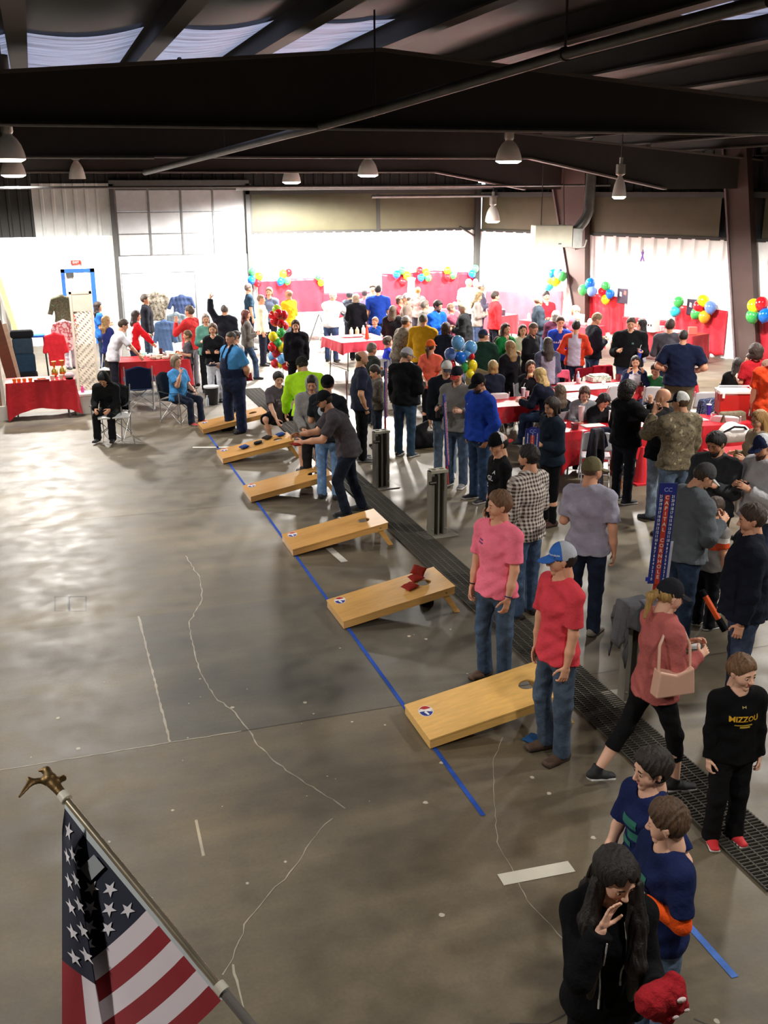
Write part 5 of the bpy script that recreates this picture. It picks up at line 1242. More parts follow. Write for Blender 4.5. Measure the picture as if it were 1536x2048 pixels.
person('mizzou', 1487, 1315, 152, 1.38, 'person, a young boy in a black sweatshirt with gold lettering and bright red shoes', ('long', '0e0e10'), ('pants', '121214'), ('c8242b', 'e8e4e0'), ('short', '6b4c31'), arms='down', head=(-22, 8), legR='half', skin='p')
person('rose', 1343, 1162, 58, 1.67, 'person walking in a rose sweater and black capri leggings, dark cap, blonde ponytail', ('sweater', 'b0605c'), ('capri', '131315'), ('18181a', 'd8d8d8'), ('pony', 'a8854e'), cap=('cap', '23242a'), armR=(.2, .1, -1, -.35, .9, .25), armL=(.15, .3, -1, -.3, .9, .2), legR=(.03, .35, -1, .0, .1, -1), legL=(.03, -.42, -1, .0, -.62, -1), fem=True, head=(8, 14), lean=4, skin='p', cut=None)
person('redtee', 1124, 1090, -126, 1.76, 'person in a red t-shirt and blue and white trucker cap beside the nearest board', ('tee', 'd94450'), ('jeans', '475567'), ('4a3527', '2c211a'), ('short', '241a14'), cap=('cap', '3c70c4', 'b9bcc6', '3a6cc0'), armL=(.1, .05, -1, .03, .22, -1), armR=(.12, .1, -1, .02, .1, -1), head=(26, 6), build=.95, boots=True, legL='stand', legR=(.05, .12, -1, 0, -.15, -1))
person('pinktee', 999, 986, -142, 1.78, 'person in a bright pink t-shirt and jeans standing behind the nearest board', ('tee', 'ff7c94'), ('jeans', '44566e'), ('5a4231', '2e241c'), ('short', '6d4c31'), armL=(.12, .12, -1, .02, .35, -1), armR=(.14, .02, -1, .05, .2, -1), head=(34, 2), build=.98, boots=True, legR=(.05, .08, -1, 0, -.1, -1))
person('plaid', 1058, 893, -52, 1.82, 'person in a brown and white plaid shirt with dark beard, behind the pink t-shirt', ('long', '3c2c28', 'plaid', 'd6cdc4'), ('jeans', '42546e'), ('241d18', '1a1512'), ('short', '191311'), beard=('full', '1f1714'), armL='down', armR='bent', head=(-12, 4), build=1.06)
person('glscap', 998, 868, -112, 1.74, 'person in a black t-shirt and glasses, black and red cap worn backwards', ('tee', '141417'), ('pants', '17171a'), ('1c1c1c', '222222'), ('short', '15110f'), cap=('cap', 'e8e6e4', '17171b', 'c43638', 'back'), arms='down', glasses=True, head=(-6, 10), build=.9)
person('greytee', 1186, 918, 18, 1.80, 'person in a grey t-shirt seen from behind wearing a camouflage cap', ('tee', 'a6a4b6'), ('jeans', '1d2638'), ('7a7468', '3c3a36'), ('fringe', '5b4a3a'), cap=('cap', '8c8468', '6f674c', '746c50'), armR=(.18, -.05, -1, .08, .1, -1), armL='bent', head=(30, 8), build=1.04)
person('navywoman', 1104, 797, -118, 1.70, 'person with short dark hair in a navy denim jacket over black leggings', ('jacket', '1c2734'), ('leggings', '121215'), ('4a2a22', '2a1a14'), ('bob', '2d1e19'), arms='bent', fem=True, build=1.05, head=(-8, 12), skin='l')
person('hoodphone', 1410, 930, 62, 1.82, 'person in a charcoal hoodie and grey cap looking down at a phone', ('hoodie', '5c6268'), ('jeans', '26344a'), ('d4d2d0', 'eeeeee'), ('short', '3a2c22'), beard=('short', '3a2c22'), cap=('cap', '4a4a4c', '4a4a4c', 'b8b8b8'), arms='phone', head=(6, 28), build=1.15, lean=8)
person('orangeboy', 1432, 998, 40, 1.36, 'person, a boy with brown hair in a grey and orange striped shirt', ('tee', '8d8a88'), ('pants', '17191f'), ('15161a', 'e0e0e0'), ('thick', '3b281c'), arms='down', head=(-8, 10), skin='l')
person('beardman', 1434, 866, -158, 1.78, 'person with thick black hair and full beard in a charcoal sweater reading a phone', ('sweater', '3c3e43'), ('khaki', '5b5242'), ('2a2522', '1b1918'), ('thick', '16120f'), beard=('full', '1a1411'), arms='phone', head=(10, 24), build=1.06, skin='m')
person('navyjacket', 1506, 1012, -98, 1.83, 'person in a dark navy jacket with a white badge standing at the right edge', ('jacket', '171b28'), ('jeans', '3a455c'), ('22252c', '191b20'), ('short', '3b2b21'), arms='down', head=(-4, 6), build=1.14)
person('beigeglasses', 1520, 822, -118, 1.68, 'person with long blonde hair, glasses and a beige cardigan at the right edge', ('sweater', 'a3947c'), ('jeans', '2b3548'), ('2a2522', '1b1918'), ('longblond', 'a87f4c'), arms='bent', glasses=True, fem=True, head=(-10, 10))
person('whitehoodie', 1528, 872, -128, 1.80, 'person in a white hoodie over a red shirt with a navy and white cap', ('hoodie', 'c9cacf'), ('jeans', '2b3548'), ('2a2522', '1b1918'), ('short', '3a281e'), beard=('full', '4a2f20'), cap=('cap', '2a3354', 'd4d6dc', '2a3354'), arms='phone', head=(-2, 22), build=1.1)
person('camoman', 1362, 786, -38, 1.86, 'person in a camouflage jacket and white mesh cap with a hand on the face', ('jacket', '84765c', 'camo', 'b9ab8c'), ('jeans', '5c6d84'), ('2a2522', '1b1918'), ('short', '5a4330'), cap=('cap', '1b2038', 'd8d8d4', '171b30'), armR=(.3, .2, -1, .1, .5, -1), armL=(.25, .75, -.5, -.35, .0, 1), head=(-26, 8), build=1.12)
person('baldman', 1326, 778, -62, 1.76, 'person with a shaved head in a black sweater and light jeans', ('sweater', '17181b'), ('jeans', '8291a4'), ('3b3e46', '24262b'), ('bald', '4a3828'), armR='down', armL='behind', head=(-20, 4), build=1.04)
person('curly', 1258, 765, 48, 1.72, 'person with curly black hair in a black jacket, hand raised to the face', ('jacket', '141416'), ('jeans', '181c26'), ('18181a', 'd0d0d0'), ('curly', '1a1210'), armR=(.25, .7, -.5, -.3, .1, 1), armL='bent', fem=True, build=1.18, head=(12, 0))
person('orangeright', 1552, 700, 8, 1.88, 'person in an orange red t-shirt seen from behind at the right edge', ('tee', 'cf4320'), ('jeans', '6d88a8'), ('2a2522', '1b1918'), ('short', '3a2a1e'), arms='down', build=1.12)
# --- around the posts
person('bluehoodie', 957, 750, -124, 1.82, 'person in a royal blue hoodie and black cap standing beside the steel post', ('hoodie', '1f3fa0'), ('jeans', '2c3f5c'), ('1b1b1d', 'b8b8b8'), ('short', '1c1613'), beard=('full', '221915'), cap=('cap', '1c1c20'), arms='pocket', head=(-6, 22), build=1.12, skin='m')
person('quarterzip', 914, 735, -152, 1.80, 'person in a grey quarter-zip pullover and black cap with a red brim', ('sweater', '7d7a76'), ('jeans', '46566c'), ('6a6a6c', 'd0d0d0'), ('short', '2a201a'), cap=('cap', '22242e', None, 'c4453f'), arms='bent', head=(-8, 16), build=1.06)
person('oldcap', 893, 722, -175, 1.80, 'person in a dark jacket and white cap with an orange emblem, behind the grey pullover', ('jacket', '1c2028'), ('jeans', '66788c'), ('b8bcc2', 'e0e0e0'), ('short', '8d8884'), cap=('cap', 'dedcd8', '4c4c54', '4c4c54'), arms='down', head=(-15, 16), skin='l')
person('blackjacketwhitecap', 814, 697, 30, 1.80, 'person in a black jacket and white cap seen from behind between the posts', ('jacket', '131517'), ('jeans', '2f4459'), ('1a1a1e', 'c0c0c0'), ('short', '6a645c'), cap=('cap', 'b9b8bd', 'b9b8bd', '8e8e96'), armR='bent', armL='down', head=(40, 20), build=1.1)
person('coral', 862, 681, 12, 1.66, 'person in a coral t-shirt and orange cap with long brown hair, seen from behind', ('tee', 'ee6a52'), ('leggings', '141418'), ('1b1b1d', 'c8c8c8'), ('pony', '4a2c1e'), cap=('cap', 'e4662a'), arms='behind', fem=True, head=(18, -2))
person('navybald', 724, 703, 84, 1.79, 'person with receding dark hair in a dark navy t-shirt looking right beside the far post', ('tee', '2a2e42'), ('pants', '15171c'), ('5a5a5e', 'c8c8c8'), ('fringe', '2a1c16'), beard=('short', '3a2a20'), armR='pocket', armL='pocket', head=(0, 8), build=1.14)
person('camokid', 750, 732, -100, 1.42, 'person, a boy in a dark camouflage sweatshirt partly hidden behind the navy t-shirt', ('hoodie', '2f3138', 'camo', '4c4a44'), ('jeans', '1d2433'), ('1b1b1d', '333333'), ('short', '2e2018'), arms='bent', head=(0, 18))
person('greyhead', 744, 688, 60, 1.52, 'person with short grey hair in a dark green jacket beside the balding navy t-shirt', ('jacket', '2f3430'), ('jeans', '232a38'), ('1b1b1d', '333333'), ('short', '7a6f60'), arms='bent', head=(0, 6))
person('thrower', 648, 784, -96, 1.82, 'person in a grey t-shirt and black cap leaning forward to throw at the third board', ('tee', '4c474c'), ('jeans', '1a2230'), ('1b1b1d', '333333'), ('short', '241a15'), beard=('full', '2b1f18'), cap=('cap', '1d1d22'), armR=(.05, .55, -.8, -.1, 1, -.1), armL=(.05, .5, -.85, -.15, 1, -.1), legL=(.08, .42, -1, 0, -.25, -1), legR=(.08, -.12, -1, 0, -.35, -1), lean=36, head=(0, 2), build=1.12, curl=(50, 50))
person('beanie', 655, 752, 22, 1.78, 'person in a black t-shirt with a round back print and black beanie', ('tee', '1d2126'), ('jeans', '6f8fb8'), ('1b1b1d', '333333'), ('short', '1c1613'), cap=('beanie', '15151a'), arms='bent', head=(-10, 8), build=1.08)
person('greyhood', 623, 753, -176, 1.66, 'person with a light grey hood up standing beside the fluorescent hoodie', ('hoodie', '8b8a88'), ('pants', '1f1e22'), ('1b1b1d', '333333'), ('short', '241a14'), cap=('hood', '9a9998'), arms='low', head=(0, 14))
person('hivis', 604, 716, -14, 1.84, 'person in a fluorescent yellow hoodie bending over beside the crouching boy', ('hoodie', 'b6f02c'), ('shorts', '6a6a66'), ('2a2522', '1b1918'), ('short', '2c221c'), cap=('beanie', '2b2b26'), armR='reachdn', armL=(.2, .3, -1, .0, .4, -1), lean=28, head=(-12, 20), build=1.15)
person('crouch', 556, 765, 150, 1.72, 'person, a boy in a grey t-shirt crouching at the end of the fifth board', ('tee', '5a545a'), ('shorts', '16161a'), ('3a3a3e', 'c8c8c8'), ('thick', '241a14'), armR=(.2, .55, -.9, -.1, .7, -1), armL=(.25, .5, -.9, -.15, .8, -.8), legR=(.8, .8, .12, -.35, -.2, -1), legL=(.8, .8, .12, -.35, -.2, -1), lean=14, head=(14, 8), skin='p', pos=(3.72, 17.55))
person('overalls', 461, 664, -118, 1.83, 'person in navy overalls and a sky blue t-shirt holding a red bag behind the back', ('tee', '4d93cf'), ('overalls', '1e2740'), ('26282e', '1b1c20'), ('buzz', '5a524c'), armL='behind', armR='bent', head=(-6, 8), build=1.34, skin='l', legL=(.1, -.05, -1, .03, 0, -1), legR=(.08, .12, -1, 0, -.05, -1))
# --- left craft area
person('seatblue', 352, 712, 130, 1.62, 'person in a light blue t-shirt seated in a camping chair, red shoes', ('tee', '4a90cc'), ('jeans', '222a3c'), ('c0453f', '8a8a8a'), ('bob', '8a7a62'), armR=(.2, .5, -.5, -.3, .2, 1), armL='lap', legs='sit', seat=.42, fem=True, build=1.15)
person('raglanwoman', 272, 622, 78, 1.68, 'person in a white shirt with red sleeves and long dark hair at the craft table', ('raglan', 'e9e6ea', 'cloth', 'cc1f2a'), ('jeans', '232c44'), ('1b1b1d', '333333'), ('long', '2e221c'), arms='reachdn', fem=True, lean=12)
person('bwshirt', 290, 590, 100, 1.80, 'person in a dark jacket over a white t-shirt behind the raglan shirt woman', ('jacket', '1e1f28'), ('jeans', '2e3a4c'), ('1b1b1d', '333333'), ('short', '4c4038'), arms='down')
person('bentwhite', 246, 640, 85, 1.74, 'person in a loose white shirt bending over the craft table', ('tee', 'dedee6'), ('pants', '23242e'), ('1b1b1d', '333333'), ('short', '3a2a1e'), arms='reachdn', lean=32)
person('redstout', 378, 613, -62, 1.80, 'person in a long-sleeved red shirt and grey trousers with a hand on the chin', ('long', 'cb3436'), ('pants', '8b8890'), ('1b1b1d', '333333'), ('short', '5c4c40'), armL=(.25, .6, -.6, -.35, .1, 1), armR='bent', build=1.2)
person('greykid', 374, 662, -100, 1.35, 'person, a child in a dark patterned shirt beside the red long-sleeved shirt', ('tee', '4f4c52'), ('pants', '1d1d26'), ('1b1b1d', '333333'), ('short', '6b5238'), arms='bent')
person('tealwhite', 411, 628, 175, 1.7, 'person with white hair and a teal scarf standing near the open roller door', ('sweater', '6aa394'), ('pants', '1b1c20'), ('1b1b1d', '333333'), ('bob', 'b8aea8'), arms='bent', fem=True)
person('blackvest', 425, 648, -170, 1.62, 'person in a black sweater with arms folded left of the overalls', ('sweater', '17181c'), ('pants', 'cfd2da'), ('1b1b1d', '333333'), ('bob', '6e5a48'), arms='cross', fem=True)
person('raisedarm', 449, 610, 10, 1.78, 'person in a dark navy coat raising one arm against the daylight', ('jacket', '20222c'), ('pants', '191a20'), ('1b1b1d', '333333'), ('buzz', '5c5450'), armL='up', armR='down')
person('darkhairwoman', 470, 662, -130, 1.62, 'person with dark hair in a white shirt behind the overalls', ('tee', 'e4e2e4'), ('jeans', '2c3a52'), ('1b1b1d', '333333'), ('bun', '2b1a18'), arms='bent', fem=True)
person('auburn', 492, 620, 86, 1.64, 'person with long auburn hair in a grey cardigan and jeans walking right', ('sweater', '6c6864'), ('jeans', '3a4c68'), ('1b1b1d', '333333'), ('long', '6a362c'), arms='bent', legR='fwd', legL='back', fem=True)
person('yellowvest', 522, 590, 96, 1.76, 'person in a pale yellow vest over a white shirt left of the balloon column', ('long', 'e6e4c6'), ('pants', '1f2130'), ('1b1b1d', '333333'), ('buzz', '8a6c58'), arms='down', build=1.12)
person('tealman', 497, 569, 82, 1.78, 'person in a dark teal shirt beside the roller door frame', ('tee', '24394a'), ('pants', '1f2130'), ('1b1b1d', '333333'), ('short', '6c5e58'), arms='down')
person('bluegrey', 538, 576, -170, 1.74, 'person in a slate blue shirt behind the yellow vest', ('long', '65708c'), ('pants', '1f2130'), ('1b1b1d', '333333'), ('bob', '8f6e58'), arms='down')
person('yellowshirt', 577, 580, -52, 1.78, 'person in a mustard yellow shirt beside the top of the balloon column', ('long', 'dba81c'), ('jeans', '6c7484'), ('1b1b1d', '333333'), ('fringe', '94705c'), arms='bent', build=1.08, skin='m')
person('blackbob', 591, 641, 178, 1.66, 'person in a black coat with dark red hair standing right of the balloon column', ('jacket', '17161c'), ('pants', '17161c'), ('1b1b1d', '333333'), ('bob', '452c24'), arms='down', fem=True, build=1.12)
# --- middle, between the tall table and the wall
person('whitebend', 666, 584, 22, 1.78, 'person in a white sweatshirt and jeans bending at the serving table', ('hoodie', 'ececf0'), ('jeans', '3c4c70'), ('1b1b1d', '333333'), ('short', 'd8cfc6'), cap=('cap', 'e8e8ea'), arms='reach', lean=20, build=1.1)
person('blackfur', 712, 588, 18, 1.7, 'person with light brown hair in a black coat behind the tall red table', ('jacket', '15151b'), ('pants', '15151b'), ('1b1b1d', '333333'), ('bob', 'a08a74'), arms='bent', fem=True, build=1.15)
person('darkcurl', 700, 582, 30, 1.64, 'person with grey-black curly hair behind the black coat', ('jacket', '454b58'), ('pants', '2a2c36'), ('1b1b1d', '333333'), ('thick', '3f3f48'), arms='bent')
person('lilac', 729, 579, 5, 1.72, 'person in a lilac long-sleeved shirt seen from behind', ('long', 'c3b4cc'), ('jeans', '34466c'), ('1b1b1d', '333333'), ('short', '4c4246'), arms='down', fem=True)
person('bluetee', 756, 571, 3, 1.88, 'tall person in a blue t-shirt seen from behind near the serving wall', ('tee', '1f3f9c'), ('jeans', '1c2a4a'), ('1b1b1d', '333333'), ('short', '201a1c'), arms='down', build=1.2)
person('beigeback', 745, 569, 170, 1.74, 'person in a beige shirt peeking from behind the tall blue t-shirt', ('tee', 'a49c86'), ('pants', '3a3a3c'), ('1b1b1d', '333333'), ('short', '2c2420'), arms='down')
person('bluekid', 750, 636, -150, 1.20, 'person, a small child in a blue hoodie holding a pink toy beside the tall table', ('hoodie', '2450a8'), ('pants', '2a3a66'), ('1b1b1d', '333333'), ('short', '8a5e3e'), arms='face', skin='m')
person('royalkid', 776, 674, 82, 1.48, 'person, a child in a royal blue long-sleeved shirt sitting by the white bottles', ('long', '2536b0'), ('pants', '23242e'), ('1b1b1d', '333333'), ('thick', '4a3626'), arms='table', legs='sit', seat=.45)
person('longblack', 786, 612, 24, 1.68, 'person with long brown hair in a black coat right of the tall blue t-shirt', ('jacket', '1d1b1e'), ('pants', '1d1b1e'), ('1b1b1d', '333333'), ('long', '5a4a38'), arms='bent', fem=True, build=1.12)
person('brownred', 800, 592, 120, 1.6, 'person with brown hair and a dark red shirt talking near the serving tables', ('tee', 'b32c3c'), ('pants', '1d1b1e'), ('1b1b1d', '333333'), ('bob', '58402c'), arms='face', fem=True)
person('greybrown', 812, 588, -90, 1.76, 'person in a taupe sweater with a striped cap near the serving tables', ('sweater', '85776c'), ('pants', '38323a'), ('1b1b1d', '333333'), ('short', '6a5c54'), cap=('cap', 'b8b2b8'), arms='bent')
person('ginger', 836, 574, 10, 1.62, 'person with ginger hair facing the long red sheet', ('tee', '8a6c68'), ('pants', '38323a'), ('1b1b1d', '333333'), ('bun', 'b48442'), arms='down', fem=True)
person('greyyellow', 850, 602, 60, 1.68, 'person in a grey hoodie with yellow trim left of the royal blue hoodie', ('hoodie', '8d8a84'), ('pants', '38323a'), ('1b1b1d', '333333'), ('short', '6f665c'), arms='bent')
person('browncoat', 812, 634, 58, 1.76, 'person in a brown speckled coat leaning over left of the mustard shirt', ('jacket', '83766a', 'camo', 'a09484'), ('pants', '4c4640'), ('1b1b1d', '333333'), ('short', '3a3230'), cap=('cap', 'b9b4b6', None, '25252c'), arms='reachdn', lean=22)
person('mustard', 847, 628, 24, 1.86, 'person in a mustard sweatshirt with short grey hair, seen from behind', ('sweater', 'c8961c'), ('jeans', '2b3548'), ('1b1b1d', '333333'), ('buzz', '6e6654'), armL='bent', armR='bent', build=1.14)
person('royalhoodie', 876, 602, 128, 1.82, 'person in a bright blue hoodie with dark hair and beard looking down', ('hoodie', '1656c8'), ('pants', '18203a'), ('1b1b1d', '333333'), ('thick', '2c1c1a'), beard=('full', '2c1c1a'), arms='phone', head=(0, 16), build=1.12)
person('pinkpattern', 903, 608, 98, 1.64, 'person in a pink and maroon patterned top eating', ('sweater', 'a04a60', 'floral', '6a2c3c'), ('pants', '2a2430'), ('1b1b1d', '333333'), ('short', '8a6c58'), arms='face', fem=True, build=1.1)
person('whitehair', 925, 606, -82, 1.78, 'person with white hair in a black jacket and jeans facing left', ('jacket', '1e2022'), ('jeans', '4c6080'), ('1b1b1d', '333333'), ('short', 'd2c4a8'), arms='bent', head=(0, 18), build=1.15)
person('greylong', 957, 584, 86, 1.70, 'person with long light brown hair in a long grey cardigan', ('sweater', '948d88'), ('jeans', '3c4a68'), ('1b1b1d', '333333'), ('long', '7d6a4a'), arms='bent', fem=True, head=(0, 16))
person('greycap', 963, 566, 92, 1.80, 'person in a grey and white striped shirt and grey cap by the corner post', ('long', '58566a'), ('jeans', '232c44'), ('1b1b1d', '333333'), ('short', '6e5a4c'), cap=('cap', '9aa0a8'), arms='bent')
person('bigwhite', 938, 558, 30, 1.84, 'heavy person in a white and grey shirt by the corner post', ('tee', 'c9c4d0'), ('pants', '3c3a48'), ('1b1b1d', '333333'), ('buzz', 'd8c8b4'), arms='bent', build=1.3)
person('corneryellow', 951, 560, 180, 1.66, 'person with grey hair peeking between the white shirt and the grey cap', ('tee', 'd8d2c4'), ('pants', '3c3a48'), ('1b1b1d', '333333'), ('short', 'a08e94'), arms='down')
person('redjacket', 991, 584, 70, 1.80, 'person in a bright red jacket and black trousers at the serving tables', ('jacket', 'e83238'), ('pants', '1a1c28'), ('1b1b1d', '333333'), ('short', '2c2018'), armR='down', armL='down', build=1.05)
person('darkseat', 892, 646, 22, 1.71, 'person with short dark hair in a dark jacket left of the balloon bouquet', ('jacket', '1c2230'), ('pants', '1c2230'), ('1b1b1d', '333333'), ('bob', '3a2018'), arms='bent', fem=True)
# --- eating area, centre and right
person('greenjacket', 967, 660, 14, 1.76, 'person in a green fleece and navy cap sitting on the khaki camping chair', ('hoodie', '1f3a30'), ('jeans', '2b3548'), ('1b1b1d', '333333'), ('short', '3a3230'), cap=('cap', '2c3550'), arms='table', legs='sit', seat=0.7, head=(40, 6), build=1.15)
person('browncap', 996, 674, 178, 1.62, 'person in a brown cap with a round badge and navy jacket, head down', ('jacket', '20263c'), ('jeans', '2b3548'), ('1b1b1d', '333333'), ('short', '4a3020'), cap=('cap', '3a2a20', '3a2a20', '3a2a20', 'back'), arms='table', legs='sit', seat=0.42, head=(0, 14))
person('greentop', 1012, 647, 140, 1.72, 'person with long brown hair in a green top behind the brown cap', ('long', '1f7a3e'), ('jeans', '2b3548'), ('1b1b1d', '333333'), ('long', '3c2620'), arms='bent', fem=True)
person('longblond', 1020, 682, -40, 1.6, 'person with very long wavy light brown hair in a black coat', ('jacket', '15151a'), ('leggings', '15151a'), ('1b1b1d', '333333'), ('longblond', '8a6a42'), arms='bent', fem=True, head=(0, 4))
person('creamcoat', 1046, 650, 168, 1.62, 'person with long dark hair in a cream coat behind the shaved head', ('jacket', 'cfc6b0'), ('pants', '2a2a30'), ('1b1b1d', '333333'), ('long', '2a1c16'), arms='bent', fem=True)
person('baldblack', 1067, 646, 118, 1.80, 'person with a shaved head in a black sweater looking down beside the cream coat', ('sweater', '17181c'), ('pants', '1c2030'), ('1b1b1d', '333333'), ('buzz', '6a5444'), beard=('short', '4a362a'), arms='bent', head=(20, 20), skin='m')
person('bowedhair', 1096, 676, -12, 1.62, 'person in a grey hoodie with lilac back and long brown hair, head bowed', ('raglan', 'a29cae', 'cloth', '53546a'), ('jeans', '2b3548'), ('1b1b1d', '333333'), ('long', '3a2c24'), arms='bent', fem=True, head=(0, 20), build=1.1)
person('royaltee', 1121, 634, 172, 1.72, 'person in a royal blue long-sleeved shirt with a white print facing the camera', ('long', '2445b4'), ('jeans', '1c2236'), ('1b1b1d', '333333'), ('short', '4a3226'), arms='down', head=(-6, 4))
person('raglanboy', 1153, 642, 8, 1.72, 'person in a white baseball shirt with orange-red sleeves seen from behind', ('raglan', 'c9c6dc', 'cloth', 'd6472e'), ('jeans', '1e2840'), ('1b1b1d', '333333'), ('short', '1c1616'), arms='hip')
person('navyhoodie', 1194, 628, 68, 1.80, 'person in a black hoodie and jeans with light brown hair looking down', ('hoodie', '181c24'), ('jeans', '2c405c'), ('1b1b1d', '333333'), ('short', '8a7454'), arms='phone', head=(10, 24), build=1.08)
person('cupman', 1263, 636, 178, 1.86, 'person in a black pullover holding a blue cup with a white straw', ('jacket', '151719'), ('jeans', '46608a'), ('1b1b1d', '333333'), ('short', '4a3428'), arms='bent', head=(4, 6), build=1.2)
person('whiteshirtred', 1283, 638, -92, 1.70, 'person with long dark hair and red scarf in a white shirt near the serving tables', ('long', 'd4d0ea'), ('jeans', '2b3548'), ('1b1b1d', '333333'), ('long', '241c20'), arms='reach', fem=True)
person('greyback', 1341, 640, 5, 1.82, 'person in a charcoal grey t-shirt seen from behind, left of the big navy t-shirt', ('long', '53525a'), ('jeans', '2b3548'), ('1b1b1d', '333333'), ('short', '3a2c24'), arms='bent', build=1.15)
person('bignavy', 1368, 660, 2, 1.88, 'big person in a dark navy t-shirt and khaki trousers seen from behind', ('tee', '18203a'), ('khaki', '6a6450'), ('3a302a', '1b1918'), ('buzz', '2a2624'), arms='hip', build=1.34)
person('blondewhite', 1150, 612, -70, 1.68, 'person with white-blonde hair and pink top beside the second brown column', ('tee', 'd05060'), ('jeans', '2b3548'), ('1b1b1d', '333333'), ('longblond', 'd8c8a4'), arms='bent', fem=True)
person('whitecapdark', 1078, 592, 74, 1.80, 'person in a dark jacket and white cap near the clothes stall', ('jacket', '333c48'), ('jeans', '3c4860'), ('1b1b1d', '333333'), ('short', '8a6a58'), cap=('cap', 'e6e4e4'), arms='bent')
person('silverhair', 1112, 622, 4, 1.64, 'person with silver hair in a maroon and navy sweater seen from behind', ('sweater', '5a2c40'), ('jeans', '2b3548'), ('1b1b1d', '333333'), ('bob', 'b8b0a6'), arms='bent', fem=True, build=1.12)
person('redfar', 1093, 584, 160, 1.74, 'person with dark hair in a red top behind the white cap', ('tee', 'c02834'), ('jeans', '2b3548'), ('1b1b1d', '333333'), ('short', '1c1212'), arms='down')
person('seatednavyblond', 986, 722, -20, 1.64, 'person with blonde hair in a navy jacket with a yellow patch, back to the camera', ('jacket', '1e2334'), ('jeans', '1e2334'), ('1b1b1d', '333333'), ('bob', 'a88a58'), arms='table', legs='sit', seat=0.52, fem=True)
person('leanblond', 1080, 737, -66, 1.70, 'person with wavy blonde hair in a navy coat leaning over the red table', ('jacket', '1b1f30'), ('jeans', '2c3c58'), ('1b1b1d', '333333'), ('longblond', 'c4a468'), arms='table', legs='sit', seat=0.56, fem=True, lean=24)
person('eater', 1062, 722, 160, 1.60, 'person with brown hair eating a roll at the red table', ('jacket', '17171c'), ('jeans', '2c3c58'), ('1b1b1d', '333333'), ('bob', '4c3626'), arms='face', legs='sit', seat=0.47, fem=True)
person('brownhairback', 1120, 770, -30, 1.60, 'person with straight brown hair and black sweater seated, seen from behind', ('sweater', '17171c'), ('jeans', '2c3c58'), ('1b1b1d', '333333'), ('long', '5c4a3a'), arms='table', legs='sit', seat=0.4, fem=True)
person('greygirl', 1170, 774, 172, 1.56, 'person with brown bob hair in a grey hoodie looking down at the table', ('hoodie', '85858a'), ('jeans', '2c3c58'), ('1b1b1d', '333333'), ('bob', '54392c'), arms='table', legs='sit', seat=.46, fem=True, head=(0, 26), skin='p')
person('facephone', 1208, 788, 150, 1.54, 'person with black hair bending close to the table beside the grey hoodie girl', ('sweater', '17171c'), ('jeans', '2c3c58'), ('1b1b1d', '333333'), ('bob', '1a1414'), arms='table', legs='sit', seat=0.44, fem=True, lean=18, head=(-10, 30))
person('smiler', 1272, 712, 176, 1.62, 'person with long black hair in a navy and white top at the long table', ('raglan', 'e4dce6', 'cloth', '1e2646'), ('jeans', '2c3c58'), ('1b1b1d', '333333'), ('long', '1c1416'), arms='face', legs='sit', seat=0.44, fem=True, head=(0, 8))
person('greentee', 1312, 728, -160, 1.52, 'person, a boy in a green t-shirt seated right of the smiling woman', ('tee', '479a62'), ('jeans', '2c3c58'), ('1b1b1d', '333333'), ('short', '2c2018'), arms='table', legs='sit', seat=0.38, head=(0, 24))
person('blackback', 1476, 716, -10, 1.66, 'person with long dark hair in a black top seated behind the red cooler', ('sweater', '161616'), ('jeans', '2c3c58'), ('1b1b1d', '333333'), ('long', '2e2420'), arms='table', legs='sit', seat=.5, fem=True)
person('bluesmock', 1502, 708, -104, 1.66, 'person with short brown hair in a bright blue fleece seated at the right', ('hoodie', '1e50c8'), ('jeans', '2c3c58'), ('1b1b1d', '333333'), ('short', '4a382e'), arms='table', legs='sit', seat=.5, fem=True, build=1.1)
person('redbun', 1512, 690, -30, 1.74, 'person with dark brown hair in a red t-shirt at the right edge', ('tee', 'b8242e'), ('jeans', '2c3c58'), ('1b1b1d', '333333'), ('curly', '3a2a24'), arms='bent', fem=True)
person('blackedge', 1535, 722, -80, 1.6, 'person in a black jacket at the right edge above the orange red t-shirt', ('jacket', '16181e'), ('jeans', '2c3c58'), ('1b1b1d', '333333'), ('short', '8a6a58'), arms='bent')
person('darkgirl', 132, 608, 150, 1.60, 'person in a red and white shirt behind the left side of the lattice', ('raglan', 'e4dce0', 'cloth', 'a81c28'), ('pants', 'c8bcc8'), ('1b1b1d', '333333'), ('long', '2c1c18'), arms='bent', fem=True)
person('blueright', 196, 604, 90, 1.66, 'person in a blue shirt behind the right side of the lattice', ('tee', '2a62b4'), ('jeans', '2c3c58'), ('1b1b1d', '333333'), ('long', '2c1c18'), arms='bent', fem=True)
person('brownfur', 212, 632, 60, 1.60, 'person with light brown hair in a navy top right of the lattice', ('tee', '26306e'), ('pants', '3c3830'), ('1b1b1d', '333333'), ('longblond', '94764c'), arms='bent', fem=True)
person('blackslump', 205, 745, 200, 1.60, 'person in black clothes slumped on a white-seated chair beside the red table', ('hoodie', '17181a'), ('pants', '17181a'), ('17181a', '17181a'), ('short', '17181a'), cap=('hood', '17181a'), arms='lap', legs='sit', seat=.45, lean=25, head=(0, 30))

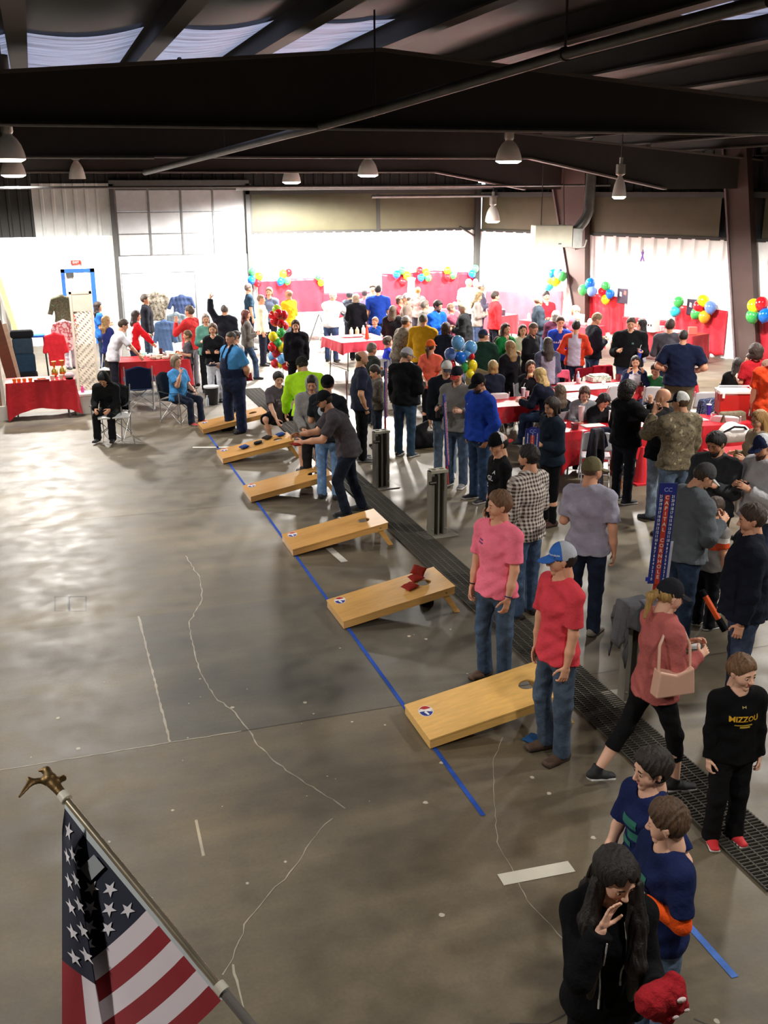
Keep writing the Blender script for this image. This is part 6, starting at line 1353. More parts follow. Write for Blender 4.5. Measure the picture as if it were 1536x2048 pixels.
# --- orange undersleeves, prints and lettering
def sleeve(key, side, col, a=.0, b=1.0):
    r = PEOPLE[key]; S0, e_, w_ = r['J'][side]; V, F = sdf_mesh([Pm(e_+(e_-S0)*-.15, e_, .048, .046, k=.01), Pm(e_, w_, .045, .034, k=.02, cb=1)], r['hv']*.8)
    o = D.objects.new('undersleeve', npmesh('undersleeve', V+r['off'], F, [mat('cloth', col)])); link(o, r['ob']); o['label'] = 'bright orange undersleeve'
sleeve('boyB', 'L', 'e8561c'); sleeve('boyB', 'R', 'e8561c')
chest_text('mizzou', 'MIZZOU', .052, 'd6a21e', dz=.0, bold=.0015)
chest_text('glscap', 'A', .05, 'c8c8cc', x=-.09, dz=.06, bold=.002); chest_text('glscap', 'GL', .075, 'c8c8cc', x=-.05, dz=-.01, bold=.002); chest_text('glscap', 'C', .06, 'c8c8cc', x=.02, dz=-.1, bold=.002)
chest_text('cupman', 'M', .05, '6a8a80', x=-.05, dz=.02, bold=.002)
def patches(key, items, col, target='top', front=True, name='print'):
    r = PEOPLE[key]; me = r[target].data; bvh = BVHTree.FromPolygons([v.co for v in me.vertices], [p.vertices[:] for p in me.polygons]); m = MB(); sg = 1 if front else -1
    for (x0, z0, w_, h_) in items:
        nu, nv = max(2, int(w_/.02)), max(2, int(h_/.02)); V = []
        for j_ in range(nv+1):
            for i_ in range(nu+1):
                x = r['che'][0]+x0+w_*(i_/nu-.5); z = r['che'][2]+z0+h_*(j_/nv-.5); q = bvh.ray_cast(Vector((x, r['che'][1]+sg*.6, z)), Vector((0, -sg, 0))); V.append((x, (q[0].y if q[0] is not None else r['che'][1]+sg*.1)+sg*.005, z))
        m.add(V, [(j_*(nu+1)+i_, j_*(nu+1)+i_+1, (j_+1)*(nu+1)+i_+1, (j_+1)*(nu+1)+i_) for j_ in range(nv) for i_ in range(nu)])
    m.build(name, mat('plastic', col, None, None, .8), r[target])
patches('mizzou', [(0, -.045, .12, .008), (-.01, -.06, .07, .012)], 'c9a83a'); patches('mizzou', [(0, .075, .018, .005), (-.011, .075, .005, .016), (.011, .075, .005, .016)], 'b9a468')
patches('pinktee', [(.07+.012*k, .055, .008, .014) for k in range(5)]+[(.065+.012*k, .03, .008, .014) for k in range(6)], '6a3a78')
patches('boyA', [(.02, .0, .12, .05), (-.02, -.07, .10, .05), (.04, -.13, .08, .03)], '1f6a5c'); patches('boyB', [(.02, .0, .10, .05), (-.01, -.08, .13, .05), (.03, -.15, .08, .04)], '1f6a5c')
patches('royaltee', [(0, -.02, .05, .05)]+[(-.12+.04*k, -.05, .028, .035) for k in range(7)], 'b0bcdc')
patches('crouch', [(-.08+.04*k, -.03, .025, .04) for k in range(5)]+[(0, -.09, .10, .05)], '8d868e')
patches('bluehoodie', [(.1, .06, .025, .015)], 'c8ccd8')
patches('seatednavyblond', [(0, -.12, .12, .05)], 'd88a2a', front=False); patches('tealman', [(.0, .0, .08, .02)], '3c5468')
r = PEOPLE['redtee']; c_ = r['cap']; V, F = text_geo('Columbia', .042, .001)
bv = BVHTree.FromPolygons([v.co for v in c_.data.vertices], [p.vertices[:] for p in c_.data.polygons]); V2 = []
for (u, v, _) in V:      # wraps round the front of the cap
    an = u/.095+math.radians(28); dloc = r['HM']@np.array([-math.sin(an), math.cos(an), .42+v*6]); o_ = r['HM']@np.array([0, 0, .03])+r['hc']
    p_ = Vector(tuple(o_+dloc*.6)); h_ = bv.ray_cast(p_, Vector(tuple(-dloc)).normalized()); V2.append(tuple(np.array(h_[0])+dloc/np.linalg.norm(dloc)*.002) if h_[0] is not None else tuple(o_+dloc*.1))
MB().add(V2, F).build('lettering', mat('plastic', 'c9d2ea'), c_)
# round print on the back of the black t-shirt
def back_disc(key, R, col, dz=0, sq=1.0, front=False, x=0.0):
    r = PEOPLE[key]; me = r['top'].data; bvh = BVHTree.FromPolygons([v.co for v in me.vertices], [p.vertices[:] for p in me.polygons]); V = []; n = 24; sg = 1 if front else -1
    for rr_ in (0, .5, 1):
        for k in range(n):
            p = Vector((r['che'][0]+x+R*rr_*math.cos(2*PI*k/n), r['che'][1]+sg*.6, r['che'][2]+dz+R*sq*rr_*math.sin(2*PI*k/n))); h_ = bvh.ray_cast(p, Vector((0, -sg, 0))); V.append((p.x, (h_[0].y if h_[0] is not None else p.y-sg*.45)+sg*.003, p.z))
    F = [(j*n+k, j*n+(k+1) % n, (j+1)*n+(k+1) % n, (j+1)*n+k) for j in (0, 1) for k in range(n)]
    MB().add(V, F).build('print', mat('plastic', col, None, None, .8), r['top'])
back_disc('beanie', .10, 'aebccb', .0, .8); back_disc('oldcap', .001, 'aebccb')
back_disc('navyjacket', .03, 'e4e4e6', .0, 1.4, True, .12)
# wristbands
for key, sd, col in (('pinktee', 'L', '27356a'), ('pinktee', 'R', '2a2422')):
    r = PEOPLE[key]; S0, e_, w_ = r['J'][sd]; d = uv(*(w_-e_)); a_ = uv(*np.cross(d, (0, 1, .3))); b_ = np.cross(d, a_)
    MB().tube([tuple(w_-d*.015+r['off']+(a_*math.cos(t)+b_*math.sin(t))*.031) for t in np.linspace(0, 2*PI, 19)], .005, 6).build('wristband', mat('cloth', col), r['ob'], smooth=True)
# drawstrings of the black hoodie
r = PEOPLE['hoodgirl']; me_ = r['top'].data; bvh = BVHTree.FromPolygons([v.co for v in me_.vertices], [p.vertices[:] for p in me_.polygons])
for x0, L_ in ((.045, .42), (-.05, .30)):
    pts = []
    for k in range(12):
        z = r['sho'][2]+.01-L_*k/11; x = r['sho'][0]+x0*(1+.15*math.sin(k*.5)); h_ = bvh.ray_cast(Vector((x, 1.0, z)), Vector((0, -1, 0))); pts.append((x, (h_[0].y if h_[0] is not None else .12)+.006, z))
    MB().tube(pts, .0038, 6).tube(pts[-2:], .0055, 6).build('drawstring', mat('cloth', 'b4b2b0'), r['top'], smooth=True)
# long hair falling over the front of the black hoodie
r = PEOPLE['hoodgirl']; H_ = r['hc']; S_ = r['sho']; C_ = r['che']; L_ = []
for sx in (-1, 1):
    a_ = H_+np.array([sx*.075, .02, -.02]); b_ = np.array([S_[0]+sx*.10, S_[1]+.10, S_[2]+.01]); c_ = np.array([C_[0]+sx*.095, C_[1]+.165, C_[2]-.02]); d_ = np.array([C_[0]+sx*.085, C_[1]+.155, C_[2]-.20])
    L_ += [Pm(a_, b_, .036, .042, k=.03), Pm(b_, c_, .042, .040, k=.03), Pm(c_, d_, .040, .014, k=.03)]
L_ += [Pm(H_+(0, -.07, .0), S_+(0, -.10, .02), .085, .10, XA, .05, .05, k=.04), Pm(S_+(0, -.10, .02), C_+(0, -.15, -.12), .10, .06, XA, .05, .02, k=.04)]
V, F = sdf_mesh(L_, .0055, lambda F, x, y, z: F+.004*np.sin(x*170+z*6)*np.sin(y*140+z*9))
link(D.objects.new('long_hair', npmesh('long_hair', V, F, [mat('hair', '150d0a')])), r['ob'])
# orange band on the boy's shirt
r = PEOPLE['orangeboy']; m_ = r['top'].data; m_.materials.append(mat('cloth', 'd2502c')); m_.materials.append(mat('cloth', 'd8d4d0'))
for p_ in m_.polygons:
    dz_ = p_.center[2]-r['che'][2]
    if -.10 < dz_ < -.02: p_.material_index = 1
    elif -.02 <= dz_ < .03: p_.material_index = 2
# ------------------------------------------------------------------ chairs
wp = mat('plastic', 'dcdce0'); chs = mat('metal', '9a9a9a')
def folding_chair_proto():
    t = empty('folding_chair', (0, 0, 0), 0, 'white', 'chair', 'white folding chairs at the tables')
    def shell(u, v):
        x = (u-.5)*.43; z = .56+v*.30; return (x*(1-.10*v*v), -.20-.05*v-.03*math.cos((u-.5)*PI)+.0, z-.03*(abs(u-.5)*2)**4*(v > .9))
    MB().grid(shell, 12, 8).build('backrest', wp, t, smooth=True, sol=.012)
    MB().grid(lambda u, v: ((u-.5)*.42, -.19+v*.40, .45-.02*math.sin(PI*u)*math.sin(PI*v)), 10, 8).build('seat', wp, t, smooth=True, sol=.015)
    for sx in (-1, 1):
        MB().tube([(sx*.215, -.25, .86), (sx*.222, -.06, .45), (sx*.225, .22, 0)], .011, 8).build('leg', wp, t, smooth=True)
        MB().tube([(sx*.20, .16, .44), (sx*.20, -.26, 0)], .011, 8).build('leg', wp, t, smooth=True)
    MB().tube([(-.2, -.2, .1), (.2, -.2, .1)], .008, 6).tube([(-.22, .17, .1), (.22, .17, .1)], .008, 6).build('stretcher', wp, t, smooth=True)
    return t
chair0 = folding_chair_proto(); used = [False]
def chair(x, y, th, label):
    if not used[0]: used[0] = True; chair0.location = (x, y, 0); chair0.rotation_euler = (0, 0, -th); chair0['label'] = label; return chair0
    return dup(chair0, (x, y, 0), -th, label)
def chair_for(key, label):
    r = PEOPLE[key]; p = wpt(r, (0, -.04, 0)); ch = chair(p[0], p[1], r['th'], label); 
    d = r['pel'][2]-.10*r['s']-.46
    return ch
for key, lb in [('royalkid', 'white folding chair under the royal blue long-sleeved child'), ('browncap', 'white folding chair under the brown cap and navy jacket'), ('seatednavyblond', 'white folding chair under the navy jacket with yellow patch'),
                ('leanblond', 'white folding chair under the blonde in the navy coat'), ('eater', 'white folding chair under the one eating a roll'), ('brownhairback', 'white folding chair under the straight brown hair seen from behind'),
                ('greygirl', 'white folding chair under the girl in the grey hoodie'), ('facephone', 'white folding chair under the black hair bent over the table'), ('smiler', 'white folding chair under the smiling black-haired woman'),
                ('greentee', 'white folding chair under the boy in green'), ('blackback', 'white folding chair under the long dark hair behind the cooler'), ('bluesmock', 'white folding chair under the bright blue fleece')]:
    chair_for(key, lb)
for (px, py, a, lb) in [(1225, 765, 150, 'empty white folding chair left of the curly black hair'), (1312, 768, 175, 'empty white folding chair right of the curly black hair'), (1405, 778, 160, 'empty white folding chair left of the red cooler, facing away'),
                        (1460, 762, 170, 'empty white folding chair just behind the red cooler'), (766, 722, -10, 'empty white folding chair between the green jacket and the white cap'), (648, 640, 60, 'folded white chair at the end of the serving line by the daylight'),
                        (218, 700, 20, 'grey-white folding chair right of the lattice panel')]:
    q = at(px, py, .86); az = math.atan2(q[0], q[1])+math.radians(a+180); chair(q[0], q[1], az, lb)
# camping chairs
def camp_chair(x, y, th, col, label, back=True):
    t = empty('camping_chair', (x, y, 0), -th, label, 'camping chair', 'folding canvas camping chairs'); c = mat('cloth', col); st = mat('metal', 'a9abaf')
    MB().grid(lambda u, v: ((u-.5)*.50, -.24-.10*v-.05*math.sin(PI*u), .46+v*.44+.03*math.cos((u-.5)*PI*2)*v), 12, 10).build('backrest', c, t, smooth=True, sol=.008)
    MB().grid(lambda u, v: ((u-.5)*.50, -.24+v*.46, .44-.05*math.sin(PI*u)*math.sin(PI*v)), 10, 8).build('seat', c, t, smooth=True, sol=.008)
    for sx in (-1, 1):
        MB().grid(lambda u, v: (sx*(.28+.05*(u-.5)), -.26+v*.5, .62-.03*math.sin(PI*v)), 3, 6).build('armrest', c, t, smooth=True, sol=.006)
        MB().tube([(sx*.27, -.33, .92), (sx*.27, -.24, .44), (sx*.25, -.26, 0)], .010, 8).build('leg', st, t, smooth=True)
        MB().tube([(sx*.27, .22, .62), (sx*.25, .24, 0)], .010, 8).build('leg', st, t, smooth=True)
    m = MB()
    for y0 in (-.27, .24): m.tube([(-.26, y0, .03), (.26, y0, .44)], .008, 6).tube([(.26, y0, .03), (-.26, y0, .44)], .008, 6)
    for x0 in (-.27, .27): m.tube([(x0, -.25, .03), (x0, .22, .42)], .008, 6).tube([(x0, .22, .03), (x0, -.25, .42)], .008, 6)
    m.build('cross_brace', st, t, smooth=True); return t
q = at(284, 822, 0); camp_chair(q[0], q[1]+.2, math.radians(5), '1b2644', 'navy blue camping chair seen from behind, crossed metal legs')
r = PEOPLE['seatblue']; camp_chair(r['xy'][0], r['xy'][1], r['th'], '26282e', 'dark camping chair under the seated light blue t-shirt')
r = PEOPLE['greenjacket']; p = wpt(r, (0, -.05, 0)); camp_chair(p[0], p[1], r['th'], '8a8262', 'khaki camping chair with a brown stripe behind the balloon bouquet')
r = PEOPLE['blackslump']; camp_chair(r['xy'][0], r['xy'][1], r['th'], '1b1c1e', 'black camping chair holding the slumped black clothes')
tag(MB().box((-.27, -.22, 0), (.27, .22, .03)).build('seat_cushion', mat('plastic', 'e4e4e2'), loc=(r['xy'][0]+.02, r['xy'][1]-.25, .44), bev=.01), 'white cushion on the front of the black camping chair', 'cushion')
# jackets draped over a chair, near the centre
q = at(1212, 858, .9); th = math.atan2(q[0], q[1])+math.radians(-4)
chair(q[0], q[1]+.25, th, 'folding chair buried under the navy, grey and orange-lined jackets')
drape(q[0], q[1]+.02, .92, .42, .10, .55, mat('cloth', '23263a'), 'draped_jacket', 'navy jacket draped over the chair back at the red table', 'jacket', seed=12)
drape(q[0]-.17, q[1]-.05, .93, .16, .10, .60, mat('cloth', '4c4a52'), 'draped_jacket', 'grey jacket on the left of the navy jacket over the chair', 'jacket', seed=13)
drape(q[0]+.19, q[1]-.05, .90, .07, .10, .50, mat('cloth', 'b8562c'), 'draped_jacket', 'orange-lined jacket edge on the right of the chair back', 'jacket', seed=14)
q = at(1465, 826, .88); drape(q[0], q[1], .9, .4, .12, .5, mat('camo', '6c6250'), 'draped_jacket', 'camouflage jacket draped over a chair in front of the red cooler', 'jacket', seed=15); chair(q[0], q[1]+.15, math.atan2(q[0], q[1]), 'folding chair under the camouflage jacket in front of the cooler')
q = at(1420, 800, .80); drape(q[0], q[1], .82, .35, .12, .3, mat('floral', '1e2848', '6a78a0'), 'patterned_bag', 'navy patterned cloth bag left of the red cooler', 'bag', seed=16)
q = at(1130, 750, .80); drape(q[0], q[1]+.3, .84, .45, .1, .25, mat('cloth', 'e0607c'), 'draped_coat', 'pink coat over a chair at the long red table', 'coat', seed=17)
q = at(1185, 745, .80); drape(q[0], q[1]+.3, .84, .35, .1, .25, mat('cloth', '8c1a2a'), 'draped_coat', 'dark red coat over a chair right of the pink coat', 'coat', seed=18)
q = at(1220, 740, .84); drape(q[0], q[1]+.3, .88, .4, .1, .28, mat('cloth', 'a8182a'), 'draped_coat', 'bright crimson coat over a chair behind the white bag', 'coat', seed=19)

# ------------------------------------------------------------------ things held
def phone(key, side='R', label='', col='15161a'):
    p = hand_pos(key, side); o = MB().box((-.037, -.004, -.075), (.037, .004, .075)).box((-.033, -.0048, -.068), (.033, -.004, .068), 1).build('phone', [mat('plastic', col), mat('plastic', '2b3038')], loc=tuple(p), bev=.003); o.rotation_euler = (-.9, 0, -PEOPLE[key]['th']+PI); tag(o, label, 'phone', 'phones in hands')
phone('hoodphone', 'L', 'dark phone held by the charcoal hoodie with the grey cap'); phone('beardman', 'R', 'black phone in the hands of the bearded man in the charcoal sweater'); phone('whitehoodie', 'L', 'phone in the hands of the white hoodie')
p = hand_pos('thrower', 'L'); bag((p[0], p[1], p[2]-.03), .4, '8f2a20', 'red bean bag in the hand of the leaning thrower')
p = hand_pos('overalls', 'L'); bag((p[0], p[1], p[2]-.02), .2, '9a2a30', 'red bean bag held behind the back of the overalls man', (1.2, 0))
p = hand_pos('overalls', 'R'); bag((p[0], p[1], p[2]-.02), .2, '27303f', 'dark bean bag in the raised front hand of the overalls man')
# red plush in the hands of the woman in the black hoodie
p = hand_pos('hoodgirl', 'L'); V, F = sdf_mesh([Pm((-.06, 0, .01), (.05, .01, .03), .062, .055, k=.04), Pm((.05, 0, -.02), (.09, .02, -.06), .05, .04, k=.03), Pm((.02, 0, -.07), (-.02, .01, -.06), .045, .04, k=.03), Pm((.06, .02, .07), ra=.028, k=.02)], .006, lambda F, x, y, z: F+.004*np.sin(x*90)*np.sin(z*70+y*50))
o = D.objects.new('knit_hat', npmesh('knit_hat', V, F, [mat('cloth', 'a3232c', None, 40)])); link(o); o.location = (p[0]+.02, p[1]-.02, p[2]+.02); tag(o, 'red fleece bundle with white patches held by the black hoodie woman', 'hat')
for (dx, dz, sx_) in ((.05, .03, .022), (.03, -.05, .016), (.08, -.03, .014)): MB().ball((dx, -.052, dz), sx_, 10, sc=(1, .35, .6)).build('white_patch', mat('cloth', 'd9c9c9'), o, smooth=True)
# cup with straw
def cup(loc, label, col='eceaea', h=.13, r=.042, lid=True, straw=True, group='cups on the tables', cat='cup', sc=1.0):
    t = empty('drink_cup', loc, 0, label, cat, group)
    MB().lathe([(0, 0), (r*.72, 0), (r, h), (r*.93, h), (r*.68, .008), (0, .008)], n=16).build('cup_body', mat('plastic', col), t, smooth=True)
    if lid: MB().lathe([(r*1.05, h), (r*1.05, h+.008), (r*.8, h+.014), (0, h+.014)], n=16).build('lid', mat('plastic', 'e8e8ec'), t, smooth=True)
    if straw: MB().tube([(0, 0, h*.5), (.008, 0, h+.05), (.03, 0, h+.09)], .004, 6).build('straw', mat('plastic', 'f0f0f0'), t, smooth=True)
    return t
p = hand_pos('cupman', 'L'); cup((p[0], p[1], p[2]-.12), 'blue cup with a white straw in the hand of the black pullover man', '2340b8', .16, .045, False, group='held cups')
p = hand_pos('coral', 'R'); cup((p[0]+.1, p[1]+.2, p[2]+.35), 'white cup held up by the one in the orange cap', 'eceaea', .12, .04, False, False, group='held cups')
p = hand_pos('quarterzip', 'R'); bottle((p[0], p[1], p[2]-.12), 'dark bottle in the hand of the grey pullover man', '2a2326', '3a3a3a', .2, .032)
p = hand_pos('baldman', 'L'); bottle((p[0], p[1], p[2]-.10), 'crumpled clear bottle held behind the back of the shaved head', '8d9aa8', 'c8d0d8', .2, .035)
p = hand_pos('navywoman', 'R'); tag(MB().box((-.06, -.004, -.05), (.06, .004, .05)).build('paper_card', mat('plastic', 'd8d2c4'), loc=tuple(p)), 'small paper card in the hands of the navy denim jacket woman', 'paper')
p = hand_pos('navywoman', 'L'); tag(MB().ball((0, 0, 0), .028, 10, sc=(.8, .8, 1.3)).build('corn_dog', mat('plastic', 'c9b05a'), loc=(p[0], p[1], p[2]+.12), smooth=True), 'yellow snack held up by the navy denim jacket woman', 'food')
p = hand_pos('eater', 'R'); tag(MB().ball((0, 0, 0), .045, 12, sc=(1.2, 1, .8)).build('bread_roll', mat('plastic', 'd8b07a'), loc=(p[0], p[1], p[2]), smooth=True), 'pale bread roll held by the eater in black', 'food')
p = hand_pos('bluekid', 'R'); tag(MB().ball((0, 0, 0), .05, 12, sc=(1, 1, .6)).build('toy', mat('plastic', 'e8a0b8'), loc=(p[0], p[1], p[2]), smooth=True), 'pink toy in the hand of the blue hoodie child', 'toy')
q = at(759, 668, .75); tag(MB().ball((0, 0, 0), .10, 14).build('toy_ball', mat('plastic', 'e9e4cc'), loc=(q[0], q[1], q[2]), smooth=True), 'cream ball-shaped bag beside the small child in blue', 'toy')
# shoulder bag of the woman in rose
r = PEOPLE['rose']; t = empty('shoulder_bag', (*r['xy'], 0), -r['th'], 'pale pink leather shoulder bag under the arm of the rose sweater', 'handbag')
bx0 = r['che'][0]+.235; by0 = r['che'][1]-.02; bz0 = r['pel'][2]+.02
m = MB(); prof = [(-.15, 0), (.15, 0), (.13, .20), (.0, .16), (-.13, .20)]
m.prism(prof, 'x', -.05, .05); m.v = [(x+bx0, y+by0, z+bz0) for x, y, z in m.v]; m.build('bag_body', mat('plastic', 'd6aa94', None, None, .45), t, bev=.012)
S_ = r['sho']; MB().tube([(bx0, by0-.12, bz0+.18), (bx0-.03, by0-.11, bz0+.36), (S_[0]+.135, S_[1]-.055, S_[2]+.01), (S_[0]+.125, S_[1]+.0, S_[2]+.045), (S_[0]+.14, S_[1]+.08, S_[2]-.01), (bx0-.02, by0+.12, bz0+.34), (bx0, by0+.12, bz0+.18)], .011, 8).build('strap', mat('plastic', 'd6aa94', None, None, .45), t, smooth=True)
# orange bat carried low beside the navy jacket
a_, b_ = at(1410, 1192, .55), at(1437, 1238, .35)
tag(MB().tube([tuple(a_), tuple(b_)], [.028, .028], 12).tube([tuple(b_), tuple(np.array(b_)+(np.array(b_)-np.array(a_))*.5)], .035, 10, 1).tube([tuple(a_+(a_-b_)*.25), tuple(a_)], .03, 10, 1).build('umbrella', [mat('plastic', 'e85a22'), mat('cloth', '17181c')], smooth=True), 'black and bright orange rolled umbrella between the boy and the navy jacket', 'umbrella')

# ------------------------------------------------------------------ on the tables
rr = random.Random(11)
def on(px, py, z=.76):
    q = at(px, py, z); best = None
    for (cx, cy, rz, w_, d_, h_, _) in TABLES:
        if abs(h_+.006-z) > .03: continue
        dx, dy = q[0]-cx, q[1]-cy; lx = dx*math.cos(rz)+dy*math.sin(rz); ly = -dx*math.sin(rz)+dy*math.cos(rz)
        kx, ky = max(-w_/2+.08, min(w_/2-.08, lx)), max(-d_/2+.08, min(d_/2-.08, ly)); e = math.hypot(kx-lx, ky-ly)
        if best is None or e < best[0]: best = (e, cx+kx*math.cos(rz)-ky*math.sin(rz), cy+kx*math.sin(rz)+ky*math.cos(rz), h_+.006)
    return (best[1], best[2], best[3]) if best and best[0] < 1.6 else (q[0], q[1], z)
for (px, py, lb, col, h_, s_) in [(1013, 779, 'clear plastic cup at the left end of the red table behind the blue hoodie', 'c9ccd6', .15, True), (1038, 772, 'white lidded foam cup with a straw on the same red table', 'f0f0f0', .14, True), (1049, 782, 'low white cup right of the foam cup', 'ece8e8', .09, False), (1024, 780, 'pale pink cup between the clear cup and the foam cup', 'e8c0c4', .10, False),
                               (1162, 842, 'tall pinkish foam cup on the red table behind the draped jackets', 'f4dcdc', .24, False), (1190, 838, 'small white tub right of the tall foam cup', 'ece6e6', .07, False), (1158, 765, 'white cup on the long red table near the pink coat', 'f0e8e8', .09, False), (1207, 768, 'flat white tub on the long red table', 'f0e8e8', .06, False), (1184, 763, 'reddish cup beside the white patterned bag', 'd86a70', .10, False),
                               (1390, 818, 'dark blue cup with a curved white straw left of the cooler', '2a2a9c', .16, True), (1448, 748, 'deep blue cup on the vendor table by the long dark hair', '24249c', .12, False)]:
    cup(on(px, py), lb, col, h_, .05 if h_ > .2 else .04, h_ > .12 and h_ < .2, s_)
bottle(on(1141, 758), 'clear water bottle standing on the long red table by the pink coat', 'b8c4dc', 'e8e8f0', .2, .032)
for k, (px, py) in enumerate([(1222, 755), (1232, 757), (1243, 752), (1252, 757), (1263, 754)]): cup(on(px, py), ['clear cup with red juice, first from the left of five before the smiling woman', 'second juice cup from the left before the smiling woman', 'middle juice cup before the smiling woman', 'fourth juice cup before the smiling woman', 'rightmost juice cup before the smiling woman'][k], ['b06a70', 'a04450', 'b8a0a8', 'c8a8b0', '6a2a34'][k], .11, .036, False, False, 'juice cups on the long table')
t = empty('jam_jar', on(1149, 858), 0, 'dark red square jar on the red table near the tall foam cup', 'jar'); MB().box((-.045, -.045, 0), (.045, .045, .085)).build('jar_body', mat('plastic', '5a1420'), t, bev=.01); MB().box((-.046, -.046, .085), (.046, .046, .1)).build('jar_lid', mat('plastic', '8a2030'), t, bev=.005)
for (px, lb) in ((1222, 'left white table card with a photo behind the jackets'), (1234, 'right white table card with a photo behind the jackets')):
    MBo = MB().box((-.045, -.01, 0), (.045, .01, .2)).box((-.03, -.0115, .06), (.03, -.01, .17), 1).build('table_card', [mat('plastic', 'e8e6ea'), mat('plastic', '6a6070')], loc=on(px, 845)); tag(MBo, lb, 'card')
o = MB().box((-.2, -.14, 0), (.2, .14, .1)).box((-.17, -.11, .1), (.15, .1, .13)).build('paper_bag', mat('floral', 'e8e4dc', '9aa890', 14), loc=on(1185, 757), bev=.02); tag(o, 'white patterned shopping bag lying on the long red table', 'bag')
# cooler
t = empty('cooler', on(1462, 826), -.35, 'large red cooler with a white lid standing on a red table', 'cooler'); t.scale = (.78, .78, .85); m = MB()
m.prism([(-.30, 0), (.30, 0), (.32, .40), (-.32, .40)], 'y', -.20, .20); m.build('cooler_body', mat('plastic', 'b5241f', None, None, .4), t, bev=.02)
MB().box((-.335, -.215, .40), (.335, .215, .465)).build('lid', mat('plastic', 'f0f0ee'), t, bev=.015); MB().tube([(-.33, -.02, .26), (-.35, -.02, .48), (-.30, -.02, .53), (.30, -.02, .53), (.35, -.02, .48), (.33, -.02, .26)], .012, 8).build('handle', mat('plastic', 'e8e8e6'), t, smooth=True); MB().box((-.28, -.225, .33), (-.23, -.2, .43)).build('latch', mat('plastic', 'f0f0ee'), t)
# white infant seat / bag on a chair
q = at(1466, 868, .72); V, F = sdf_mesh([Pm((-.12, 0, .0), (.14, 0, .0), .13, .13, k=.05), Pm((-.02, .05, .1), ra=.13, w=XA, da=.08, k=.05)], .016); o = D.objects.new('pumpkin_bag', npmesh('white_backpack', V, F, [mat('cloth', 'dcd8d4')])); link(o); o.name = 'white_backpack'; o.location = tuple(q); tag(o, 'white rounded backpack with a black strap on the chair before the cooler', 'backpack')
MB().tube([(-.22, -.06, .05), (-.08, -.12, .14), (.1, -.12, .12), (.24, -.05, .02)], .016, 8).build('strap', mat('cloth', '1c1c1f'), o, smooth=True)
# tall table: bottles, tray, cone
ZT = .96
for k, (px, py) in enumerate([(686, 664), (700, 664), (705, 661)]): bottle(on(px, py, ZT), ['leftmost white sauce bottle on the tall red table', 'cream sauce bottle in the middle of the tall red table', 'taller white bottle at the back of the tall red table'][k], ['e6dccb', 'e8c9a0', 'ece6e0'][k], 'f4f0ec', .17+.03*(k == 2), .045)
o = MB().box((-.24, -.13, 0), (.24, .13, .02)).box((-.25, -.14, .015), (.25, .14, .028)).build('tray', mat('plastic', 'f4f2ee'), loc=on(703, 673, ZT), bev=.008); tag(o, 'white rectangular tray on the tall red table', 'tray')
t = empty('traffic_cone', on(734, 676, ZT), 0, 'slim orange cone standing on the tall red table', 'cone'); MB().lathe([(.055, 0), (.014, .30), (0, .30)], n=16).build('cone_body', mat('plastic', 'f0522c'), t, smooth=True); MB().box((-.07, -.07, 0), (.07, .07, .015)).build('cone_base', mat('plastic', 'e84a2a'), t)
for k, (px, py) in enumerate([(781, 702), (796, 700), (788, 704)]): bottle(on(px, py, .76), ['left white squeeze bottle by the royal blue child', 'right white squeeze bottle by the royal blue child', 'pink squeeze bottle by the royal blue child'][k], ['f0eef4', 'f0eef4', 'e8c4d4'][k], 'f0f0f4', .16, .03)
q = at(792, 706, .75); tablecloth(q[0], q[1]+.15, .0, 1.2, .7, .75, .2, 'd8d6dc', 'pale grey cloth on the table beside the royal blue child')
# left red table: orange cups, gold trophies, box, white cups, plush
ZA = .755
for k, (px, py) in enumerate([(29, 765), (38, 764), (49, 764), (61, 763)]): cup(on(px, py, ZA), ['first orange candle cup from the left on the small red table', 'second orange candle cup on the small red table', 'third orange candle cup on the small red table', 'fourth orange candle cup on the small red table'][k], 'f08a2a', .06, .04, False, False, 'orange candle cups')
for k, (px, py) in enumerate([(106, 763), (124, 761)]): cup(on(px, py, ZA), ['left white bag of sweets on the small red table', 'right white bag of sweets on the small red table'][k], 'f4ead8', .09, .045, False, False, 'white treat cups')
o = MB().box((-.14, -.10, 0), (.14, .10, .04)).box((-.08, -.06, .04), (.08, .06, .06), 1).build('display_box', [mat('plastic', '9a1a1e'), mat('plastic', 'e8762a')], loc=on(84, 764, ZA), bev=.005); tag(o, 'flat red display box with orange goods on the small red table', 'box')
for k, (px, py) in enumerate([(110, 752), (126, 750)]):
    t = empty('gold_trophy', on(px, py, ZA), 0, ['left gold cellophane bag behind the small red table', 'right gold cellophane bag behind the small red table'][k], 'gift bag', 'gold gift bags'); MB().lathe([(.03, 0), (.06, .04), (.055, .12), (.015, .17), (.05, .30), (.0, .30)], n=12).build('gift_bag', mat('metal', 'b3a04a', None, None, .3), t, smooth=True); MB().tube([(.02*math.cos(a), .02*math.sin(a), .17) for a in np.linspace(0, 2*PI, 9)], .006, 6).build('ribbon_tie', mat('plastic', 'e4d9a0'), t); t.name = 'gift_bag'
o = MB().ball((0, 0, .07), .08, 14, 0, (1.2, 1, .8)).ball((0, -.0, .02), .075, 12, 1, (1, 1, .5)).build('plush_toy', [mat('cloth', 'c9aab0'), mat('cloth', '1c1618')], loc=on(143, 768, ZA), smooth=True); tag(o, 'pink and black plush ball at the right end of the small red table', 'plush toy')
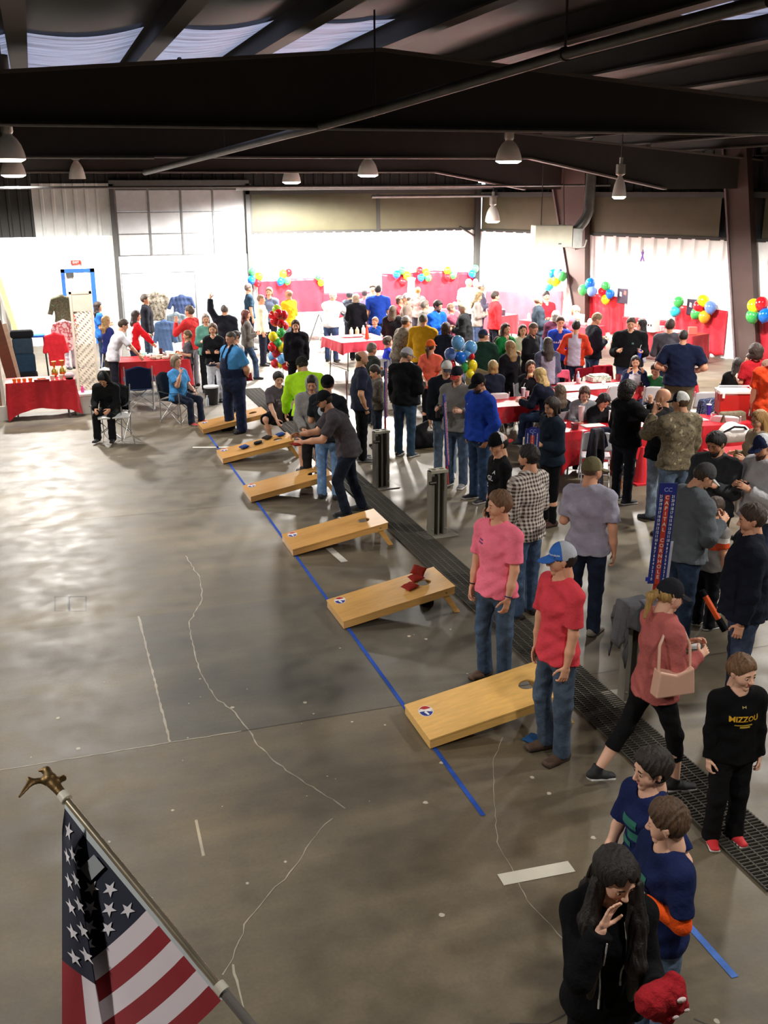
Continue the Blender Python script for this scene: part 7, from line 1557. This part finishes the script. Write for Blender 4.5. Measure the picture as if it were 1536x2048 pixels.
# white cooler box under its right end
q = at(172, 828, 0); t = empty('white_cooler', (q[0], q[1]+.1, 0), .1, 'white cooler box on the floor right of the small red table', 'cooler'); MB().box((-.2, -.16, 0), (.2, .16, .36)).build('cooler_body', mat('plastic', 'd6d4ce'), t, bev=.02); MB().box((-.21, -.17, .36), (.21, .17, .42)).build('lid', mat('plastic', 'e6e4e0'), t, bev=.015)
bottle((q[0]-.02, q[1]+.08, .42), 'pink bottle standing on the white cooler box', 'c8508a', 'e8a8c0', .14, .035)
# bucket by the overalls
q = at(424, 808, 0); t = empty('black_bucket', (q[0], q[1], 0), 0, 'black bucket with a white lid on the floor left of the overalls', 'bucket'); MB().lathe([(0, 0), (.13, 0), (.15, .36), (0, .36)], n=20).build('bucket_body', mat('plastic', '1a1a1c'), t, smooth=True); MB().lathe([(.16, .35), (.16, .38), (0, .39)], n=20).build('lid', mat('plastic', 'd9dade'), t, smooth=True)
bottle((*at(415, 812, 0)[:2], 0), 'clear water bottle on the floor beside the black bucket', 'c4ccd4', 'e8e8f0', .22, .033)
# craft table goods
def heap(px, py, col, col2, w_, d_, h_, label, cat='pile', z=.757, seed=1):
    q = on(px, py, z); r_ = random.Random(seed); m = MB()
    for k in range(16): x, y = r_.uniform(-w_, w_)/2, r_.uniform(-d_, d_)/2; a, b = r_.uniform(.03, .07), r_.uniform(.03, .06); hh = r_.uniform(.3, 1)*h_; m.box((x-a, y-b, .001*k), (x+a, y+b, hh), k % 2)
    o = m.build('craft_goods', [mat('plastic', col), mat('plastic', col2)], loc=tuple(q), bev=.006); tag(o, label, cat); return o
heap(300, 700, 'e4ecea', '9ad4c4', .5, .3, .06, 'pile of white and mint papers on the craft table', 'papers', seed=2)
heap(345, 692, 'a8ecdc', 'e8f4f2', .4, .3, .08, 'bright mint tissue heap at the back of the craft table', 'tissue', seed=3)
heap(332, 716, 'e4d8c4', 'c8b49c', .7, .22, .08, 'row of cream boxes along the front of the craft table', 'boxes', seed=4)
cup(on(318, 700, .76), 'dark red drink cup in the middle of the craft table', '4a141c', .15, .045, False, False)
# lattice panel
A_, B_ = at(143, 745, 0), at(188, 745, 0); la = empty('lattice_panel', (0, 0, 0), 0, 'tall white wooden lattice panel standing beside the exit door', 'lattice panel')
Yl = 22.3; x0_, x1_ = atY(144, 660, Yl)[0], atY(189, 660, Yl)[0]; zt_ = atY(160, 583, Yl)[2]; lw = mat('paint', 'e8e0cf'); m = MB()
m.box((x0_, Yl-.03, .0), (x0_+.05, Yl+.03, zt_)).box((x1_-.05, Yl-.03, .0), (x1_, Yl+.03, zt_)).box((x0_, Yl-.03, zt_-.05), (x1_, Yl+.03, zt_)).box((x0_, Yl-.03, .0), (x1_, Yl+.03, .05)); m.build('frame', lw, la)
m = MB(); Wl = x1_-x0_-.06; Hl = zt_-.06
for k in range(-8, int(Hl/.075)+1):
    for sg in (1, -1):
        if sg > 0 and k % 2: continue
        hw = .010 if sg > 0 else .024
        za = k*.075+.03; xa, xb = 0.0, Wl; z1, z2 = za, za+Wl
        if z1 < 0: xa = -z1; z1 = 0
        if z2 > Hl: xb = Wl-(z2-Hl); z2 = Hl
        if xb-xa < .02: continue
        if sg > 0: P = [(x0_+.03+xa, z1), (x0_+.03+xb, z2)]
        else: P = [(x1_-.03-xa, z1), (x1_-.03-xb, z2)]
        (xa_, za_), (xb_, zb_) = P; yy = Yl-.012*sg; V = [(xa_, yy-.005, za_-hw), (xb_, yy-.005, zb_-hw), (xb_, yy-.005, zb_+hw), (xa_, yy-.005, za_+hw)]; V += [(p_[0], yy+.005, p_[2]) for p_ in V]
        m.add(V, [(0, 1, 2, 3), (7, 6, 5, 4), (0, 4, 5, 1), (3, 2, 6, 7)])
m.build('lattice', lw, la)
MB().box((x0_, Yl-.02, zt_-.4), (x1_, Yl+.02, zt_-.02)).build('top_board', lw, la)
# hanging jackets on the lattice's left
def garment(px, py, Y, col, label, w_=.42, h_=.6, m_=None, name='hanging_shirt', seed=0, cat='shirt'):
    q = atY(px, py, Y); s_ = .5*w_/.21
    e = .0
    P = [Pm((0, 0, -h_), (0, 0, -.25), w_*.40, w_*.38, XA, .06, .06, k=.03, ca=1), Pm((0, 0, -.25), (0, 0, -.07), w_*.38, w_*.36, XA, .06, .05, k=.04), Pm((0, 0, -.08), (0, 0, -.02), w_*.30, w_*.12, XA, .05, .04, k=.04)]
    for sx in (-1, 1): P += [Pm((sx*w_*.38, 0, -.10), (sx*w_*.58, 0, -h_*.62), .06, .05, XA, .045, .04, k=.03, cb=1)]
    V, F = sdf_mesh(P, .018, lambda F, x, y, z: F+.006*np.sin(x*40+seed)*np.sin(z*9+x*20))
    o = D.objects.new(name, npmesh(name, V, F, [m_ or mat('cloth', col)])); link(o); o.location = tuple(q); tag(o, label, cat, 'garments hung for sale'); MB().tube([(0, 0, -.02), (0, 0, .07), (.03, 0, .10)], .005, 6).build('hanger_hook', mat('metal', '8a8a8a'), o); return o
garment(312, 584, 29.5, '8a8a86', 'grey camouflage hooded shirt hung highest in front of the open roller door', .62, .78, mat('camo', '9a948c', 'b4b0a8'), seed=1)
garment(362, 590, 29.2, '3c4a6e', 'navy t-shirt with a white print hung in front of the open roller door', .62, .6, seed=2)
garment(352, 625, 28.6, '6c7880', 'grey blue shirt hung below the navy t-shirt', .5, .8, seed=3); garment(328, 640, 28.4, '44587a', 'dark blue shirt hung below the camouflage hooded shirt', .5, 1.0, seed=4)
garment(122, 590, 25.3, '2c3a2c', 'dark green jacket hung at the left of the lattice', .5, .7, mat('camo', '3c4a34', '6a7a5a'), 'hanging_jacket', 5, 'jacket'); garment(126, 640, 24.9, 'c8b4c0', 'white and red shirt hung below the dark green jacket', .5, .7, mat('floral', 'd8ccd0', 'a81c28', 8), seed=6)
garment(108, 665, 24.5, 'd8303c', 'bright red apron hung left of the white and red shirt', .42, .75, name='hanging_apron', seed=7, cat='apron')
rk = MB().tube([(2.1, 29.6, 0), (2.1, 29.6, 2.05), (4.1, 29.6, 2.05), (4.1, 29.6, 0)], .02, 8).tube([(2.1, 29.3, 0), (2.1, 29.9, 0)], .02, 6).tube([(4.1, 29.3, 0), (4.1, 29.9, 0)], .02, 6).build('clothes_rack', mat('metal', '9a9a9a'), smooth=True); tag(rk, 'thin metal clothes rack in front of the open roller door', 'rack')
# things leaning against the left wall
def leaning(name, p, w_, h_, tilt, m_, label, cat, rz=0, th=.03):
    o = MB().box((-w_/2, -th/2, 0), (w_/2, th/2, h_)).build(name, m_, loc=p, bev=.004); o.rotation_euler = (0, tilt, rz); tag(o, label, cat); return o
leaning('wooden_board', (*at(36, 800, 0)[:2], 0), .22, 1.7, -.16, mat('wood', '4a2e22'), 'dark brown board leaning beside the brick partition', 'board', .2)
leaning('wooden_plank', (*at(44, 700, 0)[:2], 0), .13, 2.4, -.20, mat('wood', 'd8bf86'), 'tall pale wooden plank leaning against the white wall', 'plank', .1)
leaning('wooden_plank', (*at(46, 795, 0)[:2], 0), .12, 1.6, -.14, mat('wood', '9c8672'), 'grey-brown plank leaning right of the dark brown board', 'plank', .1)
q = at(48, 790, 0); tag(MB().box((-.24, -.1, 0), (.22, .25, .35)).box((-.26, -.05, .32), (.2, .25, .75), 1).box((-.25, 0, .72), (.18, .22, 1.12), 2).box((-.28, -.02, 1.1), (.22, .2, 1.28), 3).build('stacked_bags', [mat('cloth', '17181a'), mat('cloth', '203448'), mat('cloth', '2b3a48'), mat('cloth', '16181c')], loc=(q[0]+.1, q[1]+.9, 0), bev=.06), 'tall stack of dark bags and coats by the left wall', 'bags')
q = at(72, 770, 0); t = empty('folding_stool', (q[0]+.1, q[1]+.7, 0), 0, 'dark folding stool with a blue seat beside the stacked bags', 'stool'); MB().box((-.2, -.15, 1.0), (.2, .15, 1.05)).build('seat', mat('cloth', '3468c8'), t, bev=.01)
for sx in (-1, 1):
    for sy in (-1, 1): MB().tube([(sx*.17, sy*.12, 1.0), (sx*.2, sy*.16, 0)], .018, 8).build('leg', mat('paint', '16181c'), t)
o = MB().ball((0, 0, 0), .13, 14).build('green_ball', mat('plastic', '1e5a48'), loc=(at(50, 735, .5)[0], at(50, 735, .5)[1]+.5, .13), smooth=True); tag(o, 'dark green ball on the floor by the stacked bags', 'ball')
# serving tables along the back wall and vendor tables on the right
for (px, py, w_, lb, col) in [(590, 668, 2.2, 'white cloth on the serving table below the first red sheet', 'e8e6ea'), (800, 628, 2.6, 'white cloth on the serving table in the middle of the back wall', 'e6e0e2'), ]:
    q = atY(px, py, 29.7); tablecloth(q[0], 29.7, 0, w_, .75, .75, .5, col, lb)
tR = math.atan2(WD[1], WD[0])
for (t_, o_, w_, lb, col) in [(2.0, 2.0, 2.6, 'red netting cloth on the clothes stall between corner post and second column', 'd84a58'), (5.4, 2.2, 2.4, 'red cloth on the stall table in front of the white wall part', 'd43a48'), (8.3, 1.5, 2.0, 'dark red cloth on the vendor table left of the nearer brown column', 'a8242e')]:
    c_ = Wp(t_, o_); tablecloth(c_[0], c_[1], tR, w_, .75, .75, .5, col, lb)
ORD = ['first', 'second', 'third', 'fourth', 'fifth', 'sixth', 'seventh', 'eighth', 'ninth', 'tenth', 'eleventh', 'twelfth']
def goods(t_, o_, n, cols, label, group, seed, sx=1.0, hh=(.05, .2), name='stall_item'):
    r_ = random.Random(seed)
    for k in range(n):
        c_ = Wp(t_+(k/(n-1)-.5)*sx*2, o_+r_.uniform(-.2, .2)); h_ = r_.uniform(*hh); w1 = r_.uniform(.05, .12); m = MB()
        if k % 2: m.box((-w1, -w1*.7, 0), (w1, w1*.7, h_))
        else: m.lathe([(0, 0), (w1*.7, 0), (w1*.8, h_*.7), (w1*.4, h_), (0, h_)], n=12)
        o = m.build(name, mat('plastic', cols[k % len(cols)]), loc=(c_[0], c_[1], .757), bev=.004, rz=r_.uniform(0, 3)); tag(o, f'{label}, {ORD[k]} from the left', 'stall goods', group)
goods(2.0, 2.0, 12, ['e8e8ee', '3a3e4c', '8a90a0', 'd8d8e0', '2c2c34'], 'small grey and white item on the red netting stall', 'goods on the clothes stall', 1, 1.1)
goods(5.4, 2.2, 9, ['f0ecec', 'd86a50', 'e8d8d0', 'c8b0a8'], 'small pale item on the stall before the white wall part', 'goods on the middle stall', 2, 1.0)
goods(8.3, 1.5, 8, ['e8e4e4', '5a3a34', 'c85a50', 'ece8e8', '3a3a40'], 'small item on the vendor table by the brown column', 'goods on the vendor table', 3, .8)
c_ = Wp(8.1, 1.9); o = MB().box((-.16, -.12, 0), (.16, .12, .3)).box((-.03, -.123, .14), (.02, -.12, .2), 1).box((.05, -.123, .14), (.1, -.12, .2), 1).build('gift_box', [mat('plastic', 'e8e4e2'), mat('plastic', '3c2a26')], loc=(c_[0], c_[1], .757), rz=tR); tag(o, 'white box with two dark round pictures on the vendor table', 'box')
c_ = Wp(5.9, 2.1); o = MB().box((-.14, -.1, 0), (.14, .1, .26)).box((-.06, -.103, .1), (-.02, -.1, .17), 1).box((.02, -.103, .1), (.06, -.1, .17), 1).build('gift_box', [mat('plastic', 'e8e4e2'), mat('plastic', '3c2a26')], loc=(c_[0], c_[1], .757), rz=tR); tag(o, 'white box with dark round pictures on the middle stall', 'box')
# white cooker on the serving line
q = at(880, 640, .75); t = empty('beverage_dispenser', (q[0], 29.3, .76), 0, 'tall white dispenser with an orange tap at the long red sheet', 'dispenser'); MB().lathe([(0, 0), (.22, 0), (.22, .45), (.12, .52), (.10, .85), (.14, .95), (.0, .98)], n=18).build('dispenser_body', mat('plastic', 'f4f2f0'), t, smooth=True); MB().box((-.03, -.28, .2), (.03, -.2, .28)).build('tap', mat('plastic', 'd8762c'), t)
# tripod stand left of the walkway
q = at(640, 690, 0); m = MB()
for a in (0, 2.1, 4.2): m.tube([(0, 0, .9), (.35*math.cos(a+.5), .35*math.sin(a+.5), 0)], .018, 6)
tag(m.build('tripod_stand', mat('paint', '55565a'), loc=(q[0], q[1], 0)), 'grey tripod stand at the far end of the walkway', 'stand')
# red cone between dark jeans
q = at(1281, 965, 0); t = empty('traffic_cone', (q[0], q[1], 0), 0, 'red cone on the floor behind the shaved-head man', 'cone'); MB().lathe([(.13, .02), (.03, .55), (0, .55)], n=18).build('cone_body', mat('plastic', 'd8303a'), t, smooth=True); MB().box((-.17, -.17, 0), (.17, .17, .025)).build('cone_base', mat('plastic', 'c82a34'), t)
# black bag on the floor by the walkway
q = at(848, 895, 0); V, F = sdf_mesh([Pm((-.16, 0, .14), (.16, 0, .14), .15, .14, k=.05), Pm((-.1, 0, .3), (.06, 0, .42), .10, .05, k=.08)], .016, lambda F, x, y, z: np.maximum(F, -z)); o = D.objects.new('duffel_bag', npmesh('duffel_bag', V, F, [mat('cloth', '1d1c1f')])); link(o); o.location = (q[0], q[1], 0); tag(o, 'black duffel bag on the floor behind the dark jacket with white cap', 'bag')
